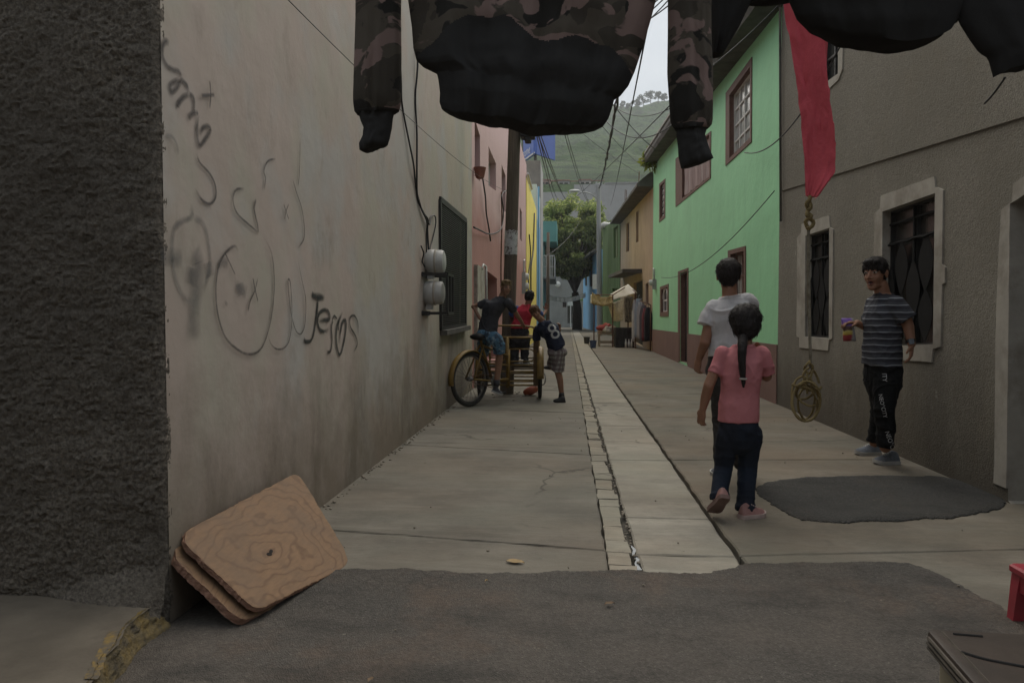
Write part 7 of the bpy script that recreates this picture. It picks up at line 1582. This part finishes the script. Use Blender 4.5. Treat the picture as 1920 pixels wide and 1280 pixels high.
m_ks = M('charcoal_shoe', (.05, .05, .055), .3, 20, .8); hl = g(922, 734, -.02); shoe(ps_, hl, g(942, 742, -.06), V((.25, .1, 1)), .9, m_ks, m_so, .045); hl = g(905, 717, .42); shoe(ps_, hl, hl + V((.16, .12, -.01)), V((0, 0, 1)), .9, m_ks, m_so, .045)
MB().tube([anR + V((0, 0, .03)), anR - V((0, 0, .05))], [.038, .042], 14).build('sock', m_ks, ps_, True)
hairpatch(hc, ax, k, [(0, -.014, .046, .081, .098, .084), (0, -.034, .016, .078, .080, .07), (0, .045, .096, .055, .045, .030), (0, -.05, -.03, .06, .042, .045)], .005, m_hairl, ps_, .006, 9, 45)

# --- boy in red standing on the platform, holding the pole
D = 11.2; g = lambda x, y, dy=0.0: at(x, y, D + dy); k = .82
pr = person('boy in a red shirt with blue sleeves standing on the tricycle platform', (g(973, 680).x, D, .49))
J = dict(hip=g(975, 622), neck=g(988, 568), shl=g(967, 578), shr=g(1002, 578), hem=g(975, 615))
hc = g(993, 557, .03); hf, hu = V((.25, 1, -.1)), V((.05, 0, 1))
mb = MB(); torso(mb, J, k, .13, .12, .085, .1, 0, neck_r=.045); limb(mb, [g(989, 574), g(992, 563)], [.047, .045])
wrL = g(948, 583, .16); limb(mb, [g(967, 579), g(958, 592, .08), wrL], [.042, .034, .025]); hand(mb, wrL, V((-.5, .6, .4)), V((-.3, .9, 0)), V((0, 0, 1)), .8, .7)
wrR = g(1024, 582, .22); limb(mb, [g(1002, 579), g(1017, 592, .1), wrR], [.042, .034, .025]); hand(mb, wrR, V((.15, .2, 1)), V((-.2, -1, .1)), V((-1, 0, .2)), .8, .5)
limb(mb, [g(966, 628), g(965, 655, .04), g(966, 673)], [.07, .05, .036]); limb(mb, [g(984, 628), g(984, 652, .02), g(984, 671)], [.07, .05, .036])
ax = headshape(mb, hc, hf, hu, k); me = fuse(mb, .0055); paintface(me, hc, ax, k); finish(me, 'body', FACE, pr)
mb = MB(); torso(mb, J, k, .148, .140, .105, .12, 0, neck_r=.055); me = fuse(mb, .006, 3); wrinkle(me, .005, (8, 8, 6), 73); finish(me, 'shirt', [clothmat('red_tee', (.42, .035, .055), .12)], pr)
for pts in ((g(969, 580), g(963, 586, .03), g(959, 591, .06)), (g(1000, 580), g(1009, 586, .04), g(1014, 590, .08))):
    mb = MB(); limb(mb, pts, [.060, .055, .055], open_end=True); me = fuse(mb, .006, 2); wrinkle(me, .004, (9, 9, 9), 83); finish(me, 'sleeve', [clothmat('blue_sleeve', (.05, .085, .24), .12)], pr)
mb = MB(); mb.loft([ring(g(975, 614), V((1, 0, 0)), V((0, 1, 0)), .125, .095, 20, 2.4), ring(g(975, 632), V((1, 0, 0)), V((0, 1, 0)), .142, .105, 20, 2.4), ring(g(975, 640), V((1, 0, 0)), V((0, 1, 0)), .14, .1, 20, 2.4), ring(g(975, 648), V((1, 0, 0)), V((0, 1, 0)), .10, .08, 20, 2), ring(g(975, 655), V((1, 0, 0)), V((0, 1, 0)), .03, .03, 20, 2)], True)
limb(mb, [g(966, 637), g(965, 655, .04), g(965, 676)], [.085, .072, .062], open_end=True); limb(mb, [g(984, 637), g(984, 654, .02), g(983, 674)], [.085, .07, .06], open_end=True); me = fuse(mb, .006, 3); wrinkle(me, .006, (8, 8, 10), 93); finish(me, 'trousers', [clothmat('dark_grey_trousers', (.038, .036, .04), .25)], pr)
for x_, y_ in ((965, 681), (984, 678)): hl = g(x_, y_, -.07); hl.z = .49; shoe(pr, hl, hl + V((.02, .2, 0)), V((0, 0, 1)), .9, m_ks, m_ks, .044)
hairpatch(hc, ax, k, [(0, -.014, .036, .088, .104, .092), (0, -.04, .0, .083, .085, .085), (0, .045, .09, .055, .045, .030)], .005, m_hair, pr, .005, 12)

# --- boy in the numbered jersey leaning on the platform
D = 10.42; g = lambda x, y, dy=0.0: at(x, y, D + dy); k = .84
pj = person('boy in a navy numbered jersey and plaid shorts leaning on the tricycle', onz(1049, 754))
J = dict(hip=g(1046, 655), neck=g(1014, 600, -.02), shl=g(1004, 616, .12), shr=g(1030, 606, -.12), hem=g(1044, 652), mid=g(1038, 620), hlat=V((.5, -.85, 0)))
hc = g(1004, 586, -.07); hf, hu = V((-.05, -.95, -.25)), V((-.42, -.15, .9))
mb = MB(); torso(mb, J, k, .125, .115, .09, .105, 0, neck_r=.045); limb(mb, [g(1018, 603), g(1008, 593, -.05)], [.048, .046])
wrL = g(1007, 640, .17); limb(mb, [g(1008, 618, .1), g(1007, 632, .12), wrL], [.042, .034, .026]); hand(mb, wrL, V((-.2, .2, -.9)), V((-.9, .1, .1)), V((0, 1, 0)), .8, .8)
wrR = g(1049, 618, .12); limb(mb, [g(1029, 609, -.1), g(1042, 628, .1), wrR], [.042, .036, .025]); hand(mb, wrR, V((.05, .1, 1)), V((-.7, -.5, 0)), V((-.6, .4, 0)), .8, .9)
kn, an = g(1046, 696, .02), g(1053, 738, .0); limb(mb, [g(1047, 668, -.03), kn, g(1050, 712, -.01), an], [.06, .05, .047, .033])
kn2, an2 = g(1034, 684, .28), g(1033, 686, .06); an2 = g(1036, 690, .42); limb(mb, [g(1042, 668, .08), kn2, an2], [.06, .05, .034])
ax = headshape(mb, hc, hf, hu, k); me = fuse(mb, VX); paintface(me, hc, ax, k); finish(me, 'body', FACE, pj)
mb = MB(); torso(mb, J, k, .146, .138, .112, .125, 0, neck_r=.055); limb(mb, [g(1008, 618, .1), g(1006, 628, .12), g(1006, 637, .14)], [.060, .060, .060], open_end=True); limb(mb, [g(1028, 609, -.09), g(1035, 618, 0), g(1039, 625, .06)], [.060, .058, .058], open_end=True)
me = fuse(mb, .006, 3); wrinkle(me, .005, (8, 8, 8), 103); jo = finish(me, 'jersey', [clothmat('navy_jersey', (.022, .026, .045), .2)], pj)
up3 = (g(1014, 600) - g(1046, 655)); up3.normalize(); nv = V((.2, -1, .25)).normalized(); rt3 = up3.cross(nv).normalized()
if rt3.x < 0: rt3 = -rt3
bd = MB(); 
project_text('8', .31, g(1036, 639, -.12), rt3, up3, nv, jo, m_prt, 'number', jo)
project_text('I', .07, g(1020, 602, -.12), rt3, up3, nv, jo, m_prt, 'shoulder_mark', jo)
kp_ = NT('plaid_shorts').set(.9, .12); x_, y_, z_ = kp_.sep(); c1_ = kp_.ramp(kp_.math('FRACT', kp_.math('MULTIPLY', z_, 15)), [(.4, G(0)), (.5, G(1))]); c2_ = kp_.ramp(kp_.math('FRACT', kp_.math('MULTIPLY', kp_.math('ADD', x_, y_), 15)), [(.4, G(0)), (.5, G(1))])
a = kp_.mix(kp_.math('MULTIPLY', c1_, .6), (.33, .315, .30), (.10, .075, .08)); a = kp_.mix(kp_.math('MULTIPLY', c2_, .6), a, (.12, .08, .085)); kp_.color(a); kp_.bump(kp_.noise(13, 5), .5, .012)
mb = MB(); mb.ellip(g(1045, 660), (.14, .13, .09), nu=20, nv=12); limb(mb, [g(1047, 664, -.03), g(1047, 680, .0), g(1046, 695, .02)], [.098, .09, .088], open_end=True); limb(mb, [g(1042, 664, .06), g(1038, 676, .18), g(1035, 683, .26)], [.095, .086, .08], open_end=True); me = fuse(mb, .006, 3); wrinkle(me, .004, (9, 9, 9), 113); finish(me, 'shorts', [kp_.m], pj)
h_ = onz(1060, 754); shoe(pj, h_, h_ + V((-.165, -.02, 0)), V((0, 0, 1)), .92, m_saddle, m_saddle, .046); MB().tube([an + V((0, 0, .02)), an - V((0, 0, .06))], [.036, .046], 14).build('sock', m_saddle, pj, True)
h_ = g(1040, 694, .42); shoe(pj, h_, h_ + V((-.16, .05, .02)), V((0, 0, 1)), .92, m_saddle, m_saddle, .046)
hairpatch(hc, ax, k, [(0, -.014, .046, .084, .102, .088), (0, -.034, .014, .082, .086, .08), (0, .05, .092, .065, .045, .034), (.03, .07, .07, .035, .025, .02), (0, -.05, -.03, .065, .05, .05)], .005, m_hairb, pj, .008, 15, 40)

# ------------------------------------------------------------------ air
mb = MB(); mb.box((-260, -60, -1.5), (260, 700, 190)); k = bpy.data.materials.new('haze_air'); k.use_nodes = True; t_ = k.node_tree; t_.nodes.remove(t_.nodes['Principled BSDF'])
pv = t_.nodes.new('ShaderNodeVolumePrincipled'); pv.inputs['Color'].default_value = (.86, .9, .93, 1); pv.inputs['Density'].default_value = .0006; pv.inputs['Anisotropy'].default_value = .2
t_.links.new(pv.outputs[0], t_.nodes['Material Output'].inputs['Volume']); single(mb.build('haze', k), 'thin pale haze filling the valley air', 'haze', kind='stuff')

# unseen tarpaulin added to shade the crossing; houses across the street behind
tp = MB(); rows = [[V((lerp(-4.2, 4.2, i / 20), lerp(-4.5, -.7, j / 12), 2.75 + .12 * math.sin(i * .9) * math.sin(j * .5) - .25 * math.sin(math.pi * j / 12) * 0 + .25 * j / 12)) for i in range(21)] for j in range(13)]
tp.loft(rows, False, closed=False); o = tp.build('occluder', M('blue_grey_tarp', (.10, .105, .11), .2, 3), None, True, fix=False); md = o.modifiers.new('t', 'SOLIDIFY'); md.thickness = .006
single(o, 'added grey tarpaulin stretched over the crossing above the camera', 'occluder')
for x in (-4.1, 4.1):  # unseen poles, added only to carry the shading sheet
    for y in (-4.4, -.75): single(MB().tube([(x, y, 0), (x, y, 2.78 if y < -2 else 3.0)], .03, 10).build('occluder_pole', m_meter, smooth=True), 'added pole holding up the ' + ('front' if y > -2 else 'rear') + (' left' if x < 0 else ' right') + ' corner of the tarpaulin', 'pole')
rh = thing('facing_house', 'plain cement house across the street behind the camera', 'house', (0, -9, 0))
MB().box((-14, -12, 0), (14, -6.5, 6.2)).build('wall', m_greyw, rh); MB().box((-14.2, -12.2, 6.203), (14.2, -6.3, 6.4)).build('roof', m_slab, rh)
